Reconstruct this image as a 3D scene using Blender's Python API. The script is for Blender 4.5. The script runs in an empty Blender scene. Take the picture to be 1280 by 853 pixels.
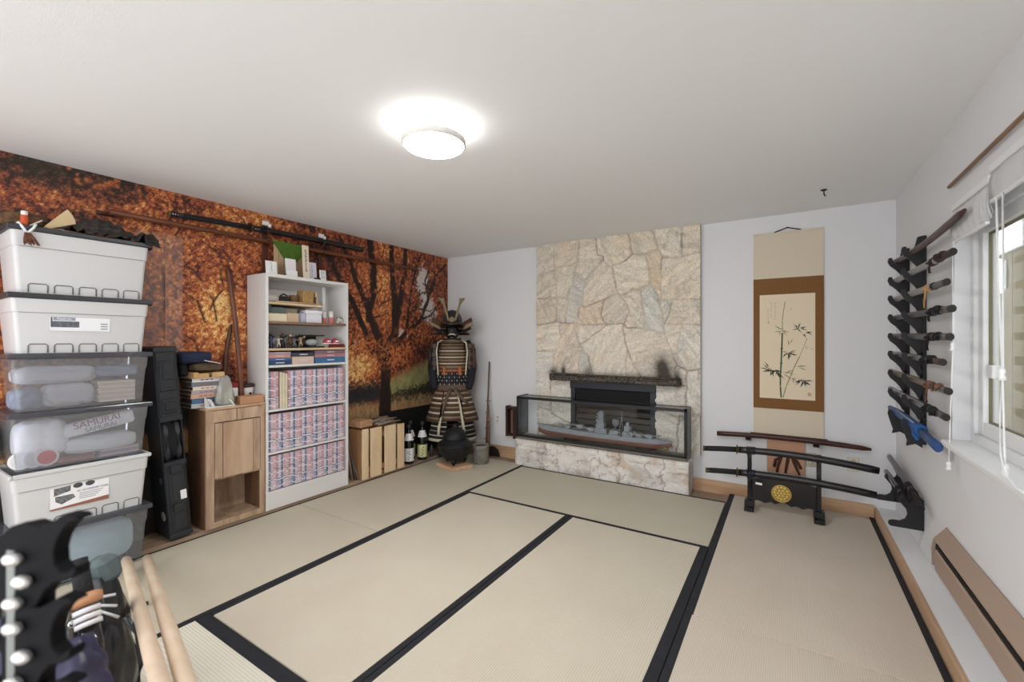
import bpy, bmesh, math, random
import numpy as np
from mathutils import Vector, Matrix, Euler

random.seed(7)
SC = bpy.context.scene
COL = SC.collection

# ---------------------------------------------------------------- camera, world, exposure
CAM_H = 1.37
cam_d = bpy.data.cameras.new('camera')
cam = bpy.data.objects.new('camera', cam_d)
COL.objects.link(cam)
cam.location = (0.0, 0.0, CAM_H)
cam.rotation_euler = (math.radians(90), 0, math.radians(32.3))
cam_d.sensor_width = 36.0
cam_d.lens = 36.0 * 546.0 / 1280.0
cam_d.clip_start = 0.02
cam_d.dof.use_dof = True
cam_d.dof.focus_distance = 3.4
cam_d.dof.aperture_fstop = 1.9
SC.camera = cam

world = bpy.data.worlds.new('world')
SC.world = world
world.use_nodes = True
bg = world.node_tree.nodes['Background']
bg.inputs[0].default_value = (0.985, 0.99, 1.0, 1)
bg.inputs[1].default_value = 1.0
SC.view_settings.view_transform = 'Standard'
SC.view_settings.look = 'None'
SC.view_settings.exposure = 1.5
SC.view_settings.gamma = 1.0
SC.view_settings.use_curve_mapping = False
LAMP_DISC = 36.0        # ceiling lamp, emission of the opal bowl
LAMP_DRUM = 6.0         # ceiling lamp, emission of the upper opal drum

# ---------------------------------------------------------------- room dimensions (metres)
XL, XR, YB, ZC = -3.71, 0.686, 4.32, 2.435
YF = -1.2               # the room goes on behind the camera; open there
MAT_Z = 0.02

# ---------------------------------------------------------------- materials
def lin(c):
    return tuple(((v / 255.0) / 12.92 if v <= 10 else (((v / 255.0) + 0.055) / 1.055) ** 2.4) for v in c)

MATS = {}
def M(name, rgb, rough=0.6, metal=0.0, var=0.0, scale=8.0, bump=0.0, bscale=None, rgb2=None, stretch=None, spec=0.5, coat=0.0, detail=4.0, trans=0.0):
    """principled material; var mixes the colour towards rgb2 (or a darker self) with object-space noise"""
    if name in MATS: return MATS[name]
    m = bpy.data.materials.new(name); m.use_nodes = True
    nt = m.node_tree; N = nt.nodes; L = nt.links
    b = N['Principled BSDF']
    c = lin(rgb)
    b.inputs['Base Color'].default_value = (*c, 1)
    b.inputs['Roughness'].default_value = rough
    b.inputs['Metallic'].default_value = metal
    b.inputs['Specular IOR Level'].default_value = spec
    b.inputs['Coat Weight'].default_value = coat
    if var > 0 or bump > 0:
        tc = N.new('ShaderNodeTexCoord'); mp = N.new('ShaderNodeMapping')
        L.new(tc.outputs['Object'], mp.inputs[0])
        if stretch: mp.inputs['Scale'].default_value = stretch
        nz = N.new('ShaderNodeTexNoise'); nz.inputs['Scale'].default_value = scale; nz.inputs['Detail'].default_value = detail
        L.new(mp.outputs[0], nz.inputs['Vector'])
        if var > 0:
            c2 = lin(rgb2) if rgb2 else tuple(v * 0.5 for v in c)
            rp = N.new('ShaderNodeValToRGB')
            rp.color_ramp.elements[0].position = 0.35; rp.color_ramp.elements[1].position = 0.68
            rp.color_ramp.elements[0].color = (*c, 1)
            rp.color_ramp.elements[1].color = (*[a + (d - a) * var for a, d in zip(c, c2)], 1)
            L.new(nz.outputs['Fac'], rp.inputs[0]); L.new(rp.outputs[0], b.inputs['Base Color'])
        if bump > 0:
            bp = N.new('ShaderNodeBump'); bp.inputs['Strength'].default_value = bump; bp.inputs['Distance'].default_value = 0.01
            n2 = nz
            if bscale:
                n2 = N.new('ShaderNodeTexNoise'); n2.inputs['Scale'].default_value = bscale; n2.inputs['Detail'].default_value = 5
                L.new(mp.outputs[0], n2.inputs['Vector'])
            L.new(n2.outputs['Fac'], bp.inputs['Height']); L.new(bp.outputs[0], b.inputs['Normal'])
    MATS[name] = m
    return m

def M_vc(name, rough=0.8, attr='Col', var=0.0, scale=60.0, bump=0.0, bscale=40.0, spec=0.3):
    """material that reads a printed / natural colour stored per vertex"""
    m = bpy.data.materials.new(name); m.use_nodes = True
    nt = m.node_tree; N = nt.nodes; L = nt.links; b = N['Principled BSDF']
    a = N.new('ShaderNodeVertexColor'); a.layer_name = attr
    b.inputs['Roughness'].default_value = rough; b.inputs['Specular IOR Level'].default_value = spec
    tc = N.new('ShaderNodeTexCoord')
    if var > 0:
        nz = N.new('ShaderNodeTexNoise'); nz.inputs['Scale'].default_value = scale; nz.inputs['Detail'].default_value = 3
        L.new(tc.outputs['Object'], nz.inputs['Vector'])
        mr = N.new('ShaderNodeMapRange'); mr.inputs[1].default_value = 0.3; mr.inputs[2].default_value = 0.7
        mr.inputs[3].default_value = 1 - var; mr.inputs[4].default_value = 1 + var
        L.new(nz.outputs['Fac'], mr.inputs[0])
        mx = N.new('ShaderNodeVectorMath'); mx.operation = 'SCALE'
        L.new(a.outputs[0], mx.inputs[0]); L.new(mr.outputs[0], mx.inputs['Scale'])
        L.new(mx.outputs[0], b.inputs['Base Color'])
    else:
        L.new(a.outputs[0], b.inputs['Base Color'])
    if bump > 0:
        n2 = N.new('ShaderNodeTexNoise'); n2.inputs['Scale'].default_value = bscale; n2.inputs['Detail'].default_value = 6
        L.new(tc.outputs['Object'], n2.inputs['Vector'])
        bp = N.new('ShaderNodeBump'); bp.inputs['Strength'].default_value = bump; bp.inputs['Distance'].default_value = 0.01
        L.new(n2.outputs['Fac'], bp.inputs['Height']); L.new(bp.outputs[0], b.inputs['Normal'])
    MATS[name] = m
    return m

def M_clear(name, tint=(255, 255, 255), haze=0.0, hazecol=(225, 228, 235), refl=1.0, rough=0.03, bump=0.0, bscale=20):
    """thin clear sheet: transparent + Fresnel gloss, optionally milky"""
    m = bpy.data.materials.new(name); m.use_nodes = True
    nt = m.node_tree; N = nt.nodes; L = nt.links
    N.remove(N['Principled BSDF'])
    out = N['Material Output']
    t = N.new('ShaderNodeBsdfTransparent'); t.inputs[0].default_value = (*lin(tint), 1)
    g = N.new('ShaderNodeBsdfGlossy'); g.inputs['Roughness'].default_value = rough
    lw = N.new('ShaderNodeFresnel'); lw.inputs['IOR'].default_value = 1.45
    if bump > 0:
        tc = N.new('ShaderNodeTexCoord'); nz = N.new('ShaderNodeTexNoise'); nz.inputs['Scale'].default_value = bscale
        L.new(tc.outputs['Object'], nz.inputs['Vector'])
        bp = N.new('ShaderNodeBump'); bp.inputs['Strength'].default_value = bump; bp.inputs['Distance'].default_value = 0.02
        L.new(nz.outputs['Fac'], bp.inputs['Height']); L.new(bp.outputs[0], g.inputs['Normal'])
    mu = N.new('ShaderNodeMath'); mu.operation = 'MULTIPLY'; mu.inputs[1].default_value = refl
    L.new(lw.outputs[0], mu.inputs[0])
    base = t
    if haze > 0:
        d = N.new('ShaderNodeBsdfDiffuse'); d.inputs[0].default_value = (*lin(hazecol), 1)
        tr = N.new('ShaderNodeBsdfTranslucent'); tr.inputs[0].default_value = (*lin(hazecol), 1)
        m0 = N.new('ShaderNodeMixShader'); m0.inputs[0].default_value = 0.4
        L.new(d.outputs[0], m0.inputs[1]); L.new(tr.outputs[0], m0.inputs[2])
        m1 = N.new('ShaderNodeMixShader'); m1.inputs[0].default_value = haze
        L.new(t.outputs[0], m1.inputs[1]); L.new(m0.outputs[0], m1.inputs[2]); base = m1
    mx = N.new('ShaderNodeMixShader')
    L.new(mu.outputs[0], mx.inputs[0]); L.new(base.outputs[0], mx.inputs[1]); L.new(g.outputs[0], mx.inputs[2])
    L.new(mx.outputs[0], out.inputs[0])
    MATS[name] = m
    return m

def M_emit(name, rgb, strength):
    m = bpy.data.materials.new(name); m.use_nodes = True
    b = m.node_tree.nodes['Principled BSDF']
    b.inputs['Base Color'].default_value = (*lin((240, 240, 240)), 1)
    b.inputs['Emission Color'].default_value = (*lin(rgb), 1)
    b.inputs['Emission Strength'].default_value = strength
    MATS[name] = m
    return m

def M_wood(name, rgb, rgb2, axis='z', rough=0.5, scale=3.0, fine=14.0, spec=0.4, bump=0.05):
    """grain drawn out along one axis"""
    st = {'x': (0.12, 1, 1), 'y': (1, 0.12, 1), 'z': (1, 1, 0.12)}[axis]
    m = bpy.data.materials.new(name); m.use_nodes = True
    nt = m.node_tree; N = nt.nodes; L = nt.links; b = N['Principled BSDF']
    b.inputs['Roughness'].default_value = rough; b.inputs['Specular IOR Level'].default_value = spec
    tc = N.new('ShaderNodeTexCoord'); mp = N.new('ShaderNodeMapping'); mp.inputs['Scale'].default_value = st
    L.new(tc.outputs['Object'], mp.inputs[0])
    nz = N.new('ShaderNodeTexNoise'); nz.inputs['Scale'].default_value = fine; nz.inputs['Detail'].default_value = 6; nz.inputs['Distortion'].default_value = 0.6
    L.new(mp.outputs[0], nz.inputs['Vector'])
    n2 = N.new('ShaderNodeTexNoise'); n2.inputs['Scale'].default_value = fine * 6; n2.inputs['Detail'].default_value = 2
    L.new(mp.outputs[0], n2.inputs['Vector'])
    ad = N.new('ShaderNodeMath'); ad.operation = 'MULTIPLY_ADD'; ad.inputs[1].default_value = 0.3
    L.new(n2.outputs['Fac'], ad.inputs[0]); L.new(nz.outputs['Fac'], ad.inputs[2])
    rp = N.new('ShaderNodeValToRGB')
    rp.color_ramp.elements[0].position = 0.45; rp.color_ramp.elements[1].position = 0.85
    rp.color_ramp.elements[0].color = (*lin(rgb), 1); rp.color_ramp.elements[1].color = (*lin(rgb2), 1)
    L.new(ad.outputs[0], rp.inputs[0]); L.new(rp.outputs[0], b.inputs['Base Color'])
    bp = N.new('ShaderNodeBump'); bp.inputs['Strength'].default_value = bump; bp.inputs['Distance'].default_value = 0.005
    L.new(ad.outputs[0], bp.inputs['Height']); L.new(bp.outputs[0], b.inputs['Normal'])
    MATS[name] = m
    return m

def M_ribs(name, rgb, rgb2, axis='X', period=0.0115, rough=0.75):
    """woven rush: fine ribs running along the mat"""
    m = bpy.data.materials.new(name); m.use_nodes = True
    nt = m.node_tree; N = nt.nodes; L = nt.links; b = N['Principled BSDF']
    b.inputs['Roughness'].default_value = rough; b.inputs['Specular IOR Level'].default_value = 0.25
    tc = N.new('ShaderNodeTexCoord')
    wv = N.new('ShaderNodeTexWave'); wv.wave_type = 'BANDS'; wv.bands_direction = axis
    wv.inputs['Scale'].default_value = 2 * math.pi / (20 * period); wv.inputs['Distortion'].default_value = 0.35
    wv.inputs['Detail'].default_value = 1.0; wv.inputs['Detail Scale'].default_value = 4.0
    L.new(tc.outputs['Object'], wv.inputs['Vector'])
    other = 'Y' if axis == 'X' else 'X'
    w2 = N.new('ShaderNodeTexWave'); w2.wave_type = 'BANDS'; w2.bands_direction = other
    w2.inputs['Scale'].default_value = 2 * math.pi / (20 * 0.006); w2.inputs['Distortion'].default_value = 2.0
    L.new(tc.outputs['Object'], w2.inputs['Vector'])
    nz = N.new('ShaderNodeTexNoise'); nz.inputs['Scale'].default_value = 2.2; nz.inputs['Detail'].default_value = 5
    L.new(tc.outputs['Object'], nz.inputs['Vector'])
    a1 = N.new('ShaderNodeMath'); a1.operation = 'MULTIPLY_ADD'; a1.inputs[1].default_value = 0.55
    L.new(wv.outputs['Fac'], a1.inputs[0])
    a2 = N.new('ShaderNodeMath'); a2.operation = 'MULTIPLY_ADD'; a2.inputs[1].default_value = 0.2
    L.new(w2.outputs['Fac'], a2.inputs[0])
    a3 = N.new('ShaderNodeMath'); a3.operation = 'MULTIPLY'; a3.inputs[1].default_value = 0.5
    L.new(nz.outputs['Fac'], a3.inputs[0]); L.new(a3.outputs[0], a2.inputs[2]); L.new(a2.outputs[0], a1.inputs[2])
    rp = N.new('ShaderNodeValToRGB')
    rp.color_ramp.elements[0].position = 0.2; rp.color_ramp.elements[1].position = 0.75
    rp.color_ramp.elements[0].color = (*lin(rgb2), 1); rp.color_ramp.elements[1].color = (*lin(rgb), 1)
    L.new(a1.outputs[0], rp.inputs[0]); L.new(rp.outputs[0], b.inputs['Base Color'])
    bp = N.new('ShaderNodeBump'); bp.inputs['Strength'].default_value = 0.25; bp.inputs['Distance'].default_value = 0.003
    L.new(wv.outputs['Fac'], bp.inputs['Height']); L.new(bp.outputs[0], b.inputs['Normal'])
    MATS[name] = m
    return m

# ---------------------------------------------------------------- mesh building
MTX = {}                 # object -> world matrix known while building

class MB:
    def __init__(s): s.bm = bmesh.new()
    def box(s, x0, x1, y0, y1, z0, z1, mi=0, bev=0.0, seg=1):
        v = [s.bm.verts.new(p) for p in ((x0,y0,z0),(x1,y0,z0),(x1,y1,z0),(x0,y1,z0),(x0,y0,z1),(x1,y0,z1),(x1,y1,z1),(x0,y1,z1))]
        fs = [s.bm.faces.new([v[i] for i in q]) for q in ((0,3,2,1),(4,5,6,7),(0,1,5,4),(1,2,6,5),(2,3,7,6),(3,0,4,7))]
        for f in fs: f.material_index = mi
        if bev > 0:
            es = list({e for f in fs for e in f.edges})
            r = bmesh.ops.bevel(s.bm, geom=es, offset=bev, segments=seg, affect='EDGES', profile=0.5)
            for f in r['faces']: f.material_index = mi
            vs = list({v for f in r['faces'] for v in f.verts} | {w for w in v if w.is_valid})
            return vs
        return v
    def obox(s, c, size, rot=(0,0,0), mi=0, bev=0.0, taper=None):
        """box of a size at c, turned by an euler; taper = (sx, sy) of the top face"""
        hx, hy, hz = size[0]/2, size[1]/2, size[2]/2
        n0 = set(s.bm.verts)
        s.box(-hx, hx, -hy, hy, -hz, hz, mi, bev)
        nv = [w for w in s.bm.verts if w not in n0]
        R = Euler(rot).to_matrix()
        for w in nv:
            p = w.co.copy()
            if taper:
                k = (p.z + hz) / (2*hz)
                p.x *= 1 + (taper[0]-1)*k; p.y *= 1 + (taper[1]-1)*k
            w.co = R @ p + Vector(c)
        return nv
    def tube(s, pts, rad, seg=8, mi=0, cap=True, flat=1.0, up=(0,0,1), mis=None):
        """swept tube; rad a number or list; flat scales the half-width along up"""
        pts = [Vector(p) for p in pts]; n = len(pts)
        if not isinstance(rad, (list, tuple)): rad = [rad]*n
        rings = []
        upv = Vector(up)
        for i, p in enumerate(pts):
            t = (pts[min(i+1, n-1)] - pts[max(i-1, 0)]).normalized()
            u = upv - t * upv.dot(t)
            if u.length < 1e-4: u = Vector((1,0,0)) - t * t.x
            if u.length < 1e-4: u = Vector((0,1,0)) - t * t.y
            u.normalize(); w = t.cross(u)
            rings.append([s.bm.verts.new(p + w*(math.cos(a)*rad[i]) + u*(math.sin(a)*rad[i]*flat)) for a in [2*math.pi*k/seg for k in range(seg)]])
        for i in range(n-1):
            for k in range(seg):
                f = s.bm.faces.new((rings[i][k], rings[i][(k+1)%seg], rings[i+1][(k+1)%seg], rings[i+1][k]))
                f.material_index = mis[i] if mis else mi; f.smooth = True
        if cap:
            f = s.bm.faces.new(list(reversed(rings[0]))); f.material_index = mis[0] if mis else mi
            f = s.bm.faces.new(rings[-1]); f.material_index = mis[-1] if mis else mi
        return rings
    def cyl(s, p0, p1, r0, r1=None, seg=16, mi=0):
        return s.tube([p0, p1], [r0, r0 if r1 is None else r1], seg, mi)
    def lathe(s, prof, c=(0,0,0), seg=24, sx=1.0, sy=1.0, mis=None, a0=0.0, a1=None, cap=False, mi=0):
        full = a1 is None
        m = seg if full else seg + 1
        ang = [a0 + (2*math.pi if full else (a1-a0)) * k/seg for k in range(m)]
        rings = [[s.bm.verts.new((c[0]+r*sx*math.cos(a), c[1]+r*sy*math.sin(a), c[2]+z)) for a in ang] for r, z in prof]
        for i in range(len(prof)-1):
            for k in range(seg):
                q = (rings[i][k], rings[i][(k+1) % m], rings[i+1][(k+1) % m], rings[i+1][k])
                try: f = s.bm.faces.new(q)
                except ValueError: continue
                f.material_index = mis[i] if mis else mi; f.smooth = True
        if cap and full:
            s.bm.faces.new(list(reversed(rings[0]))).material_index = mis[0] if mis else mi
            s.bm.faces.new(rings[-1]).material_index = mis[-1] if mis else mi
        return rings
    def prism(s, poly, axis, d0, d1, mi=0, bev=0.0):
        """polygon in the plane across axis ('x': (y,z), 'y': (x,z), 'z': (x,y)), swept from d0 to d1"""
        def P(a, b, d):
            return {'x': (d, a, b), 'y': (a, d, b), 'z': (a, b, d)}[axis]
        lo = [s.bm.verts.new(P(a, b, d0)) for a, b in poly]
        hi = [s.bm.verts.new(P(a, b, d1)) for a, b in poly]
        fs = [s.bm.faces.new(lo), s.bm.faces.new(list(reversed(hi)))]
        n = len(poly)
        for i in range(n):
            fs.append(s.bm.faces.new((lo[i], hi[i], hi[(i+1)%n], lo[(i+1)%n])))
        for f in fs: f.material_index = mi
        bmesh.ops.recalc_face_normals(s.bm, faces=fs)
        if bev > 0:
            es = list({e for f in fs for e in f.edges})
            r = bmesh.ops.bevel(s.bm, geom=es, offset=bev, segments=1, affect='EDGES', profile=0.5)
            for f in r['faces']: f.material_index = mi
        return lo + hi
    def quad(s, pts, mi=0):
        f = s.bm.faces.new([s.bm.verts.new(p) for p in pts]); f.material_index = mi; return f
    def ball(s, c, r, seg=12, rings=8, sc=(1,1,1), mi=0, jit=0.0, rng=random):
        r0 = len(s.bm.verts)
        ret = bmesh.ops.create_uvsphere(s.bm, u_segments=seg, v_segments=rings, radius=1.0)
        for v in ret['verts']:
            k = 1 + (rng.uniform(-jit, jit) if jit else 0)
            v.co = Vector((c[0]+v.co.x*r*sc[0]*k, c[1]+v.co.y*r*sc[1]*k, c[2]+v.co.z*r*sc[2]*k))
        for f in {f for v in ret['verts'] for f in v.link_faces}: f.material_index = mi; f.smooth = True
    def sheet(s, fn, nu, nv, thick=0.0, mi=0):
        """grid surface fn(u, v) -> point, u and v in 0..1; doubled with a thickness when asked"""
        G = [[s.bm.verts.new(fn(i/nu, j/nv)) for j in range(nv+1)] for i in range(nu+1)]
        fs = []
        for i in range(nu):
            for j in range(nv):
                f = s.bm.faces.new((G[i][j], G[i+1][j], G[i+1][j+1], G[i][j+1])); f.smooth = True; f.material_index = mi; fs.append(f)
        if thick:
            bmesh.ops.recalc_face_normals(s.bm, faces=fs)
            r = bmesh.ops.solidify(s.bm, geom=fs, thickness=thick)
            for g in r['geom']:
                if isinstance(g, bmesh.types.BMFace): g.smooth = True; g.material_index = mi
        return G
    def build(s, name, mats, parent=None, local=False, smooth=None, base=None, recalc=True):
        me = bpy.data.meshes.new(name)
        if recalc: bmesh.ops.recalc_face_normals(s.bm, faces=s.bm.faces[:])
        ob = bpy.data.objects.new(name, me)
        COL.objects.link(ob)
        if parent is not None:
            ob.parent = parent
            if not local:
                inv = MTX[parent].inverted()
                bmesh.ops.transform(s.bm, matrix=inv, verts=s.bm.verts[:])
            MTX[ob] = MTX[parent]
        else:
            if base is None and s.bm.verts:
                xs = [v.co for v in s.bm.verts]
                base = ((min(p.x for p in xs)+max(p.x for p in xs))/2, (min(p.y for p in xs)+max(p.y for p in xs))/2, min(p.z for p in xs))
            Tm = Matrix.Translation(base)
            bmesh.ops.transform(s.bm, matrix=Tm.inverted(), verts=s.bm.verts[:])
            ob.location = base
            MTX[ob] = Tm
        s.bm.to_mesh(me); s.bm.free()
        if not isinstance(mats, (list, tuple)): mats = [mats]
        for m in mats: me.materials.append(m)
        if smooth is not None:
            for p in me.polygons: p.use_smooth = True
            me.set_sharp_from_angle(angle=math.radians(smooth))
        return ob

def tag(o, label, cat, group=None, kind=None):
    o['label'] = label; o['category'] = cat
    if group: o['group'] = group
    if kind: o['kind'] = kind
    return o
def thing(name, label, cat, loc=(0,0,0), rot=(0,0,0), group=None):
    o = bpy.data.objects.new(name, None); COL.objects.link(o)
    o.empty_display_size = 0.1
    if not isinstance(rot, (tuple, list)): rot = (0, 0, rot)
    o.location = loc; o.rotation_euler = rot
    MTX[o] = Matrix.Translation(loc) @ Euler(rot).to_matrix().to_4x4()
    return tag(o, label, cat, group)
def struct(o, label=None):
    o['kind'] = 'structure'
    if label: o['label'] = label
    return o
def place(o, loc, rotz=None):
    o.location = loc
    if rotz is not None: o.rotation_euler[2] = rotz
    MTX[o] = Matrix.Translation(loc) @ o.rotation_euler.to_matrix().to_4x4()
def copy_tree(o, label=None, group=None):
    r = o.copy(); COL.objects.link(r)
    if label: r['label'] = label
    if group: r['group'] = group
    for ch in list(o.children):
        c = ch.copy(); COL.objects.link(c); c.parent = r
        for g in list(ch.children):
            d = g.copy(); COL.objects.link(d); d.parent = c
    MTX[r] = MTX[o]
    return r
def lettering(body, size, mat, parent, matrix, name='lettering', align='CENTER', extrude=0.0004):
    cu = bpy.data.curves.new('text', 'FONT'); cu.body = body; cu.size = size; cu.align_x = align; cu.align_y = 'CENTER'; cu.extrude = extrude
    t = bpy.data.objects.new('text', cu); COL.objects.link(t)
    dg = bpy.context.evaluated_depsgraph_get()
    me = bpy.data.meshes.new_from_object(t.evaluated_get(dg))
    bpy.data.objects.remove(t); bpy.data.curves.remove(cu)
    me.transform(MTX[parent].inverted() @ matrix)
    me.materials.clear(); me.materials.append(mat)
    o = bpy.data.objects.new(name, me); COL.objects.link(o); o.parent = parent; MTX[o] = MTX[parent]
    return o
# text frames: +X-facing wall (left wall things), -Y-facing wall (back wall things)
def face_px(x, y, z, tilt=0.0): return Matrix.Translation((x, y, z)) @ Euler((math.radians(90), 0, math.radians(90))).to_matrix().to_4x4() @ Matrix.Rotation(tilt, 4, 'Z')
def face_my(x, y, z): return Matrix.Translation((x, y, z)) @ Euler((math.radians(90), 0, 0)).to_matrix().to_4x4()

def grid_mesh(name, pts, cols, nu, nv, mat, parent=None, keep=None):
    """vertex grid (numpy) with a colour per vertex; keep masks the quads"""
    me = bpy.data.meshes.new(name)
    idx = np.arange((nu+1)*(nv+1)).reshape(nu+1, nv+1)
    q = np.stack([idx[:-1,:-1], idx[1:,:-1], idx[1:,1:], idx[:-1,1:]], -1).reshape(-1, 4)
    if keep is not None: q = q[keep.reshape(-1)]
    n = len(q)
    me.vertices.add(len(pts)); me.vertices.foreach_set('co', np.asarray(pts, np.float32).reshape(-1))
    me.loops.add(n*4); me.loops.foreach_set('vertex_index', q.reshape(-1).astype(np.int32))
    me.polygons.add(n); me.polygons.foreach_set('loop_start', (np.arange(n)*4).astype(np.int32))
    me.polygons.foreach_set('use_smooth', np.ones(n, bool))
    me.update(calc_edges=True)
    ca = me.color_attributes.new('Col', 'FLOAT_COLOR', 'POINT')
    c4 = np.concatenate([cols, np.ones((len(cols), 1))], 1).astype(np.float32)
    ca.data.foreach_set('color', c4.reshape(-1))
    me.materials.append(mat)
    o = bpy.data.objects.new(name, me); COL.objects.link(o)
    if parent is not None: o.parent = parent; MTX[o] = MTX[parent]
    else: MTX[o] = Matrix.Identity(4)
    return o

def np_noise(x, y, seed=0, octaves=4, freq=1.0, gain=0.5):
    """value noise, 0..1"""
    rng = np.random.RandomState(seed)
    out = np.zeros_like(x); amp = 1.0; tot = 0
    for o in range(octaves):
        T = rng.rand(64, 64)
        fx = x*freq; fy = y*freq
        ix = np.floor(fx).astype(int); iy = np.floor(fy).astype(int)
        tx = fx-ix; ty = fy-iy
        tx = tx*tx*(3-2*tx); ty = ty*ty*(3-2*ty)
        a = T[ix % 64, iy % 64]; b = T[(ix+1) % 64, iy % 64]; c = T[ix % 64, (iy+1) % 64]; d = T[(ix+1) % 64, (iy+1) % 64]
        out += amp*((a*(1-tx)+b*tx)*(1-ty)+(c*(1-tx)+d*tx)*ty)
        tot += amp; amp *= gain; freq *= 2
    return out/tot
def linnp(c): return np.array(lin(c))
def sstep(a, b, v):
    t = np.clip((v-a)/(b-a), 0, 1); return t*t*(3-2*t)

# ---------------------------------------------------------------- shared materials
white_wall = M('white wall paint', (226, 227, 230), 0.9, bump=0.06, bscale=120, spec=0.2)
ceil_paint = M('ceiling paint', (240, 241, 242), 0.95, bump=0.1, bscale=200, spec=0.1)
white_trim = M('white gloss trim', (232, 234, 236), 0.45)
black_lac = M('black lacquer', (14, 14, 17), 0.28, coat=0.3)
black_wood = M('black painted wood', (20, 20, 26), 0.5)
black_metal = M('black metal', (18, 19, 22), 0.42, 0.3)
black_plastic = M('black plastic', (38, 41, 46), 0.5, bump=0.1, bscale=200)
black_cloth = M('black cloth', (17, 17, 20), 0.9)
paper_white = M('white paper', (238, 238, 240), 0.8)
ink = M('black ink', (30, 30, 34), 0.8)
oak = M_wood('light oak veneer', (200, 174, 148), (152, 122, 98), 'z')
oak_top = M_wood('light oak edge', (200, 170, 138), (165, 130, 100), 'y')
oak_dark = M_wood('oak side panel', (132, 98, 74), (96, 68, 50), 'z')
pine = M_wood('pine boards', (206, 172, 138), (182, 144, 110), 'x', fine=10)
pine_y = M_wood('pine trim', (208, 178, 148), (184, 150, 120), 'y', fine=10)
pale_pine = M_wood('pale planed pine', (240, 216, 182), (226, 196, 156), 'z', fine=12)
red_oak = M_wood('red brown hardwood', (128, 76, 50), (92, 50, 34), 'y', rough=0.4, fine=10)
dark_hard = M_wood('dark brown hardwood', (74, 40, 32), (48, 26, 22), 'x', rough=0.35, fine=10)
# ================================================================ THE SETTING
b = MB(); b.box(XL, XR+0.2, YF, YB+0.1, -0.1, 0.0)
struct(b.build('floor', M_wood('wood floor', (170, 148, 128), (146, 122, 104), 'y', fine=8)))
b = MB(); b.box(XL-0.1, XR+0.1, YF, YB+0.1, ZC, ZC+0.1)
struct(b.build('ceiling', ceil_paint))
b = MB(); b.box(XL-0.1, XR+0.1, YB, YB+0.1, 0, ZC)
struct(b.build('wall_back', white_wall))
b = MB(); b.box(XL-0.1, XL-0.004, YF, YB, 0, ZC)
struct(b.build('wall_left', white_wall))
WY0, WY1, WZ0, WZ1 = 0.9, 2.99, 0.885, 1.975      # window opening in the right wall
b = MB()
b.box(XR, XR+0.16, YF, WY0, 0, ZC); b.box(XR, XR+0.16, WY1, YB, 0, ZC)
b.box(XR, XR+0.16, WY0, WY1, 0, WZ0); b.box(XR, XR+0.16, WY0, WY1, WZ1, ZC)
struct(b.build('wall_right', white_wall))

# raised plank strip along the left wall, the ledge under the right wall, baseboards
b = MB(); b.box(XL, -3.437, YF, 4.13, 0.0, 0.045, bev=0.002)
struct(b.build('trim_1', M_wood('floor strip wood', (186, 160, 136), (150, 124, 104), 'y', fine=9)))
b = MB(); b.box(0.572, XR, YF, YB, 0, 0.098, bev=0.003)
struct(b.build('trim_2', M('ledge white paint', (234, 235, 236), 0.7)))
b = MB(); b.box(0.556, 0.572, YF, 4.285, 0.0, 0.1, bev=0.002)
struct(b.build('trim_3', pine_y))
b = MB(); b.box(-0.742, 0.556, 4.292, YB, 0, 0.112, bev=0.002); b.box(XL, -2.53, 4.292, YB, 0, 0.13, bev=0.002)
struct(b.build('baseboard_back', pine))

# window: frame, sash, glass, sill
wn = bpy.data.objects.new('window_1', None); COL.objects.link(wn); wn.location = (0.77, 1.95, WZ0); wn['kind'] = 'structure'
wn['label'] = 'white framed window with raised shades over a white sill'
MTX[wn] = Matrix.Translation(wn.location)
b = MB()
def ring(b, x0, x1, y0, y1, z0, z1, w, bev=0.003, mi=0):
    b.box(x0, x1, y0, y0+w, z0, z1, mi, bev); b.box(x0, x1, y1-w, y1, z0, z1, mi, bev)
    b.box(x0, x1, y0+w, y1-w, z0, z0+w, mi, bev); b.box(x0, x1, y0+w, y1-w, z1-w, z1, mi, bev)
ring(b, 0.75, 0.83, WY0, WY1, WZ0, WZ1, 0.045)
b.build('window_frame', white_trim, wn)
b = MB(); ring(b, 0.765, 0.815, WY0+0.045, WY1-0.045, WZ0+0.045, WZ1-0.045, 0.06)
b.box(0.775, 0.805, 2.975-0.045-0.115, 2.88, 1.2, 1.26, bev=0.004)
b.build('sash', white_trim, wn)
b = MB(); ring(b, 0.784, 0.796, WY0+0.1, WY1-0.1, WZ0+0.1, WZ1-0.1, 0.012, bev=0)
b.build('gasket', M('olive window seal', (120, 116, 92), 0.6), wn)
b = MB(); b.box(0.788, 0.792, WY0+0.105, WY1-0.105, WZ0+0.105, WZ1-0.105)
b.build('glass', M_clear('window glass', (252, 253, 252), refl=0.55), wn)
b = MB(); b.box(0.635, 0.765, WY0-0.02, 2.955, 0.858, 0.886, bev=0.006)
b.build('window_sill', white_trim, wn)

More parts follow.
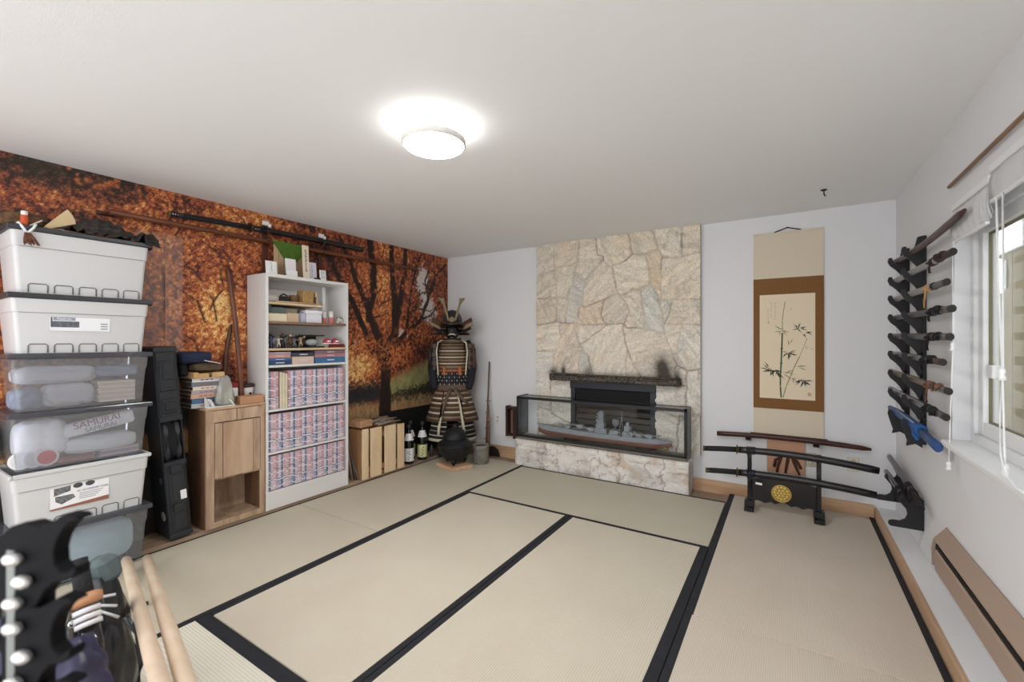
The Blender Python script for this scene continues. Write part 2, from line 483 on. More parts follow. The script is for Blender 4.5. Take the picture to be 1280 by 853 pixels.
# what stands outside the window: the neighbouring wall, its eaves and lights
ext = M('olive siding outside', (126, 118, 96), 0.85, var=0.35, scale=1.2, rgb2=(98, 93, 76))
b = MB(); b.box(2.6, 2.75, 0.5, 16.0, -0.5, 3.4)
for k in range(40): b.box(2.585, 2.6, 0.5+k*0.39, 0.5+k*0.39+0.375, -0.5, 3.3)
struct(b.build('exterior_wall', ext))
b = MB(); b.box(2.25, 2.6, 0.5, 16.0, 3.2, 3.3)
for k in range(12): b.box(2.25, 2.6, 0.6+k*0.55, 0.6+k*0.55+0.03, 3.16, 3.2)
struct(b.build('exterior_roof', M_wood('tan eaves boards', (176, 166, 130), (150, 140, 106), 'y')))
b = MB(); b.box(0.9, 2.6, 0.5, 16.0, -0.6, -0.5)
struct(b.build('exterior_ground', M('grey ground outside', (170, 166, 156), 0.9)))
e = thing('exterior_window', 'bright white window on the olive wall outside', 'window', (2.56, 8.6, 2.5))
b = MB(); ring(b, 2.53, 2.575, 8.2, 9.6, 2.6, 3.15, 0.06); b.build('window_frame', white_trim, e)
b = MB(); b.box(2.545, 2.575, 8.26, 9.54, 2.66, 3.09); b.build('pane', M_emit('lit pane', (235, 245, 250), 1.2), e)
e = thing('wall_lamp', 'pair of round white lamps on the olive wall outside', 'lamp', (2.5, 8.9, 2.1))
b = MB(); b.box(2.54, 2.575, 8.82, 8.98, 2.1, 2.5, bev=0.01); b.build('back_plate', white_trim, e)
for z in (2.44, 2.13):
    b = MB(); b.ball((2.45, 8.9, z), 0.13, sc=(1, 1, 0.9)); b.build('globe', M_emit('lamp globe', (240, 246, 250), 1.3) if 'lamp globe' not in MATS else MATS['lamp globe'], e)
# ================================================================ MURAL on the left wall (printed autumn trees)
def mural():
    y0, y1, z0, z1 = -0.3, YB-0.002, 0.555, ZC-0.002
    nu, nv = 660, 270
    yy, zz = np.meshgrid(np.linspace(y0, y1, nu+1), np.linspace(z0, z1, nv+1), indexing='ij')
    y = yy.ravel(); z = zz.ravel()
    rng = np.random.RandomState(3)
    leaf = np_noise(y, z, 1, 3, 52)                     # leaf clumps
    fine = rng.rand(len(y))
    clump = np_noise(y, z, 2, 4, 5.5)
    big = np_noise(y, z, 4, 3, 1.6)
    P = [linnp(c) for c in ((40, 23, 20), (92, 47, 37), (146, 76, 54), (192, 106, 60), (224, 154, 84), (244, 208, 140))]
    def ramp(t):
        t = np.clip(t, 0, 0.9999)*(len(P)-1); i = t.astype(int); f = (t-i)[:, None]
        A = np.array(P); return A[i]*(1-f)+A[i+1]*f
    warm = 0.38+0.0*y
    def blob(cy, cz, ry, rz, amt):
        d = ((y-cy)/ry)**2+((z-cz)/rz)**2
        return amt*np.exp(-d)
    # broad light and dark areas of the print
    warm += blob(1.6, 1.7, 0.75, 0.6, 0.07)
    warm += blob(1.62, 1.62, 0.25, 0.16, 0.34)+blob(1.62, 1.36, 0.3, 0.12, 0.25)+blob(1.75, 2.33, 0.28, 0.16, 0.3)+blob(1.2, 2.2, 0.2, 0.2, 0.12)
    warm += blob(2.95, 1.2, 0.3, 0.3, 0.34)+blob(2.75, 1.0, 0.25, 0.22, 0.3)+blob(3.26, 1.9, 0.12, 0.5, 0.36)+blob(3.42, 1.2, 0.2, 0.12, 0.26)
    warm += blob(3.0, 1.6, 0.1, 0.25, 0.2)+blob(3.9, 1.45, 0.3, 0.12, 0.2)+blob(0.75, 2.24, 0.22, 0.07, 0.3)+blob(3.5, 2.3, 0.1, 0.3, 0.25)
    warm -= blob(0.6, 2.38, 0.5, 0.12, 0.3)+blob(0.7, 2.05, 0.25, 0.1, 0.25)+blob(2.5, 2.2, 0.3, 0.25, 0.25)+blob(3.2, 1.33, 0.22, 0.1, 0.2)+blob(2.35, 1.5, 0.3, 0.5, 0.12)
    warm -= blob(3.75, 1.25, 0.35, 0.14, 0.2)
    t = warm-0.015+(clump-0.5)*0.55+(leaf-0.5)*1.0+(fine-0.5)*0.42
    col = ramp(t)
    # the dull green and grey wood at the top left, pale sky gaps at the right
    g = np.clip(blob(0.6, 2.4, 0.6, 0.14, 0.8)+blob(0.75, 2.06, 0.25, 0.09, 0.7), 0, 0.8)*sstep(0.62, 0.4, clump)
    col = col*(1-g[:, None])+linnp((58, 54, 44))*(0.5+leaf[:, None])*g[:, None]
    sky = (blob(3.86, 2.08, 0.14, 0.2, 1)+blob(3.95, 1.7, 0.22, 0.2, 0.9)+blob(3.55, 1.45, 0.18, 0.07, 0.8)+blob(2.9, 1.35, 0.08, 0.05, 0.7)+blob(3.45, 2.12, 0.05, 0.1, 0.7))
    s = sstep(0.52, 0.62, clump*0.5+leaf*0.3+np.clip(sky, 0, 1)*0.42-0.06)*np.clip(sky*1.4, 0, 1)
    col = col*(1-s[:, None])+linnp((206, 196, 190))*s[:, None]
    # ground: dark hedge, meadow bank, dry grass
    hedge = sstep(1.0, 0.88, z+(leaf-0.5)*0.14)*sstep(0.66, 0.76, z+(clump-0.5)*0.1)*sstep(3.3, 3.18, y)
    col = col*(1-hedge[:, None])+(linnp((44, 42, 46))*(0.5+leaf[:, None]))*hedge[:, None]
    bank = sstep(1.12, 1.0, z-0.3*(y-3.75)*(y > 3.3)+(leaf-0.5)*0.1)*(y > 3.3)
    gcol = linnp((150, 146, 98))*(0.45+0.9*np_noise(y*3, z, 9, 4, 12)[:, None])
    col = col*(1-bank[:, None])+gcol*bank[:, None]
    sh = sstep(0.86, 0.78, z-0.16*(y-3.6)+(leaf-0.5)*0.16)*(y > 3.28)
    col = col*(1-sh[:, None])+(linnp((50, 46, 36))*(0.5+leaf[:, None]))*sh[:, None]
    dry = sstep(0.76, 0.66, z+(leaf-0.5)*0.16)
    col = col*(1-dry[:, None])+(linnp((172, 138, 98))*(0.35+1.1*np_noise(y*4, z, 11, 4, 14)[:, None]))*dry[:, None]
    # trunks and limbs
    def stroke(pts, rgb=(40, 27, 24), mul=1.0, soft=0.012):
        nonlocal col
        c = linnp(rgb)
        wob = (np_noise(y, z, 21, 3, 9)-0.5)*0.05
        m = np.zeros_like(y)
        for (ya, za, ra), (yb, zb, rb) in zip(pts[:-1], pts[1:]):
            dy, dz = yb-ya, zb-za; l2 = dy*dy+dz*dz
            k = np.clip(((y-ya)*dy+(z-za)*dz)/l2, 0, 1)
            d = np.hypot(y-ya-k*dy+wob*0.6, z-za-k*dz)
            r = (ra+(rb-ra)*k)*mul
            m = np.maximum(m, sstep(r+soft, r-soft*0.4, d))
        bark = np_noise(y*5, z*0.9, 22, 3, 12)
        col = col*(1-m[:, None])+(c*(0.5+1.0*bark[:, None]))*m[:, None]
    stroke([(3.28, .5, .085), (3.29, .9, .066), (3.3, 1.12, .062), (3.27, 1.25, .066)])
    stroke([(3.27, 1.25, .05), (3.1, 1.59, .042), (3.0, 1.83, .034), (2.9, 1.99, .026), (2.85, 2.14, .02), (2.7, 2.4, .014)])
    stroke([(3.06, 1.6, .04), (3.13, 1.93, .042), (3.12, 2.18, .038), (3.07, 2.43, .036)])
    stroke([(3.3, 1.2, .05), (3.43, 1.47, .05), (3.43, 1.78, .045), (3.39, 2.09, .034), (3.37, 2.42, .026)])
    stroke([(3.44, 1.6, .04), (3.52, 1.88, .032), (3.57, 2.16, .028), (3.58, 2.42, .027)])
    stroke([(3.46, 1.36, .026), (3.56, 1.44, .028), (3.82, 1.62, .024), (3.95, 1.87, .02), (4.1, 2.18, .015), (4.28, 2.35, .012)])
    stroke([(3.6, 1.5, .016), (3.66, 1.89, .014), (3.75, 2.23, .012), (3.84, 2.42, .01)])
    stroke([(3.28, 1.1, .03), (3.07, 1.38, .02), (2.95, 1.58, .016), (2.83, 1.78, .013)])
    stroke([(2.45, 2.42, .03), (2.67, 2.04, .026), (2.87, 1.74, .03), (3.02, 1.46, .03), (3.1, 1.25, .02)])
    stroke([(3.82, 1.62, .012), (4.0, 1.68, .01), (4.2, 1.9, .008), (4.3, 2.1, .006)])
    stroke([(3.95, 1.87, .01), (3.9, 2.1, .008), (4.0, 2.35, .006)])
    for q in range(46):                                  # twigs
        ya = rng.uniform(2.6, 4.25); za = rng.uniform(1.2, 2.3); a = rng.uniform(-0.5, 1.2)
        L = rng.uniform(0.1, 0.35)
        stroke([(ya, za, .006), (ya+L*math.cos(a)*0.6, za+L*math.sin(a)*0.7, .005), (ya+L*math.cos(a+0.3), za+L*math.sin(a+0.3), .003)], (52, 30, 24), 1, 0.006)
    for q in range(22):
        ya = rng.uniform(0.9, 2.5); za = rng.uniform(1.0, 2.3); a = rng.uniform(0.6, 2.4)
        L = rng.uniform(0.1, 0.4)
        stroke([(ya, za, .005), (ya+L*math.cos(a)*0.5, za+L*math.sin(a)*0.6, .005), (ya+L*math.cos(a+0.3), za+L*math.sin(a+0.3), .003)], (70, 36, 28), 1, 0.008)
    # leaves hanging in front of the limbs
    lm = sstep(0.62, 0.72, np_noise(y, z, 31, 3, 26)*0.7+np_noise(y, z, 32, 2, 6)*0.3)*sstep(1.05, 1.2, z)
    col = col*(1-0.8*lm[:, None])+0.8*ramp(0.42+0.5*(leaf-0.3)+0.15*(fine-.5))*lm[:, None]
    lm = sstep(0.42, 0.55, leaf)*np.clip(blob(3.42, 1.2, 0.2, 0.13, 1.2)+blob(3.05, 1.33, 0.2, 0.08, 1.0), 0, 1)
    col = col*(1-lm[:, None])+ramp(0.5+0.5*(leaf-0.4)+0.2*(fine-.5))*lm[:, None]
    pts = np.stack([np.full_like(y, XL), y, z], 1)
    o = grid_mesh('wall_mural', pts, np.clip(col, 0.004, 1), nu, nv, M_vc('printed mural paper', 0.55, var=0.35, scale=150, spec=0.35))
    return struct(o, 'autumn forest photo mural covering the left wall')
mural()
b = MB(); b.box(XL-0.002, XL+0.012, -0.3, YB-0.002, 0.045, 0.553)
struct(b.build('trim_4', M('dark brown lower wall board', (46, 38, 34), 0.7, var=0.4, scale=4)))
# two lengths of clear film taped over the mural beside the storage bins
for i, (ya, yb, lab) in enumerate(((1.13, 1.287, 'clear plastic film taped on the mural right beside the storage bins'), (1.292, 1.40, 'narrow strip of clear plastic film on the mural, further from the bins'))):
    b = MB()
    b.sheet(lambda u, v, ya=ya, yb=yb: (XL+0.006+0.003*math.sin(9*u+5*v), ya+(yb-ya)*u, 1.0+1.12*v), 8, 16, thick=0.001)
    o = b.build('plastic_film', MATS.get('clear film') or M_clear('clear film', haze=0.13, hazecol=(255, 236, 226), refl=0.25, rough=0.5))
    tag(o, lab, 'plastic film', 'clear films on the mural')

# ================================================================ TATAMI MATS
rush = M_ribs('rush matting', (212, 205, 188), (190, 179, 160), 'X')
rush_x = M_ribs('rush matting woven across', (204, 197, 179), (184, 174, 154), 'Y', 0.009)
rush_far = M_ribs('greenish rush matting', (203, 197, 180), (184, 176, 156), 'Y', 0.008)
rush_new = M_ribs('pale new rush matting', (230, 226, 213), (210, 203, 186), 'Y', 0.0125)
rush_r = M_ribs('buff rush matting', (213, 203, 189), (190, 177, 162), 'X', 0.0085)
heri = M('black cloth mat border', (26, 27, 33), 0.85, var=0.5, scale=30, rgb2=(40, 42, 50), bump=0.1, bscale=400)
straw = M('straw mat core', (150, 128, 96), 0.9)
def tatami(x0, x1, y0, y1, along, mat, label, w=0.03, wide=(1, 1)):
    t = thing('tatami_mat', label, 'mat', ((x0+x1)/2, (y0+y1)/2, 0), 0, 'tatami mats on the floor')
    z0, z1 = 0.0, MAT_Z
    g = 0.0015
    b = MB(); b.box(x0+g, x1-g, y0+g, y1-g, z0, z1, bev=0.003)
    b.build('rush_cover', mat, t)
    for s in (0, 1):
        ww = w*wide[s]
        b = MB()
        if along == 'y':
            xa, xb = (x0+g-0.0005, x0+ww) if s == 0 else (x1-ww, x1-g+0.0005)
            b.box(xa, xb, y0+g-0.0005, y1-g+0.0005, z0, z1+0.0015, bev=0.001)
        else:
            ya, yb = (y0+g-0.0005, y0+ww) if s == 0 else (y1-ww, y1-g+0.0005)
            b.box(x0+g-0.0005, x1-g+0.0005, ya, yb, z0, z1+0.0015, bev=0.001)
        b.build('border', heri, t)
    return t
tatami(-3.432, -2.424, 2.112, 4.115, 'y', rush_x, 'tatami mat in front of the suit of armour and the planked crate', 0.022, (0.9, 1.5))
tatami(-3.432, -2.424, 0.105, 2.110, 'y', rush_x, 'tatami mat running along the wooden cabinet and storage bins', 0.022, (0.9, 1.5))
tatami(-2.422, -0.442, 3.082, 4.052, 'x', rush_far, 'tatami mat lying across the front of the stone hearth', 0.026)
tatami(-2.422, -1.428, 1.03, 3.080, 'y', rush, 'central tatami mat, the left of the middle pair', 0.03, (1.1, 1.1))
tatami(-1.426, -0.438, 1.03, 3.080, 'y', rush, 'central tatami mat, the right of the middle pair', 0.03, (1.1, 1.7))
tatami(-2.422, -0.438, 0.035, 1.028, 'x', rush_new, 'palest tatami mat, at the near end of the middle pair', 0.05, (0.6, 1.3))
tatami(-0.436, 0.552, 2.302, 4.288, 'y', rush_r, 'tatami mat under the black sword stand', 0.04, (1.0, 0.75))
tatami(-0.436, 0.552, 0.31, 2.300, 'y', rush_r, 'tatami mat beside the brown baseboard heater, nearest the window', 0.04, (0.9, 0.75))

# ================================================================ STONE FIREPLACE
STONES = [
[(-2.38,2.44),(-2.16,2.44),(-2.18,2.26),(-2.14,2.15),(-2.38,2.11)], [(-2.15,2.44),(-1.87,2.44),(-1.88,2.21),(-2.13,2.17),(-2.17,2.28)],
[(-2.38,2.1),(-2.17,2.09),(-2.13,1.88),(-2.38,1.84)], [(-2.15,2.14),(-1.89,2.19),(-1.94,1.95),(-1.99,1.84),(-2.12,1.85)],
[(-1.86,2.44),(-1.69,2.44),(-1.66,2.26),(-1.6,2.23),(-1.64,2.18),(-1.8,2.02),(-1.93,2.07),(-1.87,2.21)],
[(-1.69,2.44),(-1.34,2.44),(-1.31,2.26),(-1.36,2.17),(-1.52,2.14),(-1.6,2.24),(-1.65,2.26)], [(-1.33,2.44),(-1.11,2.44),(-1.06,2.25),(-1.18,2.22),(-1.3,2.25)],
[(-1.1,2.44),(-0.84,2.44),(-0.84,2.17),(-0.91,2.15),(-1.01,2.2),(-1.06,2.33)], [(-0.83,2.44),(-0.67,2.44),(-0.67,2.18),(-0.83,2.17)],
[(-1.02,2.15),(-0.69,2.17),(-0.69,1.76),(-1.01,1.78)], [(-1.17,2.2),(-1.04,2.23),(-1.02,2.16),(-1.03,1.79),(-1.11,1.92),(-1.12,2.02)],
[(-1.5,2.13),(-1.18,2.2),(-1.12,2.01),(-1.14,1.9),(-1.44,1.84),(-1.47,1.98)],
[(-1.8,2.0),(-1.62,2.17),(-1.51,2.12),(-1.48,1.98),(-1.46,1.85),(-1.6,1.8),(-1.8,1.73)], [(-1.93,2.05),(-1.8,1.98),(-1.87,1.75),(-1.9,1.57),(-2.03,1.58),(-1.99,1.82)],
[(-2.38,1.83),(-2.14,1.82),(-2.14,1.59),(-2.38,1.55)], [(-2.12,1.84),(-2.0,1.82),(-2.04,1.58),(-2.12,1.58)],
[(-1.84,1.7),(-1.6,1.79),(-1.63,1.64),(-1.58,1.55),(-1.88,1.54)], [(-1.6,1.78),(-1.46,1.83),(-1.35,1.75),(-1.33,1.65),(-1.4,1.57),(-1.56,1.57),(-1.62,1.64)],
[(-1.44,1.84),(-1.22,1.88),(-1.19,1.5),(-1.34,1.51),(-1.33,1.71)], [(-1.21,1.88),(-1.13,1.91),(-1.04,1.78),(-0.99,1.45),(-1.17,1.49)],
[(-1.04,1.76),(-0.92,1.75),(-0.94,1.66),(-0.99,1.53)], [(-0.91,1.75),(-0.67,1.74),(-0.67,1.53),(-0.97,1.53)],
[(-2.38,1.54),(-2.1,1.57),(-2.1,1.33),(-2.15,1.26),(-2.38,1.27)], [(-2.08,1.56),(-1.94,1.54),(-1.87,1.34),(-1.88,1.0),(-2.15,1.0),(-2.15,1.23),(-2.09,1.35)],
[(-1.92,1.53),(-1.58,1.54),(-1.74,1.4),(-1.86,1.35)], [(-1.85,1.34),(-1.56,1.5),(-1.41,1.51),(-1.36,1.23),(-1.36,0.98),(-1.7,0.98),(-1.74,1.18)],
[(-1.39,1.5),(-1.19,1.48),(-0.99,1.43),(-0.92,1.23),(-0.9,1.0),(-1.2,1.0),(-1.35,1.3)], [(-1.36,1.26),(-1.22,1.0),(-1.35,0.98)],
[(-1.87,1.3),(-1.76,1.22),(-1.72,1.0),(-1.86,1.0)], [(-0.99,1.51),(-0.84,1.51),(-0.86,1.45),(-0.98,1.42)], [(-0.97,1.41),(-0.87,1.44),(-0.88,1.27),(-0.92,1.26)],
[(-0.83,1.51),(-0.67,1.51),(-0.67,1.12),(-0.79,1.1),(-0.89,1.2),(-0.86,1.41)], [(-2.38,1.25),(-2.17,1.24),(-2.18,1.02),(-2.2,0.93),(-2.2,0.62),(-2.38,0.64)],
[(-2.19,0.93),(-1.97,0.95),(-1.97,0.5),(-2.19,0.58)], [(-2.38,0.63),(-2.2,0.6),(-2.16,0.56),(-1.97,0.48),(-1.97,0.25),(-2.38,0.25)],
[(-0.89,1.11),(-0.8,1.09),(-0.79,0.96),(-0.88,0.95)], [(-0.79,1.09),(-0.67,1.1),(-0.67,0.7),(-0.79,0.7)],
[(-1.06,0.95),(-0.8,0.95),(-0.8,0.66),(-1.06,0.72)], [(-1.06,0.7),(-0.86,0.64),(-0.9,0.25),(-1.06,0.25)], [(-0.85,0.66),(-0.67,0.69),(-0.67,0.25),(-0.88,0.25)],
]
SCOL = [(196,184,168),(200,184,162),(196,182,160),(204,190,168),(206,194,176),(214,200,176),(204,190,164),(214,202,182),(206,188,164),(216,202,178),
 (200,174,140),(212,200,178),(206,192,172),(184,180,176),(190,172,150),(190,178,160),(200,176,146),(186,174,158),(202,188,168),(190,190,184),
 (190,184,172),(198,184,164),(210,198,180),(206,188,168),(200,190,176),(210,200,184),(208,194,176),(200,186,168),(176,172,166),(210,202,186),(208,196,178),(206,200,190),
 (208,204,198),(216,210,200),(214,208,200),(204,194,178),(206,200,192),(214,208,200),(212,206,198),(208,204,196)]
def poly_sd(px, pz, poly):
    """signed distance to a polygon, negative inside"""
    d = np.full_like(px, 9e9); s = np.ones_like(px)
    n = len(poly)
    for i in range(n):
        ax, az = poly[i]; bx, bz = poly[(i+1) % n]
        ex, ez = bx-ax, bz-az
        k = np.clip(((px-ax)*ex+(pz-az)*ez)/(ex*ex+ez*ez), 0, 1)
        d = np.minimum(d, (px-ax-k*ex)**2+(pz-az-k*ez)**2)
        c1 = pz >= az; c2 = pz < bz; c3 = ex*(pz-az) > ez*(px-ax)
        flip = (c1 & c2 & c3) | (~c1 & ~c2 & ~c3)
        s = np.where(flip, -s, s)
    return s*np.sqrt(d)
def fireplace():
    x0, x1, z0, z1 = -2.375, -0.675, 0.322, ZC-0.001
    nu, nv = 230, 290
    xx, zz = np.meshgrid(np.linspace(x0, x1, nu+1), np.linspace(z0, z1, nv+1), indexing='ij')
    x = xx.ravel(); z = zz.ravel()
    wx = x+(np_noise(x, z, 41, 3, 14)-0.5)*0.03; wz = z+(np_noise(x, z, 42, 3, 14)-0.5)*0.03
    D = np.stack([poly_sd(wx, wz, p) for p in STONES], 1)
    own = D.argmin(1)
    two = np.sort(D, 1)
    gap = (two[:, 1]-two[:, 0])*0.5                     # distance from the joint
    joint = sstep(0.009, 0.001, gap)
    rng = np.random.RandomState(5)
    off = rng.uniform(0, 0.022, len(STONES))[own]
    tilt = rng.uniform(-0.03, 0.03, (len(STONES), 2))[own]
    cen = np.array([np.mean(p, 0) for p in STONES])[own]
    # split-face ripples along each stone's own grain
    ang = rng.uniform(-1.2, 1.2, len(STONES))[own]
    gx = np.cos(ang)*(x-cen[:, 0])+np.sin(ang)*(z-cen[:, 1]); gz = -np.sin(ang)*(x-cen[:, 0])+np.cos(ang)*(z-cen[:, 1])
    rip = np_noise(gx*1.0+own*3.1, gz*4.0, 44, 4, 9)
    rough = np_noise(x, z, 45, 4, 20)
    h = 0.008+off+tilt[:, 0]*(x-cen[:, 0])+tilt[:, 1]*(z-cen[:, 1])+0.016*(rip-0.5)+0.008*(rough-0.5)
    h = h*(1-joint)-0.004*joint
    base = np.array([linnp(c) for c in SCOL])[own]
    base = base*0.58+linnp((222, 216, 205))*0.5
    vein = np_noise(gx*1.2+own*1.7, gz*5.0, 46, 5, 8)
    k = (0.74+0.52*vein)[:, None]
    col = base*k
    rust = sstep(0.56, 0.75, np_noise(x, z, 47, 4, 5))[:, None]*0.3
    col = col*(1-rust)+col*np.array([1.04, 0.9, 0.76])*rust
    grey = sstep(0.55, 0.75, np_noise(x*1.3, z, 48, 4, 4.4))[:, None]*0.4
    col = col*(1-grey)+col*np.array([0.86, 0.9, 0.95])*grey
    crack = sstep(0.03, 0.0, np.abs(np_noise(x, z, 51, 5, 6)-0.5))[:, None]*0.22
    col = col*(1-crack)
    jc = np.where((sstep(0.4, 0.6, np_noise(x, z, 52, 3, 3)))[:, None] > 0.5, linnp((128, 106, 84)), linnp((198, 188, 172)))
    col = col*(1-joint[:, None]*0.6)+jc*joint[:, None]*0.6
    # soot licked up the stone at both ends of the mantel shelf
    def soot(cx, cz, rx, rz): return np.exp(-(((x-cx)/rx)**2+((z-cz)/rz)**2))
    so = 0.75*soot(-0.99, 1.05, 0.07, 0.1)+0.5*soot(-1.03, 1.15, 0.06, 0.1)+0.3*soot(-1.0, 1.1, 0.14, 0.16)+1.0*soot(-2.05, 1.05, 0.025, 0.06)+0.8*soot(-2.16, 1.04, 0.05, 0.05)+0.7*soot(-0.87, 1.02, 0.03, 0.1)+0.5*soot(-1.75, 1.06, 0.05, 0.06)+0.45*soot(-1.5, 1.02, 0.6, 0.03)
    so = np.clip(so*(0.8+0.4*rough), 0, 0.9)[:, None]
    col = col*(1-so)+linnp((34, 26, 22))*so
    pts = np.stack([x, 4.285-h, z], 1)
    # opening of the firebox left out
    cx = (xx[:-1, :-1]+xx[1:, 1:])/2; cz = (zz[:-1, :-1]+zz[1:, 1:])/2
    keep = ~((cx > -1.955) & (cx < -1.075) & (cz < 0.945))
    return grid_mesh('stone_face', pts, np.clip(col, 0.004, 1), nu, nv, M_vc('split stone', 0.85, var=0.18, scale=70, bump=0.35, bscale=70), keep=keep)
face = fireplace()
fp = thing('fireplace', 'floor to ceiling chimney breast of pale split stone with a black firebox', 'fireplace', (-1.52, 4.3, 0.322))
face.parent = fp; face.matrix_parent_inverse = MTX[fp].inverted()
b = MB()
stone_side = M('stone side', (196, 186, 170), 0.9, var=0.4, scale=9, bump=0.5, bscale=30)
b.box(-2.375, -2.35, 4.282, YB-.001, 0.322, ZC-0.002); b.box(-0.70, -0.675, 4.282, YB-.001, 0.322, ZC-0.002); b.box(-2.35, -0.70, 4.30, YB-.001, 0.96, ZC-0.002)
b.box(-2.35, -1.965, 4.30, YB-.001, 0.322, 0.96); b.box(-1.065, -0.7, 4.30, YB-.001, 0.322, 0.96)
b.build('backing', stone_side, fp)
# firebox
b = MB()
b.box(-1.965, -1.065, 4.262, 4.30, 0.322, 0.37, bev=0.003); b.box(-1.965, -1.065, 4.262, 4.30, 0.875, 0.955, bev=0.003)
b.box(-1.965, -1.905, 4.262, 4.30, 0.36, 0.875, bev=0.003); b.box(-1.125, -1.065, 4.262, 4.30, 0.36, 0.875, bev=0.003)
b.box(-1.905, -1.125, 4.27, 4.295, 0.70, 0.725, bev=0.002)
b.build('firebox_frame', M('charcoal painted steel', (44, 47, 54), 0.45, 0.3), fp)
b = MB(); b.box(-1.905, -1.125, 4.302, 4.316, 0.36, 0.875); b.build('firebox_back', M('sooty black', (10, 10, 11), 0.8), fp)
b = MB()
for k in range(5): b.box(-1.9, -1.13, 4.284, 4.3, 0.38+k*0.06, 0.425+k*0.06, bev=0.002)
b.build('louvre', M('dark louvre steel', (58, 54, 52), 0.5, 0.3), fp)
# mantel: one dark sooty slab
b = MB()
N_ = 40
def mtop(u, v):
    return (-2.14+1.31*u, 4.125+0.16*v+0.01*math.sin(u*23), 1.024+0.006*math.sin(u*31)+0.004*math.sin(u*77))
b.box(-2.145, -0.835, 4.135, 4.29, 0.958, 1.022, bev=0.012, seg=2)
bmesh.ops.subdivide_edges(b.bm, edges=b.bm.edges[:], cuts=6, use_grid_fill=True)
r_ = random.Random(4)
for v in b.bm.verts:
    if v.co.y < 4.28:
        v.co += Vector((r_.uniform(-.006, .006), r_.uniform(-.009, .009), r_.uniform(-.006, .006)))
b.build('mantel_shelf', M('sooty rough mantel stone', (40, 35, 32), 0.75, var=0.9, scale=42, rgb2=(122, 112, 102), bump=0.8, bscale=60), fp, smooth=50)

# raised hearth, whitewashed stone
def hearth():
    x0, x1, y0, y1, z1 = -2.535, -0.742, 4.072, YB-0.004, 0.302
    h = thing('stone_hearth', 'low raised hearth of whitewashed stone under the glass display case', 'hearth', ((x0+x1)/2, 4.2, 0))
    b = MB(); b.box(x0+0.012, x1-0.012, y0+0.016, y1-0.001, 0.0, z1-0.004); b.build('core', M('hearth mortar', (206, 200, 192), 0.9), h)
    cm = M_vc('whitewashed stone', 0.85, var=0.1, scale=60, bump=0.3, bscale=60)
    def panel(name, n_u, n_v, fn, seed):
        uu, vv = np.meshgrid(np.linspace(0, 1, n_u+1), np.linspace(0, 1, n_v+1), indexing='ij')
        u = uu.ravel(); v = vv.ravel()
        L = fn(None, None, None)
        x = u*L[0]; z = v*L[1]
        rng = np.random.RandomState(seed)
        m = max(2, int(L[0]/0.3)+1)
        edges = np.sort((np.arange(1, m)/m+rng.uniform(-.06, .06, m-1))*L[0])
        xw = x+(np_noise(x, z, seed+1, 3, 7)-0.5)*0.16
        own = np.searchsorted(edges, xw)
        dj = np.min(np.abs(xw[:, None]-edges[None]), 1) if m > 1 else np.ones_like(x)
        dj = np.minimum(dj, np.abs((L[1]-z)-0.065-(np_noise(x, z, seed+2, 2, 6)-.5)*0.04)+0.003)
        j = sstep(0.008, 0.001, dj)
        rip = np_noise(x*1.4+own*2.0, z*2+own, seed+3, 5, 7)
        hgt = 0.014+0.02*(rip-0.5)-0.012*j
        hgt *= sstep(0, 0.03, np.minimum(u, 1-u)*L[0]) if L[0] > 0.5 else 1
        hgt *= sstep(0.0, 0.025, (1-v)*L[1])
        c = linnp((228, 224, 219))*(0.86+0.24*rip[:, None])
        tan = sstep(0.5, 0.68, np_noise(x*1.2, z*1.6, seed+5, 5, 5))[:, None]*0.6
        c = c*(1-tan)+linnp((196, 172, 146))*tan
        gr = sstep(0.52, 0.7, np_noise(x, z*1.5, seed+6, 4, 6))[:, None]*0.45
        c = c*(1-gr)+linnp((176, 172, 170))*gr
        ve = sstep(0.028, 0.0, np.abs(np_noise(x, z*1.3, seed+7, 5, 6)-0.5))[:, None]*0.6
        c = c*(1-ve)+linnp((140, 112, 90))*ve
        c = c*(1-0.45*j[:, None])
        pts = np.array([fn(a, b_, d) for a, b_, d in zip(u, v, hgt)])-np.array(h.location)
        return grid_mesh(name, pts, np.clip(c, 0, 1), n_u, n_v, cm, parent=h)
    panel('front_stone', 150, 30, lambda u, v, d: (x1-x0, z1) if u is None else (x0+(x1-x0)*u, y0+0.012-d, z1*v), 61)
    panel('side_stone', 26, 30, lambda u, v, d: (y1-y0, z1) if u is None else (x1-0.012+d*0.8, y0+0.006+(y1-y0-0.006)*u, z1*v), 71)
    panel('side_stone', 26, 30, lambda u, v, d: (y1-y0, z1) if u is None else (x0+0.012-d*0.8, y1-(y1-y0-0.006)*u, z1*v), 81)
    panel('top_slab', 120, 20, lambda u, v, d: (x1-x0, y1-y0) if u is None else (x0+0.008+(x1-x0-0.016)*u, y0+0.008+(y1-y0-0.01)*v, z1-0.006+0.12*d), 91)
hearth()
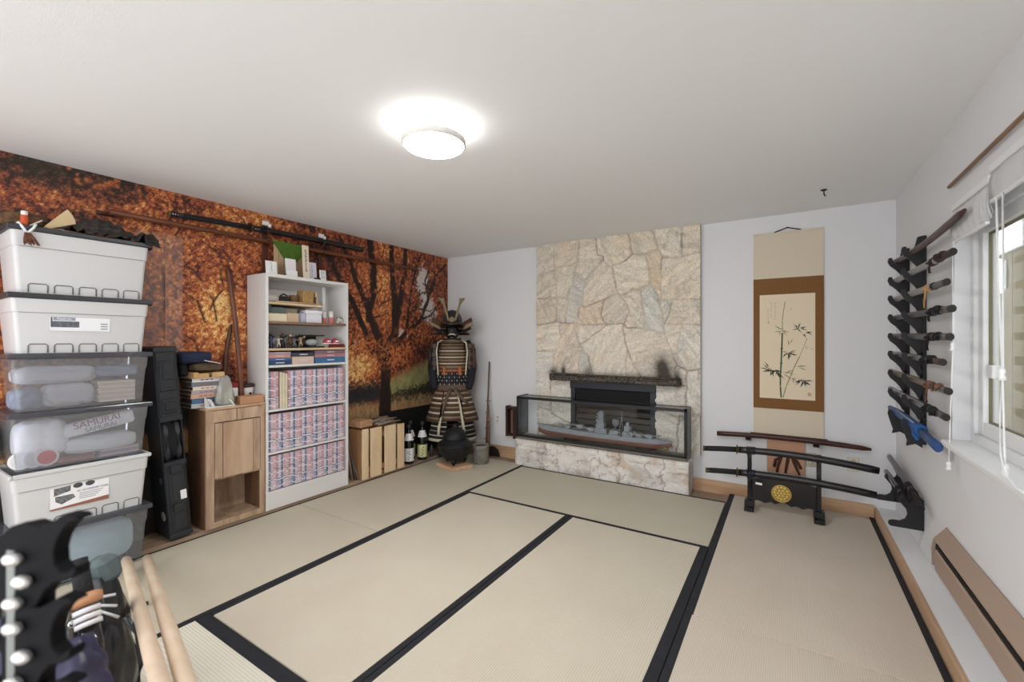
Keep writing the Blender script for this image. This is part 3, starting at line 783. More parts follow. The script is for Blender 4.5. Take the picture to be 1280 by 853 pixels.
# ================================================================ CEILING LAMP, CEILING HOOK
lamp = thing('ceiling_lamp', 'round flush ceiling lamp with a glowing opal bowl and metal ring', 'lamp', (-1.49, 1.63, ZC))
b = MB(); b.lathe([(0.0, -0.001), (0.128, -0.001), (0.132, -0.01), (0.132, -0.06)], (-1.49, 1.63, ZC), 48)
b.build('upper_drum', M_emit('lamp drum glow', (255, 253, 250), LAMP_DRUM), lamp)
b = MB(); b.lathe([(0.131, -0.058), (0.155, -0.062), (0.157, -0.066), (0.157, -0.09), (0.154, -0.094), (0.148, -0.094)], (-1.49, 1.63, ZC), 48)
b.build('metal_ring', M('satin nickel ring', (226, 224, 219), 0.55), lamp)
b = MB(); b.lathe([(0.148, -0.09), (0.14, -0.1), (0.11, -0.108), (0.06, -0.112), (0.0, -0.113)], (-1.49, 1.63, ZC), 48)
b.build('opal_bowl', M_emit('lamp bowl glow', (255, 253, 250), LAMP_DISC), lamp)
hk = thing('ceiling_hook', 'small dark screw hook in the ceiling near the right wall', 'hook', (0.213, 3.77, ZC))
b = MB(); b.lathe([(0.0, -0.001), (0.02, -0.001), (0.018, -0.006), (0.0, -0.008)], (0.213, 3.77, ZC), 12); b.build('rosette', black_metal, hk)
b = MB(); b.tube([(0.213, 3.77, ZC-.005), (0.213, 3.77, ZC-.03), (0.217, 3.77, ZC-.042), (0.225, 3.77, ZC-.044)], 0.004, 6); b.build('hook', black_metal, hk)

# ================================================================ STORAGE BINS
BX0, BX1, BY0, BY1 = -3.69, -3.325, 0.503, 1.092
grey_bin = M('pale grey bin plastic', (208, 209, 210), 0.42, spec=0.5)
lid_dark = M('charcoal bin lid', (52, 53, 58), 0.4)
lid_grey = M_clear('smoky bin lid', (210, 214, 224), haze=0.3, hazecol=(160, 164, 176), refl=1.0, rough=0.15)
clear_bin = M_clear('clear bin plastic', (240, 243, 250), haze=0.2, hazecol=(255, 255, 255), refl=1.0, rough=0.12, bump=0.1, bscale=8)
groove = M('bin moulding groove', (118, 118, 122), 0.5)
def bin_(z0, z1, clear, lidmat, label, vents=True, rim=False):
    t = thing('storage_bin', label, 'storage bin', ((BX0+BX1)/2, (BY0+BY1)/2, z0), 0, 'storage bins stacked against the mural')
    mat = clear_bin if clear else grey_bin
    zl = z1-0.03
    k = 0.02                                             # taper
    def sect(z):
        f = (zl-z)/(zl-z0)
        return BX0+0.012+k*f, BX1-0.012-k*f, BY0+0.014+k*f, BY1-0.014-k*f
    b = MB(); n = 6
    rings = []
    r = 0.02
    zs = [z0+0.001, z0+0.02, z0+(zl-z0)*0.75, z0+(zl-z0)*0.755, zl]
    for i, z in enumerate(zs):
        xa, xb, ya, yb = sect(z)
        e = 0.004 if i >= 3 else 0.0
        xa -= e; xb += e; ya -= e; yb += e
        pts = []
        for cx, cy, a in ((xb-r, yb-r, 0), (xa+r, yb-r, 90), (xa+r, ya+r, 180), (xb-r, ya+r, 270)):
            for j in range(4):
                q = math.radians(a+30*j); pts.append((cx+r*math.cos(q), cy+r*math.sin(q), z))
        rings.append([b.bm.verts.new(p) for p in pts])
    for ra, rb in zip(rings[:-1], rings[1:]):
        for i in range(len(ra)):
            b.bm.faces.new((ra[i], ra[(i+1) % len(ra)], rb[(i+1) % len(ra)], rb[i]))
    b.bm.faces.new(list(reversed(rings[0])))
    b.build('bin_body', mat, t, smooth=40)
    b = MB()
    if rim:
        for xa, xb, ya, yb in ((BX0, BX1, BY0, BY0+.016), (BX0, BX1, BY1-.016, BY1), (BX0, BX0+.016, BY0+.016, BY1-.016), (BX1-.016, BX1, BY0+.016, BY1-.016)):
            b.box(xa, xb, ya, yb, zl, z1-0.008, bev=0.004)
        b.build('rim', grey_bin, t)
    else:
        b.box(BX0-0.002, BX1+0.004, BY0-0.006, BY1+0.006, zl+0.002, z1-0.001, bev=0.006, seg=2)
        b.box(BX0+.03, BX1-.03, BY1+.004, BY1+.016, zl-0.004, zl+0.02, bev=0.004)
        b.build('lid', lidmat, t)
    if vents:
        b = MB(); xf = sect(z0+0.05)[1]+0.0015
        for q in range(5):
            yc = BY0+0.11+q*0.097; w = 0.036; h0, h1 = z0+0.004, z0+0.05
            pts = [(xf, yc-w, h0), (xf, yc-w, h1-.008), (xf, yc-w+.008, h1), (xf, yc+w-.008, h1), (xf, yc+w, h1-.008), (xf, yc+w, h0)]
            b.tube(pts, 0.0028, 5)
        b.build('moulded_vents', groove, t)
        b = MB(); xf = sect(z0+(zl-z0)*0.75)[1]+0.003
        b.box(xf-.002, xf+.001, BY0+.04, BY1-.04, z0+(zl-z0)*.75-.001, z0+(zl-z0)*.75+.0015)
        b.build('moulded_line', groove, t)
    return t
Zb = [0.046, 0.368, 0.690, 0.998, 1.304, 1.622, 1.972]
b6 = bin_(Zb[0], Zb[1], True, lid_grey, 'lowest clear bin of the stack, packed with pale blue cloth', vents=False)
b5 = bin_(Zb[1], Zb[2], False, grey_bin, 'pale grey lidless bin with a tool case label, second from the floor', rim=True)
b4 = bin_(Zb[2], Zb[3], True, lid_grey, 'clear bin holding round badges and a SAMURAI bag', vents=False)
b3 = bin_(Zb[3], Zb[4], True, lid_grey, 'clear bin holding plastic bags and a block of papers', vents=False)
b2 = bin_(Zb[4], Zb[5], False, lid_dark, 'pale grey bin with charcoal lid and a grey striped product label')
b1 = bin_(Zb[5], Zb[6], False, lid_dark, 'topmost pale grey bin, under the crumpled black cloth')
# labels on the opaque bins
xf = BX1-0.012-0.012+0.0045
b = MB(); b.box(xf, xf+.001, 0.655, 0.9, 1.425, 1.505); b.build('product_label', M('white label', (236, 238, 242), 0.5), b2)
b = MB(); b.box(xf+.001, xf+.0016, 0.658, 0.77, 1.445, 1.478); b.box(xf+.001, xf+.0016, 0.658, 0.665, 1.478, 1.5); b.build('label_picture', M('label grey picture', (110, 114, 124), 0.6, var=0.8, scale=90, rgb2=(60, 62, 70)), b2)
b = MB(); b.box(xf+.001, xf+.0016, 0.668, 0.755, 1.482, 1.5); b.build('label_band', M('label blue grey band', (150, 156, 170), 0.6), b2)
lettering('Plastron', 0.017, paper_white, b2, face_px(xf+.0018, 0.71, 1.491))
b = MB()
for k in range(3): b.box(xf+.001, xf+.0016, 0.86, 0.89, 1.435+k*.014, 1.442+k*.014)
b.build('label_print', M('label small print', (150, 154, 166), 0.7), b2)
xg = BX1-0.012-0.012+0.0045
b = MB(); b.box(xg, xg+.001, 0.655, 0.895, 0.455, 0.60); b.build('case_label', M('rust label ground', (150, 96, 76), 0.5), b5)
b = MB(); b.prism([(0.655, 0.462), (0.895, 0.478), (0.895, 0.598), (0.655, 0.588)], 'x', xg+.001, xg+.0016); b.build('label_panel', paper_white, b5)
b = MB()
b.prism([(0.67, 0.53), (0.735, 0.545), (0.735, 0.575), (0.67, 0.57)], 'x', xg+.0016, xg+.0022)
b.prism([(0.675, 0.5), (0.70, 0.48), (0.755, 0.505), (0.745, 0.525), (0.675, 0.526)], 'x', xg+.0016, xg+.0022)
b.build('label_case_picture', M('label case picture', (72, 74, 78), 0.6, var=0.8, scale=120, rgb2=(150, 152, 156)), b5)
b = MB()
for yc in (0.765, 0.815):
    b.prism([(yc+.02*math.cos(a), .567+.014*math.sin(a)) for a in [k*math.pi/8 for k in range(16)]], 'x', xg+.0016, xg+.0022)
b.build('label_round_picture', M('label round picture', (88, 90, 92), 0.6, var=0.8, scale=150, rgb2=(40, 42, 44)), b5)
lettering('AC ACCESSORY CASE', 0.0135, ink, b5, face_px(xg+.002, 0.826, 0.535))
b = MB()
for k in range(4): b.box(xg+.0016, xg+.002, 0.77, 0.87-.01*k, 0.519-k*.010, 0.5225-k*.010)
b.build('label_print', M('label small print', (150, 154, 166), 0.7) , b5)
b = MB(); b.box(xg+.0016, xg+.002, 0.85, 0.885, 0.583, 0.588); b.build('label_mark', M('label yellow mark', (222, 190, 90), 0.6), b5)

# contents of the clear bins
bagm = M_clear('milky plastic bag', (255, 255, 255), haze=0.8, hazecol=(252, 252, 255), refl=1.2, rough=0.18, bump=0.9, bscale=18)
def lump(name, label, cat, c, size, mat, seed, amp=0.22, seg=22, group=None, parent=None, fq=2.4):
    """a soft crumpled volume"""
    b = MB(); ret = bmesh.ops.create_icosphere(b.bm, subdivisions=4, radius=1.0)
    rng = np.random.RandomState(seed); ph = rng.rand(6)*6.28
    for v in ret['verts']:
        p = v.co.copy()
        e = 4.0
        n = (abs(p.x)**e+abs(p.y)**e+abs(p.z)**e)**(1/e); p = p/n
        w = math.sin(fq*3*p.x+ph[0]+2*p.z)+math.sin(fq*4*p.y+ph[1]+3*p.x)+math.sin(fq*5*p.z+ph[2]+4*p.y)*0.7+0.6*math.sin(fq*9*p.y+ph[3]+fq*5*p.z)
        k = 1+amp*w/3.3
        v.co = Vector((c[0]+p.x*size[0]/2*min(k, 1.0), c[1]+p.y*size[1]/2*min(k, 1.0), c[2]+p.z*size[2]/2*min(k, 1.0)))
    for f in b.bm.faces: f.smooth = True
    o = b.build(name, mat, parent)
    if parent is None: tag(o, label, cat, group)
    return o
z = Zb[3]+0.004
lump('plastic_bag', 'milky plastic bag along the top of the upper clear bin', 'bag', (-3.42, 0.69, z+.185), (0.13, 0.34, 0.1), bagm, 11)
lump('plastic_bag', 'crumpled shiny plastic bag low in the middle of the upper clear bin', 'bag', (-3.42, 0.74, z+.07), (0.09, 0.22, 0.13), bagm, 12, amp=0.3)
lump('folded_cloth', 'dark grey folded cloth at the left end of the upper clear bin', 'cloth', (-3.44, 0.58, z+.06), (0.17, 0.12, 0.115), M('slate cloth', (146, 154, 174), 0.9, var=0.6, scale=25), 13, amp=0.1)
b = MB()
for k in range(9): b.box(-3.50-.004*(k % 3), -3.385-.003*(k % 2), 0.862-.003*(k % 3), 1.03, z+.012+k*.0135, z+.024+k*.0135, mi=k % 2, bev=0.001)
tag(b.build('paper_block', [M('cream papers', (236, 226, 210), 0.8), M('pinkish papers', (226, 204, 196), 0.8)]), 'thick block of cream papers at the right end of the upper clear bin', 'papers')
lump('dark_bag', 'grey blue bag lying over the papers in the upper clear bin', 'bag', (-3.46, 0.95, z+.19), (0.12, 0.22, 0.07), M('blue grey bag', (150, 158, 178), 0.6, var=0.5, scale=18), 14)
z = Zb[2]+0.004
lump('plastic_bag', 'large plain white bag at the left of the lower clear bin', 'bag', (-3.43, 0.635, z+.15), (0.14, 0.21, 0.2), M('matt white bag', (250, 250, 252), 0.6, bump=0.4, bscale=14), 15, amp=0.16)
lump('plastic_bag', 'grey white bag under the SAMURAI bag in the lower clear bin', 'bag', (-3.43, 0.88, z+.085), (0.14, 0.32, 0.1), M('grey white bag', (240, 244, 248), 0.6, bump=0.4, bscale=14), 16)
sb = thing('printed_bag', 'long white bag printed SAMURAI in the lower clear bin', 'bag', (-3.40, 0.86, z+.19))
b = MB(); b.obox((-3.405, 0.865, z+.195), (0.06, 0.32, 0.075), (math.radians(10), 0, 0), bev=0.012); b.build('bag_body', M('bag white', (252, 252, 254), 0.45, bump=0.5, bscale=16), sb)
redblue = M('violet red print', (148, 92, 116), 0.7)
lettering('SAMURAI', 0.05, redblue, sb, face_px(-3.3735, 0.855, z+.212, math.radians(10)))
lettering('SAMURAI', 0.034, M('grey violet print', (120, 122, 150), 0.7), sb, face_px(-3.3735, 0.87, z+.178, math.radians(10)))
for k, (yc, lab, col) in enumerate(((0.555, 'white paper badge furthest left in the lower clear bin', (228, 228, 232)), (0.60, 'white paper badge half behind the red badge', (222, 222, 228)), (0.648, 'round red badge with white rim in the lower clear bin', (214, 104, 112)))):
    t = thing('round_badge', lab, 'badge', (-3.372+.003*k, yc, z), 0, 'round badges in the clear bin')
    b = MB(); c = (yc, z+.052)
    b.prism([(c[0]+.047*math.cos(a), c[1]+.047*math.sin(a)) for a in [q*math.pi/16 for q in range(32)]], 'x', -3.374+.004*k, -3.371+.004*k); b.build('rim', paper_white, t)
    b = MB(); b.prism([(c[0]+.037*math.cos(a), c[1]+.037*math.sin(a)) for a in [q*math.pi/16 for q in range(32)]], 'x', -3.371+.004*k, -3.3704+.004*k); b.build('face', M('badge face %d' % k, col, 0.6, var=0.3, scale=90), t)
b = MB()
for k in range(5): b.box(-3.5, -3.375-.004*(k % 2), 0.86+.01*(k % 2), 1.045, z+.003+k*.009, z+.0115+k*.009, mi=k % 3, bev=0.001)
tag(b.build('magazine_pile', [M('magazine white', (232, 230, 234), 0.6), M('magazine pink', (224, 176, 180), 0.6), M('magazine blue', (170, 178, 204), 0.6)]), 'small pile of thin magazines at the right of the lower clear bin', 'magazines')
b = MB(); b.box(-3.45, -3.38, 0.70, 0.85, z+.002, z+.022, bev=0.003)
tag(b.build('red_packet', M('dull red packet', (178, 112, 116), 0.6)), 'flat dull red packet beside the red badge', 'packet')
z = Zb[0]+0.004
lump('blue_cloth', 'pale blue cloth filling the lowest clear bin', 'cloth', (-3.51, 0.79, z+.13), (0.28, 0.50, 0.255), M('pale blue cloth', (216, 244, 252), 0.85, bump=0.2, bscale=10), 18, amp=0.07)

# ---- things lying on the topmost bin
zt = Zb[6]+0.001
hk_m = M('black grey hakama cloth', (26, 25, 25), 0.85, var=0.7, scale=26, rgb2=(74, 66, 60), stretch=(0.5, 0.5, 3))
def hak(u, v):
    y = 0.755+0.375*u; x = -3.60+0.295*v
    env = max(0.0, math.sin(math.pi*min(1, u*1.25+0.04)))**0.6
    h = 0.012+0.105*env*math.sin(math.pi*min(1, 0.12+v*0.95))**0.7
    if u > 0.72: h = 0.016+0.05*max(0, math.sin(math.pi*(u-.72)/.3))*0.9+0.012*(1-v)
    h += 0.008*math.sin(46*u+11*v)+0.006*math.sin(25*u-19*v)
    zz = zt+max(0.004, h)
    if v > 0.93 and u > 0.8: x += 0.012; zz = zt-0.02*(u-.8)/.2+0.0
    return (x, y, zz)
b = MB(); b.sheet(hak, 60, 30, thick=0.004); tag(b.build('hakama', hk_m), 'crumpled black and grey pleated cloth on the topmost bin', 'cloth')
bt = thing('spray_bottle', 'small orange bottle with white cap on the topmost bin', 'bottle', (-3.37, 0.567, zt))
b = MB(); b.lathe([(0, 0), (.014, 0), (.015, .004), (.015, .05), (.010, .056)], (-3.37, .567, zt), 14); b.build('bottle_body', M('orange plastic', (206, 84, 44), 0.4), bt)
b = MB(); b.lathe([(.011, .054), (.013, .056), (.013, .075), (0, .077)], (-3.37, .567, zt), 14); b.build('cap', M('cap white', (238, 230, 226), 0.4), bt)
ts = thing('tassel', 'brown tassel on a white loop hanging over the topmost bin', 'tassel', (-3.32, 0.57, zt))
b = MB()
b.tube([(-3.36, .60, zt+.004), (-3.33, .60, zt+.006), (-3.3195, .592, zt-.014), (-3.3195, .57, zt-.045)], .006, 7)
b.tube([(-3.36, .54, zt+.004), (-3.33, .54, zt+.006), (-3.3195, .55, zt-.014), (-3.3195, .568, zt-.045)], .006, 7); b.build('loop', paper_white, ts)
b = MB(); rr = random.Random(8)
for k in range(26):
    a = rr.uniform(-.022, .026); b.tube([(-3.315, .568+a*.3, zt-.045), (-3.310, .572+a*.8, zt-.07), (-3.306+rr.uniform(-.004, .008), .578+a*1.3, zt-.095-rr.uniform(0, .016))], [.005, .004, .002], 5)
b.build('fringe', M('brown silk fringe', (92, 54, 36), 0.7, var=0.5, scale=60, rgb2=(140, 90, 60)), ts)
fn = thing('folding_fan', 'part open beige folding fan leaning on the topmost bin', 'fan', (-3.44, 0.66, zt))
b = MB()
for k in range(7):
    a = math.radians(52-k*4.5); L = 0.15-.004*k
    b.obox((-3.42+.004*k, .652+.5*L*math.cos(a), zt+.012+.5*L*math.sin(a)), (.003, L, .017), (a, 0, 0), bev=.001)
b.build('fan_ribs', M('beige bamboo', (214, 192, 150), 0.6), fn)
b = MB(); b.tube([(-3.40, .652, zt+.012), (-3.385, .655, zt+.005), (-3.36, .69, zt+.003), (-3.34, .70, zt+.003)], .004, 6); b.build('cord', M('tan cord', (170, 124, 84), 0.8), fn)
b = MB(); b.obox((-3.40, .79, zt+.006), (.035, .17, .007), (0, 0, math.radians(5)), bev=.002); tag(b.build('bamboo_stick', MATS['beige bamboo']), 'flat beige bamboo slat lying beside the black cloth', 'slat')
gb = thing('glasses_case', 'small grey box with white catch behind the folding fan', 'box', (-3.62, .745, zt))
b = MB(); b.prism([(.70, zt+.002), (.80, zt+.002), (.775, zt+.1), (.745, zt+.1)], 'x', -3.66, -3.61, bev=.004); b.build('box_body', M('steel grey box', (88, 92, 98), 0.4, 0.3), gb)
b = MB(); b.box(-3.61, -3.60, .745, .77, zt+.085, zt+.112, bev=.003); b.build('catch', paper_white, gb)
lump('dark_bundle', 'dark brown cloth bundle at the left end of the topmost bin', 'cloth', (-3.53, .60, zt+.045), (.2, .2, .085), M('dark brown cloth', (48, 36, 28), 0.85, var=0.8, scale=20, rgb2=(120, 88, 50)), 21, amp=0.3)
b = MB(); b.tube([(-3.40, .585, zt+.004), (-3.415, .64, zt+.05)], .004, 6, mi=0); tag(b.build('white_pen', paper_white), 'thin white stick lying behind the orange bottle', 'stick')

# ================================================================ BLACK HARD CASE standing between bins and cabinet
hc = thing('hard_case', 'long black hard case standing on end beside the storage bins', 'case', (-3.56, 1.29, 0.047), (math.radians(4.3), 0, 0))
def hcb(): return MB()
b = hcb()
b.box(-.10, .132, -.058, .058, .002, .53, bev=.008); b.box(-.10, .132, -.058, .058, .80, 1.29, bev=.008)
b.box(-.10, .06, -.056, .056, .53, .80, bev=.006)
for z0, z1 in ((.06, .20), (.24, .46), (.85, .95), (1.0, 1.2)):
    b.box(.13, .141, -.044, .044, z0, z1, bev=.005)
    b.box(.139, .146, -.026, .026, z0+.02, z1-.02, bev=.003)
for z in (.03, .515, .815, 1.27):
    b.box(.10, .14, -.064, .064, z-.016, z+.016, bev=.004)
for y in (-.062, .058): b.box(-.09, .12, y, y+.006, .02, 1.27, bev=.001)
b.build('case_shell', black_plastic, hc, local=True)
b = hcb()
b.tube([(.06, -.035, .535), (.125, -.035, .56), (.135, -.035, .60), (.135, -.035, .73), (.125, -.035, .77), (.06, -.035, .795)], .013, 10); b.build('handle', black_plastic, hc, local=True)
b = hcb()
b.tube([(.06, .03, .535), (.125, .03, .56), (.135, .03, .60), (.135, .03, .73), (.125, .03, .77), (.06, .03, .795)], .013, 10); b.build('handle', black_plastic, hc, local=True)
for z in (.22, .48, .9, 1.1):
    b = hcb(); b.box(.138, .155, -.03, .03, z-.025, z+.025, bev=.004); b.build('latch', M('latch plastic', (36, 39, 44), 0.45), hc, local=True)
b = hcb(); b.box(.146, .1475, .01, .044, .27, .33); b.build('sticker', paper_white, hc, local=True, ).__setitem__('label', 'white sticker')
b = hcb(); b.lathe([(0, .006), (.02, .006), (.024, 0)], (0, 0, 0), 16)
bmesh.ops.rotate(b.bm, verts=b.bm.verts[:], matrix=Matrix.Rotation(math.radians(90), 3, 'X')); bmesh.ops.translate(b.bm, verts=b.bm.verts[:], vec=(.06, -.058, .4)); b.build('lock', M('grey lock', (90, 98, 108), 0.4, 0.4), hc, local=True)
b = hcb(); b.lathe([(0, .002), (.03, .002), (.032, 0)], (0, 0, 0), 20)
bmesh.ops.rotate(b.bm, verts=b.bm.verts[:], matrix=Matrix.Rotation(math.radians(90), 3, 'X')); bmesh.ops.translate(b.bm, verts=b.bm.verts[:], vec=(.05, -.062, .16)); b.build('round_sticker', M('worn pale sticker', (150, 146, 140), 0.7), hc, local=True)
# ================================================================ OAK CABINET
CX0, CX1, CY0, CY1, CZ0, CZ1 = -3.70, -3.42, 1.432, 1.835, 0.047, 0.898
cb = thing('cabinet', 'narrow light oak cabinet with an open compartment at the bottom', 'cabinet', ((CX0+CX1)/2, (CY0+CY1)/2, CZ0))
b = MB()
b.box(CX0, CX1-.02, CY0, CY0+.016, CZ0, CZ1-.018, 1, .001)
b.box(CX0, CX1-.02, CY1-.016, CY1, CZ0, CZ1-.018, 1, .001)
b.box(CX0, CX1-.02, CY0+.016, CY1-.016, CZ0, CZ0+.03, 0, .001)
b.box(CX0, CX1-.02, CY0+.016, CY1-.016, .375, .39, 0, .001)
b.box(CX0, CX0+.008, CY0+.016, CY1-.016, CZ0+.03, CZ1-.018, 0)
b.box(CX0, CX1+.004, CY0-.004, CY1+.002, CZ1-.018, CZ1, 2, .0015)
b.build('carcass', [oak, oak_dark, oak_top], cb)
b = MB()                                                # face frame: stiles and rails
b.box(CX1-.02, CX1, CY0, CY0+.05, CZ0, CZ1-.019, 0, .001); b.box(CX1-.02, CX1, CY1-.035, CY1, CZ0, CZ1-.019, 0, .001)
b.box(CX1-.02, CX1, CY0+.05, CY1-.035, CZ0, CZ0+.04, 0, .001)
b.build('face_frame', oak, cb)
b = MB(); b.box(CX1-.018, CX1+.003, CY0+.010, 1.627, .792, CZ1-.022, 0, .001); b.build('drawer', oak, cb)
b = MB(); b.box(CX1-.018, CX1+.003, 1.633, CY1-.010, .792, CZ1-.022, 0, .001); b.build('drawer', oak, cb)
for ya_, yb_ in ((CY0+.054, 1.534), (1.748, CY1-.039)):
    b = MB(); b.box(CX1-.018, CX1+.002, ya_, yb_, .392, .785, 0, .001); b.build('door_stile', oak, cb)
b = MB(); b.box(CX1-.018, CX1+.006, 1.538, 1.744, .392, .785, 0, .001); b.build('door', M_wood('cathedral oak', (208, 182, 156), (164, 132, 106), 'z', fine=6), cb)

# ---- on top of the cabinet
zc = CZ1+0.001
cols = [('white', (232, 230, 228)), ('slate', (116, 122, 130)), ('ivory', (224, 214, 200)), ('mauve', (176, 160, 170)), ('tan', (200, 168, 140)), ('blue', (74, 110, 150)), ('grey', (180, 182, 186))]
labs = ['white paged book at the top of the stack on the oak cabinet', 'slate grey book second from the top of the stack on the cabinet', 'ivory book third in the stack on the cabinet', 'mauve spined book in the middle of the stack on the cabinet',
        'tan spined book just above the blue one on the cabinet', 'blue spined book near the bottom of the stack on the cabinet', 'grey book at the bottom of the stack on the cabinet']
zz = zc; rr = random.Random(3)
for k in range(6, -1, -1):
    th = [.03, .03, .026, .026, .03, .036, .03][k]
    y0 = 1.375+rr.uniform(-.006, .006); y1 = 1.555+rr.uniform(-.012, .008); xf_ = -3.494+rr.uniform(-.008, .006)
    t = thing('book', labs[k], 'book', (-3.56, 1.46, zz), 0, 'books stacked on the oak cabinet')
    m_ = M('book cover '+cols[k][0], cols[k][1], 0.55)
    b = MB()
    b.box(-3.68, xf_, y0, y1, zz, zz+.003, bev=.0008); b.box(-3.68, xf_, y0, y1, zz+th-.003, zz+th, bev=.0008); b.box(xf_-.004, xf_, y0, y1, zz+.0025, zz+th-.0025)
    b.build('cover', m_, t)
    b = MB(); b.box(-3.676, xf_-.004, y0+.003, y1-.003, zz+.003, zz+th-.003); b.build('pages', M('dark brown pages', (92, 74, 60), 0.9, var=0.5, scale=80, stretch=(1, 1, 8)), t)  # page edges coloured a streaky dark brown
    b = MB()
    for q in range(3):
        a = y0+.05+q*.03; b.box(xf_, xf_+.0006, a, a+.022, zz+th*.38, zz+th*.62)
    b.build('title_marks', M('pale spine print', (226, 200, 186) if k in (1, 5) else (150, 90, 84), 0.7), t)
    zz += th+.0006
b = MB(); b.box(-3.66, -3.46, 1.372, 1.40, zz+.001, zz+.04, 0, .002); b.box(-3.66, -3.455, 1.40, 1.465, zz+.001, zz+.032, 0, .002); b.box(-3.66, -3.455, 1.485, 1.565, zz+.001, zz+.036, 0, .002); b.box(-3.66, -3.46, 1.465, 1.485, zz+.001, zz+.02, 1)
tag(b.build('wooden_box', [M_wood('yellow box wood', (222, 192, 140), (190, 150, 98), 'y'), M('box gap dark', (96, 66, 44), 0.8)]), 'yellowish wooden box on top of the book stack', 'box')
zz += .042
lump('folded_cloth', 'brown folded cloth on the wooden box above the books', 'cloth', (-3.555, 1.475, zz+.032), (.19, .2, .06), M('brown olive cloth', (92, 74, 56), 0.9, var=0.7, scale=22, rgb2=(54, 42, 34), stretch=(1, 1, 4)), 31, amp=.14)
lump('folded_cloth', 'navy folded garment at the very top of the pile on the cabinet', 'cloth', (-3.565, 1.405, zz+.102), (.2, .2, .085), M('navy cloth', (30, 42, 70), 0.9, var=0.5, scale=16), 32, amp=.14)
lump('folded_cloth', 'black folded cloth between the hard case and the book pile', 'cloth', (-3.60, 1.345, zz+.02), (.15, .05, .11), M('black folded cloth', (24, 24, 28), 0.9), 33, amp=.14)
b = MB(); b.obox((-3.47, 1.485, zz+.069), (.07, .085, .005), (math.radians(-12), math.radians(8), math.radians(18)), bev=.001); tag(b.build('paper_slip', paper_white), 'white paper slip on the brown folded cloth', 'paper')
# clear bag, trays, box, cup
pb = lump('plastic_bag', 'clear plastic bag slumped on the cabinet in front of the books', 'bag', (-3.452, 1.565, zc+.115), (.055, .15, .215), M_clear('clear carrier', (252, 252, 250), haze=0.4, hazecol=(235, 236, 232), refl=1.8, rough=.15, bump=1.0, bscale=20), 34, amp=.3)
me = pb.data
for v in me.vertices:
    f = max(0, v.co.z)/.2; v.co.y = v.co.y*(1-.55*f); v.co.x *= (1-.4*f)
lump('green_packet', 'pale green and white packet inside the clear bag', 'packet', (-3.452, 1.59, zc+.055), (.028, .06, .085), M('pale green packet', (206, 214, 178), 0.5, var=.5, scale=30, rgb2=(240, 240, 236)), 35)
tr = thing('paper_tray', 'low white paper tray at the front edge of the cabinet', 'tray', (-3.45, 1.50, zc))
b = MB(); b.box(-3.484, -3.42, 1.44, 1.62, zc, zc+.004); b.obox((-3.452, 1.475, zc+.032), (.05, .004, .058), (math.radians(25), 0, 0)); b.obox((-3.44, 1.60, zc+.028), (.04, .004, .05), (math.radians(38), 0, 0)); b.build('tray', paper_white, tr)
b = MB(); b.box(-3.482, -3.468, 1.442, 1.452, zc+.004, zc+.075, bev=.001); b.box(-3.482, -3.465, 1.45, 1.47, zc+.004, zc+.06); b.build('card', M('grey card', (196, 192, 188), 0.7), tr)
b = MB(); b.box(-3.53, -3.425, 1.66, 1.83, zc, zc+.055, 0, .002); b.box(-3.52, -3.435, 1.66, 1.825, zc+.055, zc+.0565, 0)
tag(b.build('cardboard_box', M('plain cardboard', (186, 140, 104), 0.85, var=.2, scale=8)), 'low plain cardboard box at the right front of the cabinet', 'box')
rb = thing('gift_box', 'white box with a red lid behind the cardboard box', 'box', (-3.60, 1.715, zc))
b = MB(); b.box(-3.66, -3.57, 1.64, 1.712, zc, zc+.115, bev=.003); b.build('box_body', paper_white, rb)
b = MB(); b.box(-3.662, -3.568, 1.638, 1.714, zc+.115, zc+.15, bev=.003); b.build('box_lid', M('dark red lid', (140, 36, 46), 0.5), rb)
mg = thing('mug', 'white mug with a dark cap beside the bookcase', 'mug', (-3.60, 1.80, zc))
b = MB(); b.lathe([(0, 0), (.028, 0), (.03, .006), (.042, .09), (.042, .115)], (-3.6, 1.795, zc), 20); b.build('cup', M('glazed white', (226, 222, 218), 0.25), mg)
b = MB(); b.lathe([(.044, .108), (.05, .112), (.05, .125), (.046, .135), (0, .138)], (-3.6, 1.795, zc), 20); b.build('cap', M('dark brown cap', (48, 32, 30), 0.5), mg)
b = MB(); b.ball((-3.556, 1.795, zc+.06), .011, sc=(.3, 1, 1)); b.build('spot', ink, mg)

# wooden swords leaning on the wall above the cabinet
def bokken(name, label, p0, p1, bow, mat, r=0.014, flat=1.35, group=None, n=14, bowdir=(0, 0, 1)):
    p0 = Vector(p0); p1 = Vector(p1); d = Vector(bowdir)
    pts = [p0.lerp(p1, k/n)+d*(bow*4*(k/n)*(1-k/n)) for k in range(n+1)]
    rad = [r*(1.0 if k < n-2 else (0.9 if k < n else 0.45)) for k in range(n+1)]
    b = MB(); b.tube(pts, rad, 10, flat=flat, up=bowdir)
    return tag(b.build(name, mat), label, 'wooden sword', group)
red_z = M_wood('red brown sword wood', (124, 76, 56), (86, 46, 36), 'z', rough=.35)
bokken('wooden_sword', 'long reddish wooden sword leaning on the mural beside the bookcase', (-3.56, 1.735, zc+.004), (-3.695, 1.69, 1.965), .015, red_z, .0135, bowdir=(0, 1, 0))
bokken('wooden_sword', 'shorter dark wooden sword standing behind the long leaning one', (-3.67, 1.668, zc+.004), (-3.695, 1.722, 1.50), .02, M_wood('darker sword wood', (104, 66, 46), (72, 42, 30), 'z', rough=.4), .0125, bowdir=(0, -1, 0))

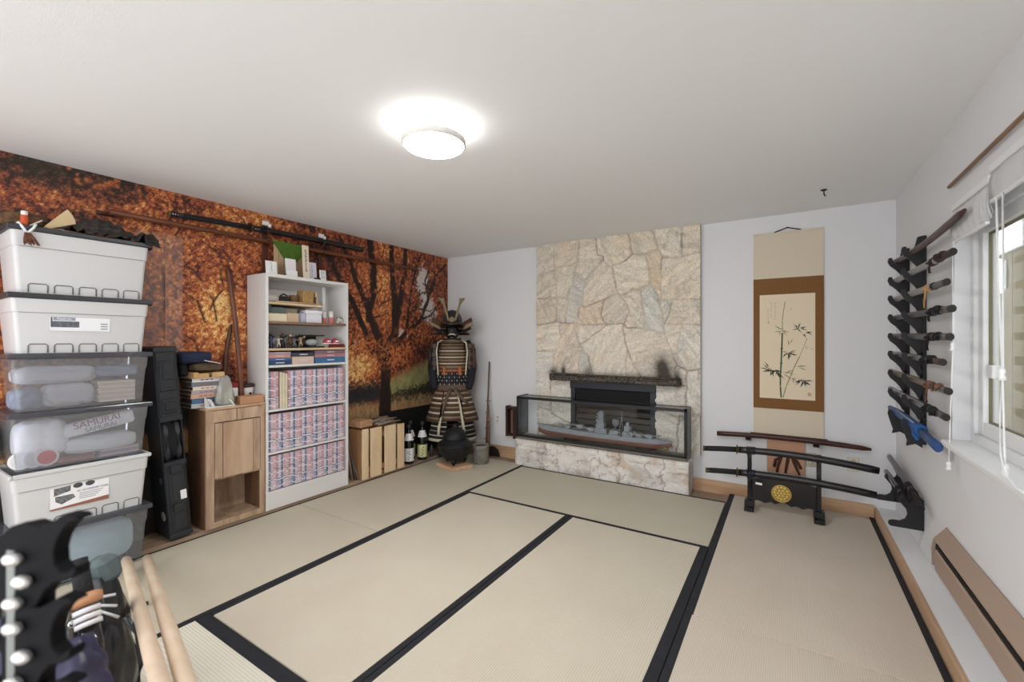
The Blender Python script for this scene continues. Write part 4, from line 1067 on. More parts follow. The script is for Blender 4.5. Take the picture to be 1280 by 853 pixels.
# ================================================================ WALL RACK above the bookcase: pole and sword
hg = M_wood('dark hanger wood', (92, 46, 32), (66, 32, 24), 'z')
for i, (y, lab) in enumerate(((1.985, 'left brown wall hanger with a white padded hook'), (2.497, 'right brown wall hanger with a white padded hook'))):
    t = thing('wall_hanger', lab+' carrying the pole', 'hanger', (XL, y, 2.0), 0, 'brown hangers on the mural')
    b = MB(); b.box(XL+.001, XL+.016, y-.022, y+.022, 1.93, 2.37, bev=.002)
    for z, L in ((2.19, .075), (2.275, .075)):
        b.tube([(XL+.012, y, z-.012), (XL+L-.012, y, z-.012), (XL+L, y, z+.014)], .007, 8)
    b.build('board', hg, t)
    b = MB(); b.box(XL+.016, XL+.03, y-.03, y+.03, 2.335, 2.372, bev=.006); b.obox((XL+.04, y+.022, 2.335), (.03, .018, .03), bev=.005); b.build('white_pad', paper_white, t)
b = MB(); pts = [(XL+.045, .985, 2.196), (XL+.045, 1.6, 2.198), (XL+.045, 2.4, 2.20), (XL+.045, 3.1, 2.205), (XL+.045, 3.73, 2.21)]
b.tube(pts, .0185, 12)
tag(b.build('wooden_pole', red_oak), 'long reddish brown pole lying across the two wall hangers', 'pole')
# a second pole peeping out behind it
b = MB(); b.tube([(XL+.013, .93, 2.185), (XL+.013, 1.02, 2.186)], .0125, 10)
tag(b.build('pole_stub', dark_hard), 'dark end of a shorter stick behind the left end of the pole', 'stick')

def weave_handle(b, pts, r, mi_a, mi_b, flat, up, step=0.014):
    """diamond marks along a wrapped hilt"""
    L = (Vector(pts[-1])-Vector(pts[0])).length; n = max(3, int(L/step))
    for k in range(n):
        f = (k+.5)/n*(len(pts)-1); i = min(int(f), len(pts)-2); p = Vector(pts[i]).lerp(Vector(pts[i+1]), f-i)
        yield p
def katana(label, p0, p1, bow, hilt=.27, name='katana', col=None, wrapcol=None, group=None, side=(1, 0, 0), r=.0155, up=(0, 0, 1), guardmat=None, cord=True, cordmat=None, marks=True, tassel=None, hilt_r=.014, guard_r=.036):
    """sword in its scabbard; p0 is the hilt end, side the direction the visible face looks"""
    p0 = Vector(p0); p1 = Vector(p1); U = Vector(up).normalized(); S = Vector(side).normalized()
    L = (p1-p0).length; ax = (p1-p0).normalized()
    P = lambda f: p0.lerp(p1, f)+U*(bow*4*f*(1-f))
    t = thing(name, label, 'sword', tuple((p0+p1)/2), 0, group)
    fh = hilt/L
    col = col or black_lac; wrapcol = wrapcol or M('black hilt wrap', (22, 22, 26), .8)
    hp = [P(fh*k/6) for k in range(7)]
    b = MB(); b.tube(hp, [hilt_r*.9]+[hilt_r]*5+[hilt_r*1.02], 12, flat=1.25, up=U); b.build('hilt', wrapcol, t)
    if marks:
        b = MB()
        for p in weave_handle(b, hp[0:7], r, 0, 1, 1, U):
            s_ = Vector(p)+S*(hilt_r*.93)
            a = ax*.0042; c = U*.0062
            b.quad([s_-a, s_-c, s_+a, s_+c])
            b.quad([v-S*.0001 for v in (s_-a, s_+c, s_+a, s_-c)])
        b.build('hilt_diamonds', M('ivory ray skin', (214, 208, 196), .7), t)
    b = MB(); g0 = P(fh); b.tube([g0-ax*.003, g0+ax*.003], guard_r, 20, flat=1.05, up=U); b.build('guard', guardmat or M('bronze guard', (84, 70, 50), .45, .6), t)
    fm2 = guardmat or M('bronze fitting', (110, 92, 62), .4, .6)
    b = MB(); b.tube([P(fh)+ax*.004, P(fh)+ax*.018], hilt_r*1.15, 12, flat=1.25, up=U); b.build('collar', fm2, t)
    b = MB(); b.tube([p0-ax*.004, p0+ax*.008], hilt_r*1.04, 12, flat=1.25, up=U); b.build('pommel', fm2, t)
    sp = [P(fh+.012+(1-fh-.012)*k/16) for k in range(17)]
    b = MB(); b.tube(sp, [r]*16+[r*.92], 12, flat=1.3, up=U); b.build('scabbard', col, t)
    if cord:
        cm = cordmat or M('dark cord', (26, 26, 32), .85)
        q = fh+.012+.06/L
        b = MB()
        for k in range(5): b.tube([P(q+k*.009/L*1.4)-ax*.0045, P(q+k*.009/L*1.4)+ax*.0045], r*1.2, 12, flat=1.3, up=U)
        b.tube([P(q)+S*r, P(q)+S*(r*1.8)-U*.01, P(q+.04)+S*r*1.5-U*.005, P(q+.05)+S*r*1.2], .0045, 6)
        if tassel:
            pq = P(q)+S*r*1.3
            b.tube([pq, pq-U*tassel*.5+ax*.012, pq-U*tassel+ax*.004], .0045, 6); b.tube([pq+ax*.02, pq+ax*.03-U*tassel*.6, pq+ax*.016-U*tassel*.95], .0045, 6)
        b.build('cord', cm, t)
    return t
katana('black sword with a white diamond hilt, above the pole on the mural', (XL+.045, 1.30, 2.262), (XL+.045, 2.95, 2.30), .012, hilt=.55, side=(1, 0, 0), hilt_r=.016, r=.018)

# ================================================================ WHITE BOOKCASE
KX0, KX1, KY0, KY1, KZ0, KZ1 = -3.70, -3.42, 1.842, 2.592, 0.05, 1.90
bc = thing('bookcase', 'tall white bookcase crammed with magazines and figurines', 'bookcase', ((KX0+KX1)/2, (KY0+KY1)/2, .045))
wl = M('white laminate', (226, 225, 224), .45)
b = MB(); b.box(KX0, KX1, KY0, KY0+.02, .046, KZ1, bev=.001); b.build('side_panel', wl, bc)
b = MB(); b.box(KX0, KX1, KY1-.02, KY1, .046, KZ1, bev=.001); b.build('side_panel', wl, bc)
b = MB(); b.box(KX0, KX1, KY0+.02, KY1-.02, KZ1-.026, KZ1, bev=.001); b.build('top_panel', wl, bc)
b = MB(); b.box(KX0, KX0+.006, KY0+.02, KY1-.02, .06, KZ1-.026); b.build('back_panel', wl, bc)
b = MB(); b.box(KX1-.02, KX1-.004, KY0+.02, KY1-.02, .046, .192, bev=.001); b.build('plinth', wl, bc)
birch = M_wood('birch shelf', (222, 198, 166), (196, 164, 128), 'y'); brownsh = M_wood('brown shelf', (150, 118, 96), (124, 94, 76), 'y')
for z, m_ in ((.192, wl), (.495, wl), (.83, wl), (1.178, wl), (1.312, birch), (1.525, brownsh)):
    b = MB(); b.box(KX0+.006, KX1-.003, KY0+.021, KY1-.021, z-.018, z, bev=.001); b.build('shelf', m_, bc)
b = MB(); b.box(-3.69, -3.428, 1.865, 2.33, 1.662, 1.68, bev=.001); b.box(-3.68, -3.45, 1.866, 1.872, 1.526, 1.662); b.box(-3.68, -3.66, 2.315, 2.321, 1.526, 1.662)
tag(b.build('riser_plank', birch), 'loose birch plank shelf set inside the top of the bookcase', 'shelf')
IY0, IY1 = KY0+.021, KY1-.021

# the part-work volumes: three rows of identical spines
def spine_mat(name, top, low, dark, white=(228, 226, 232)):
    m = bpy.data.materials.new(name); m.use_nodes = True
    nt = m.node_tree; N = nt.nodes; L = nt.links; bs = N['Principled BSDF']; bs.inputs['Roughness'].default_value = .5
    tc = N.new('ShaderNodeTexCoord'); sp = N.new('ShaderNodeSeparateXYZ'); L.new(tc.outputs['Generated'], sp.inputs[0])
    oi0 = N.new('ShaderNodeObjectInfo'); zo = N.new('ShaderNodeMath'); zo.operation = 'MULTIPLY_ADD'; zo.inputs[1].default_value = .09; L.new(oi0.outputs['Random'], zo.inputs[0]); L.new(sp.outputs['Z'], zo.inputs[2])
    rp = N.new('ShaderNodeValToRGB'); rp.color_ramp.interpolation = 'CONSTANT'
    el = [(0, low), (.11, white), (.14, low), (.27, dark), (.30, white), (.33, dark), (.36, top), (.52, white), (.55, top), (.62, dark), (.66, top), (.84, white), (.87, top)]
    e = rp.color_ramp.elements
    e[0].position = 0; e[0].color = (*lin(el[0][1]), 1); e[1].position = el[1][0]; e[1].color = (*lin(el[1][1]), 1)
    for p_, c_ in el[2:]:
        k = e.new(p_); k.color = (*lin(c_), 1)
    L.new(zo.outputs[0], rp.inputs[0])
    nz = N.new('ShaderNodeTexNoise'); nz.inputs['Scale'].default_value = 95; nz.inputs['Detail'].default_value = 1
    oi = N.new('ShaderNodeObjectInfo'); va = N.new('ShaderNodeVectorMath'); va.operation = 'ADD'
    L.new(tc.outputs['Object'], va.inputs[0]); L.new(oi.outputs['Location'], va.inputs[1]); L.new(va.outputs[0], nz.inputs['Vector'])
    gt = N.new('ShaderNodeMapRange'); gt.inputs[1].default_value = .52; gt.inputs[2].default_value = .62; gt.inputs[4].default_value = .45; L.new(nz.outputs['Fac'], gt.inputs[0])
    mx = N.new('ShaderNodeMix'); mx.data_type = 'RGBA'; mx.inputs['B'].default_value = (*lin(white), 1)
    L.new(gt.outputs[0], mx.inputs['Factor']); L.new(rp.outputs[0], mx.inputs['A']); L.new(mx.outputs['Result'], bs.inputs['Base Color'])
    return m
sm = [spine_mat('pink spine', (206, 170, 178), (210, 188, 198), (142, 146, 168)), spine_mat('navy spine', (112, 123, 154), (88, 103, 138), (76, 86, 116)),
      spine_mat('lilac spine', (204, 198, 216), (150, 160, 192), (130, 138, 168)), spine_mat('rose spine', (194, 144, 152), (202, 164, 172), (126, 126, 152))]
snames = ['pink', 'navy', 'lilac', 'rose']
def volume(k, w, h):
    b = MB(); b.box(-.105, .105, -w/2, w/2, 0, h, bev=.0022)
    return b.build('magazine_volume', sm[k])
W_ = .0198; rows = ((.832, .295, 'top'), (.497, .292, 'middle'), (.194, .268, 'bottom'))
order = [1, 0, 0, 3, 2]
protos = {}
for z, h, rn in rows:
    n = int((IY1-IY0)/(W_+.0004)); k = 0
    for i in range(n):
        y = IY0+.002+W_/2+i*(W_+.0004)
        if y+W_/2 > IY1: break
        if rn == 'top' and 1.955 < y < 2.03: continue
        c = order[i % 5] if not (rn == 'top' and y < 1.955) else [1, 3, 0, 3][i % 4]
        lab = '%s striped magazine volume standing on the %s row of the bookcase' % (snames[c], rn)
        grp = '%s volumes on the %s row' % (snames[c], rn)
        if (c, rn) not in protos:
            o = volume(c, W_, h); protos[(c, rn)] = o; tag(o, lab, 'magazine', grp)
        else:
            o = protos[(c, rn)].copy(); COL.objects.link(o)
        o.location = (-3.535+((i*7) % 5)*.0012, y, z+.0005)
for i, y in enumerate((1.968, 1.989, 2.010)):
    b = MB(); b.box(-3.63, -3.432+.003*i, y-.009, y+.009, .8305, 1.12-.006*i, bev=.001)
    o = tag(b.build('paper_folder', M('cream folder', (222, 212, 186), .8, var=.2, scale=20)), 'cream paper folder standing among the top row magazines', 'folder', 'cream folders on the top row')
# lying volumes under the birch shelf
ly = [(1.866, 2.055, [((44, 72, 112), .034), ((74, 104, 150), .022), ((196, 146, 136), .03), ((170, 150, 160), .018)], 'left'), (2.062, 2.262, [((214, 190, 176), .062), ((60, 62, 78), .034)], 'middle'), (2.268, 2.568, [((66, 112, 158), .05), ((180, 128, 130), .03), ((132, 104, 122), .03)], 'right')]
nm = {(44,72,112): 'dark blue', (74,104,150): 'blue', (196,146,136): 'salmon', (170,150,160): 'greyish mauve', (214,190,176): 'thick cream', (60,62,78): 'charcoal', (66,112,158): 'mid blue', (180,128,130): 'dusty pink', (132,104,122): 'plum'}
for y0, y1, st, side_ in ly:
    zz = 1.1785
    for c, th in st:
        t = thing('magazine_binder', '%s binder lying in the %s pile above the magazine rows' % (nm[c], side_), 'binder', (-3.55, (y0+y1)/2, zz), 0, 'binders lying in the bookcase')
        b = MB(); b.box(-3.66, -3.432-.004*rr.random(), y0+.004*rr.random(), y1-.004*rr.random(), zz, zz+th-.0008, bev=.002); b.build('cover', M('binder '+nm[c], c, .5), t)
        b = MB(); yc = (y0+y1)/2; b.box(-3.4325, -3.4312, yc-.035, yc+.035, zz+th*.4, zz+th*.62); b.build('title_marks', M('binder title', (216, 206, 206), .7), t)
        zz += th
# figurines on the birch shelf
fz = 1.3125
fm = [M('figure black', (34, 32, 36), .5), M('figure indigo', (64, 74, 116), .5), M('figure tan', (176, 150, 120), .6), M('figure grey', (128, 136, 140), .5), M('figure ivory', (206, 200, 190), .6), M('figure brown', (92, 62, 46), .6)]
def warrior(y, x, h, mats, pose, label):
    t = thing('warrior_figurine', label, 'figurine', (x, y, fz), 0, 'small warrior figurines on the birch shelf')
    s = h/.13
    b = MB(); b.lathe([(0, 0), (.022*s, 0), (.022*s, .006*s), (0, .007*s)], (x, y, fz), 14); b.build('base', fm[0], t)
    b = MB()
    b.tube([(x, y-.012*s, fz+.006*s), (x+.004, y-.010*s, fz+.03*s), (x, y-.005*s, fz+.055*s)], [.007*s, .007*s, .009*s], 8)
    b.tube([(x, y+.014*s, fz+.006*s), (x+.006, y+.011*s, fz+.03*s), (x, y+.005*s, fz+.055*s)], [.007*s, .007*s, .009*s], 8)
    b.tube([(x, y, fz+.045*s), (x, y, fz+.06*s), (x, y, fz+.085*s), (x, y, fz+.092*s)], [.014*s, .012*s, .015*s, .006*s], 10)
    b.lathe([(.019*s, .036*s), (.013*s, .058*s)], (x, y, fz), 10)
    a = pose
    b.tube([(x, y-.014*s, fz+.086*s), (x+.01*s, y-.024*s, fz+.07*s), (x+.022*s, y-.02*s, fz+(.07+.03*a)*s)], [.006*s, .005*s, .004*s], 7)
    b.tube([(x, y+.014*s, fz+.086*s), (x+.008*s, y+.026*s, fz+(.08+.02*a)*s), (x+.016*s, y+.03*s, fz+(.075+.035*a)*s)], [.006*s, .005*s, .004*s], 7)
    b.build('armoured_body', mats[0], t)
    b = MB(); b.ball((x+.002, y, fz+.1*s), .009*s, 10, 8); b.build('head', fm[2], t)
    b = MB(); b.lathe([(.0155*s, -.003*s), (.011*s, .004*s), (.008*s, .012*s), (0, .015*s)], (x, y, fz+.1*s), 12)
    b.tube([(x+.01*s, y-.006*s, fz+.108*s), (x+.012*s, y-.014*s, fz+.128*s)], [.002*s, .001*s], 5); b.tube([(x+.01*s, y+.006*s, fz+.108*s), (x+.012*s, y+.014*s, fz+.128*s)], [.002*s, .001*s], 5)
    b.build('helmet', mats[1], t)
    b = MB(); b.tube([(x+.02*s, y-.022*s, fz+.03*s), (x+.02*s, y-.018*s, fz+(.11+.03*a)*s)], .0016*s, 5); b.build('spear', fm[5], t)
spec = [(1.885, .10, (3, 4), .1, 'grey green warrior figurine at the left end of the birch shelf'), (1.935, .125, (1, 0), .7, 'indigo warrior figurine beside the left end of the shelf'), (1.985, .115, (4, 3), .2, 'ivory and grey warrior figurine, third from the left'),
        (2.03, .135, (0, 5), .9, 'tall black warrior figurine left of the middle'), (2.085, .13, (5, 4), .5, 'brown warrior with ivory helmet near the shelf middle'), (2.13, .105, (3, 1), .2, 'grey warrior with indigo helmet near the shelf middle'),
        (2.175, .12, (2, 0), .8, 'tan warrior with black helmet right of the middle'), (2.22, .115, (0, 2), .3, 'black warrior with tan helmet next to the dark green case')]
for i, (y, h, mm, ps, lab) in enumerate(spec): warrior(y, -3.50-.02*(i % 2), h, (fm[mm[0]], fm[mm[1]]), ps, lab)
for i, (y, h, mm) in enumerate(((1.91, .11, (0, 3)), (1.96, .135, (0, 0)), (2.06, .12, (1, 0)), (2.15, .13, (5, 0)), (2.2, .12, (0, 0)))):
    warrior(y, -3.60, h, (fm[mm[0]], fm[mm[1]]), .6, ['black warrior figurine in the back row, leftmost', 'all black warrior figurine in the back row, second', 'indigo warrior with black helmet in the back row', 'brown warrior with black helmet in the back row', 'all black warrior figurine in the back row, rightmost'][i])
dc = thing('display_box', 'small dark green case with a pale model inside on the birch shelf', 'case', (-3.58, 2.32, fz))
b = MB(); b.box(-3.66, -3.52, 2.25, 2.42, fz, fz+.012, bev=.002); b.box(-3.66, -3.652, 2.25, 2.42, fz+.012, fz+.1); b.box(-3.66, -3.52, 2.25, 2.42, fz+.1, fz+.112, bev=.002); b.build('case', M('dark green card', (30, 52, 44), .6), dc)
b = MB(); b.ball((-3.58, 2.33, fz+.045), .045, 16, 10, (.6, 1.3, .7)); b.build('pale_model', M('pale grey model', (198, 206, 206), .5), dc)
def bonnet(y, label):
    t = thing('miniature_helmet', label, 'helmet', (-3.48, y, fz), 0, 'red and white miniature helmets')
    b = MB(); b.lathe([(.004, 0), (.02, .001), (.018, .004), (.006, .008), (.006, .035)], (-3.48, y, fz), 12); b.build('stand', fm[4], t)
    b = MB(); b.lathe([(.036, .034), (.038, .04), (.036, .055), (.026, .075), (0, .085)], (-3.48, y, fz), 18); b.build('bowl', M('red lacquer', (178, 70, 84), .35), t)
    b = MB(); b.lathe([(.040, .032), (.034, .046)], (-3.48, y, fz), 18); b.lathe([(.0385, .05), (.034, .062)], (-3.48, y, fz), 12, a0=-.5, a1=.5); b.build('white_band', paper_white, t)
bonnet(2.415, 'red and white miniature helmet, the left of the pair'); bonnet(2.495, 'red and white miniature helmet, the right of the pair')
b = MB(); b.box(-3.46, -3.43, 2.41, 2.565, fz, fz+.018, bev=.003)
for k in range(7): b.box(-3.458, -3.432, 2.415+k*.021, 2.43+k*.021, fz+.018, fz+.03, bev=.002)
tag(b.build('red_tray', M('dark red tray', (120, 36, 36), .5)), 'small dark red tray at the right front of the birch shelf', 'tray')
# brown shelf
sz = 1.5255
b = MB(); b.box(-3.65, -3.46, 1.875, 1.905, sz+.068, sz+.135, bev=.003); b.box(-3.65, -3.455, 1.90, 2.02, sz+.068, sz+.115, bev=.003); tag(b.build('slate_box', M('slate green box', (92, 106, 104), .5, var=.4, scale=14)), 'slate green box on a cream box in the bookcase', 'box')
b = MB(); b.box(-3.65, -3.45, 1.876, 2.03, sz, sz+.066, bev=.003); tag(b.build('cream_box', M('cream box card', (228, 216, 190), .7)), 'cream flat box on the brown shelf of the bookcase', 'box')
b = MB(); b.box(-3.64, -3.455, 2.035, 2.135, sz, sz+.075, bev=.003); tag(b.build('beige_box', M('beige box card', (206, 182, 154), .7)), 'beige box beside the white lidded box', 'box')
b = MB(); b.box(-3.65, -3.50, 2.03, 2.15, sz+.077, sz+.115, bev=.003); tag(b.build('grey_box', M('grey khaki box', (150, 146, 132), .7)), 'grey khaki box lying on the beige box', 'box')
wb = thing('white_box', 'white lidded box with a round grey end on the brown shelf', 'box', (-3.53, 2.245, sz))
b = MB(); b.box(-3.62, -3.452, 2.20, 2.345, sz, sz+.078, bev=.006, seg=2); b.build('box_body', M('white card box', (228, 229, 238), .5), wb)
b = MB(); b.box(-3.624, -3.448, 2.196, 2.349, sz+.078, sz+.108, bev=.006, seg=2); b.build('box_lid', M('white box lid', (236, 236, 242), .45), wb)
b = MB(); b.lathe([(0, 0), (.045, 0), (.048, .006), (.048, .075), (.04, .08), (0, .082)], (-3.50, 2.185, sz), 18, 1, .8); b.build('round_end', M('lavender grey', (172, 176, 196), .5), wb)
def roll(x, y, h, r, lab, red=.5):
    t = thing('paper_roll', lab, 'roll', (x, y, sz), 0, 'paper rolls in the bookcase')
    b = MB(); b.lathe([(0, 0), (r, 0), (r, h), (r*.7, h), (0, h-.003)], (x, y, sz), 14); b.build('roll', M('roll white', (234, 230, 230), .6), t)
    b = MB(); b.lathe([(r*1.03, .002), (r*1.03, h*red), (r*.9, h*red+.001)], (x, y, sz), 14); b.build('red_label', M('roll red label', (206, 120, 112), .6), t)
roll(-3.50, 2.40, .10, .016, 'short white roll with red label, left of the two'); roll(-3.48, 2.455, .11, .02, 'wider white roll with red label, beside the tall roll')
b = MB(); b.lathe([(0, 0), (.017, 0), (.017, .33), (.012, .33), (0, .327)], (-3.56, 2.435, sz), 16); tag(b.build('tall_roll', M('tall roll white', (232, 232, 236), .6)), 'tall slim white paper roll standing in the bookcase', 'roll')
cw = thing('cow_figurine', 'small white cow figurine with dark ears on the brown shelf', 'figurine', (-3.47, 2.54, sz))
b = MB(); b.ball((-3.47, 2.535, sz+.034), .022, 14, 10, (.9, 1.35, .85)); b.ball((-3.455, 2.512, sz+.045), .013, 10, 8)
for dy in (-.018, .018):
    for dx in (-.009, .009): b.tube([(-3.47+dx, 2.535+dy, sz+.028), (-3.47+dx, 2.535+dy, sz)], .006, 7)
b.build('body', M('cow white', (226, 220, 214), .5), cw)
b = MB(); b.ball((-3.452, 2.498, sz+.055), .007, 8, 6, (.6, 1.6, .6)); b.ball((-3.452, 2.527, sz+.055), .007, 8, 6, (.6, 1.6, .6)); b.ball((-3.462, 2.55, sz+.047), .01, 8, 6, (.8, 1, .5)); b.build('dark_patches', fm[0], cw)
# birch plank above
pz = 1.681
b = MB(); b.tube([(-3.52, 1.872, pz+.031), (-3.52, 1.985, pz+.031)], .03, 16); tag(b.build('white_roll', M('soft white roll', (228, 222, 214), .8, var=.2, scale=60)), 'fat white roll lying on the loose birch plank', 'roll')
b = MB(); b.box(-3.56, -3.48, 1.992, 2.075, pz, pz+.055, bev=.006); b.tube([(-3.5, 2.0, pz+.058), (-3.5, 2.03, pz+.075), (-3.5, 2.06, pz+.06)], .006, 8); tag(b.build('black_lock', M('black object plastic', (32, 28, 28), .5)), 'black handled box on the loose birch plank', 'box')
b = MB(); b.lathe([(0, 0), (.028, 0), (.036, .03), (.038, .07), (.035, .07), (.03, .01)], (-3.51, 2.12, pz), 16); tag(b.build('basket', M('woven brown basket', (128, 88, 60), .8, var=.6, scale=70)), 'small brown basket on the loose birch plank', 'basket')
b = MB(); b.box(-3.55, -3.45, 2.17, 2.265, pz, pz+.118, bev=.004); tag(b.build('gold_box', M('gold brocade box', (182, 146, 92), .5, var=.6, scale=45, rgb2=(120, 88, 48))), 'gold brocade box on the loose birch plank', 'box')
b = MB(); b.box(-3.5, -3.46, 2.275, 2.295, pz, pz+.07, bev=.002); tag(b.build('brown_figurine', M('carved brown', (96, 58, 40), .6)), 'small carved brown block beside the gold box', 'block')
b = MB(); b.ball((-3.51, 2.315, pz+.033), .03, 14, 8, (.9, .8, 1.1)); b.box(-3.53, -3.49, 2.305, 2.328, pz+.06, pz+.112, bev=.004); tag(b.build('yellow_pouch', M('pale yellow pouch', (216, 196, 150), .7)), 'pale yellow pouch at the right end of the loose plank', 'pouch')
b = MB(); b.tube([(-3.44, 1.93, pz+.006), (-3.435, 2.29, pz+.008)], .0045, 8); tag(b.build('chopstick', M('bare stick wood', (206, 180, 150), .6)), 'thin bare stick along the front of the loose plank', 'stick')

# on top of the bookcase
tz = KZ1+.0008
def card(y0, y1, h, x, lab, mat=paper_white, marks=1, tilt=-6, cat='card', name='card', mk=None, wid=1.0):
    t = thing(name, lab, cat, (x, (y0+y1)/2, tz))
    b = MB(); b.obox((x, (y0+y1)/2, tz+h/2), (.006, y1-y0, h), (0, math.radians(tilt), 0), bev=.001)
    lo = min(v.co.z for v in b.bm.verts); bmesh.ops.translate(b.bm, verts=b.bm.verts[:], vec=(0, 0, tz-lo)); b.build('sheet', mat, t)
    if marks:
        b = MB(); rg = random.Random(int(y0*1000))
        for q in range(marks):
            yc = (y0+y1)/2+(q-(marks-1)/2)*.018
            zz_ = tz+h*.85
            while zz_ > tz+h*.2:
                dz = rg.uniform(.006, .012); xs_ = x+.0042+math.tan(math.radians(tilt))*(zz_-tz-h/2)
                b.obox((xs_, yc+rg.uniform(-.003, .003), zz_), (.001, rg.uniform(.004, .011)*wid, dz*.5), (rg.uniform(-.6, .6), math.radians(tilt), 0)); zz_ -= dz*1.2
        b.build('brush_marks', mk or M('grey blue print', (128, 134, 150), .7), t)
    return t
card(1.866, 1.955, .105, -3.47, 'white card with a printed column at the left end of the bookcase top')
card(2.045, 2.135, .155, -3.50, 'plain white card standing in front of the green backed board', marks=0)
card(2.028, 2.12, .05, -3.455, 'low white card lying against the foot of the plain card', marks=0, tilt=-3)
card(2.245, 2.33, .155, -3.51, 'blue white card right of the tall lettered tablet', M('bluish card', (222, 224, 236), .7), marks=1)
card(2.325, 2.385, .09, -3.455, 'small white card with dark print at the right end of the bookcase top', marks=2, mk=ink)
tab = card(2.178, 2.236, .285, -3.475, 'tall pale wooden tablet with a column of black brush writing', M_wood('tablet wood', (238, 226, 206), (226, 208, 182), 'z'), marks=1, tilt=-4, cat='tablet', name='wooden_tablet', mk=ink, wid=2.2)
gb2 = thing('green_backed_board', 'pale wood slatted board with a green cloth corner behind the cards', 'board', (-3.62, 2.16, tz))
b = MB()
for k in range(7): b.box(-3.645, -3.632, 2.025+k*.042, 2.025+k*.042+.038, tz, tz+.285, bev=.001)
b.build('slats', M_wood('board slats', (206, 180, 146), (176, 146, 112), 'z'), gb2)
b = MB(); b.prism([(2.0, tz+.31), (2.33, tz+.31), (2.33, tz+.28), (2.27, tz+.21), (2.17, tz+.11), (2.1, tz+.18)], 'x', -3.63, -3.622); b.build('green_cloth', M('leaf green cloth', (82, 118, 34), .8, var=.5, scale=25, rgb2=(52, 84, 22)), gb2)
b = MB(); b.box(-3.60, -3.56, 1.975, 2.005, tz, tz+.075, bev=.006); b.ball((-3.58, 1.99, tz+.082), .014); tag(b.build('pink_figurine', M('pale pink figurine', (226, 196, 190), .6)), 'small pale pink figurine behind the first card', 'figurine')
b = MB(); b.lathe([(0, 0), (.025, 0), (.025, .02), (.02, .024), (.012, .13), (.009, .13)], (-3.56, 2.16, tz), 14); tag(b.build('bud_vase', M('brown bud vase', (110, 72, 52), .5)), 'slim brown vase between the two big cards', 'vase')
b = MB(); b.box(-3.49, -3.44, 2.29, 2.325, tz, tz+.018, bev=.002); tag(b.build('dark_dish', M('dark dish', (44, 36, 36), .5)), 'small dark dish beside the lettered tablet', 'dish')
# ================================================================ STICKS, CRATE, BOTTLES by the mural
for i, (p0, p1, r, lab, c) in enumerate((((-3.50, 2.70, .047), (-3.695, 2.665, .93), .009, 'pale grey stick leaning on the mural beside the bookcase, tallest of three', (168, 156, 144)), ((-3.47, 2.715, .047), (-3.695, 2.70, .78), .008, 'thin dark grey stick leaning on the mural, middle of three', (104, 96, 92)), ((-3.455, 2.735, .047), (-3.69, 2.68, .62), .007, 'short grey stick leaning on the mural, lowest of three', (140, 132, 124)))):
    b = MB(); b.tube([p0, tuple((a+c_)/2 for a, c_ in zip(p0, p1)), p1], [r, r, r*.8], 8)
    tag(b.build('leaning_stick', M('stick wood %d' % i, c, .6, var=.4, scale=20)), lab, 'stick', 'sticks leaning beside the bookcase')
cr = thing('wooden_crate', 'pale wooden crate with four upright front boards and gaps', 'crate', (-3.52, 3.0, .046))
for y0, y1, z1 in ((2.745, 2.812, .528), (2.84, 2.972, .522), (3.016, 3.155, .516), (3.187, 3.272, .508)):
    b = MB(); b.box(-3.425, -3.405, y0, y1, .047, z1, bev=.002); b.build('board', pale_pine, cr)
side_p = M_wood('crate side pine', (178, 136, 98), (140, 102, 70), 'z', fine=9)
b = MB(); b.box(-3.66, -3.426, 2.745, 2.763, .047, .515, bev=.002); b.build('side_panel', side_p, cr)
b = MB(); b.box(-3.66, -3.426, 3.254, 3.272, .047, .50, bev=.002); b.build('side_panel', side_p, cr)
b = MB(); b.box(-3.678, -3.66, 2.745, 3.272, .047, .50, bev=.002); b.box(-3.66, -3.426, 2.764, 3.253, .06, .075); b.build('back_panel', side_p, cr)
b = MB(); b.box(-3.445, -3.426, 2.766, 3.251, .10, .15, bev=.001); b.build('inner_rail', side_p, cr)
b = MB(); b.box(-3.445, -3.426, 2.766, 3.251, .42, .47, bev=.001); b.build('inner_rail', side_p, cr)
b = MB(); b.obox((-3.56, 2.84, .561), (.17, .15, .065), (0, 0, math.radians(6)), bev=.004); tag(b.build('wood_block', M_wood('salmon wood block', (212, 168, 134), (184, 136, 104), 'y')), 'salmon coloured wooden block resting on the left end of the crate', 'block')
rr = random.Random(12)
for k in range(7):
    y = 2.96+rr.uniform(0, .08); a = rr.uniform(-.35, .3); L = rr.uniform(.16, .3); x = -3.44-k*.03
    b = MB(); zz = .535+.012*(k % 3)
    b.tube([(x-L*.25*math.sin(a), y-.04, zz), (x, y+L*.4, zz+.012), (x+L*.25*math.sin(a), min(y+L, 3.24), zz+.004)], [.009, .011, .007], 7)
    tag(b.build('driftwood_stick', M('weathered grey wood', (158, 144, 130), .85, var=.6, scale=40, rgb2=(92, 80, 72))), 'weathered grey stick in the loose heap on top of the crate', 'stick', 'weathered sticks on the crate')
b = MB(); b.box(-3.692, -3.682, 3.29, 4.0, .047, .60, bev=.002)
tag(b.build('dark_board', M('black board', (16, 16, 17), .6)), 'black board standing against the wall behind the bottles', 'board')
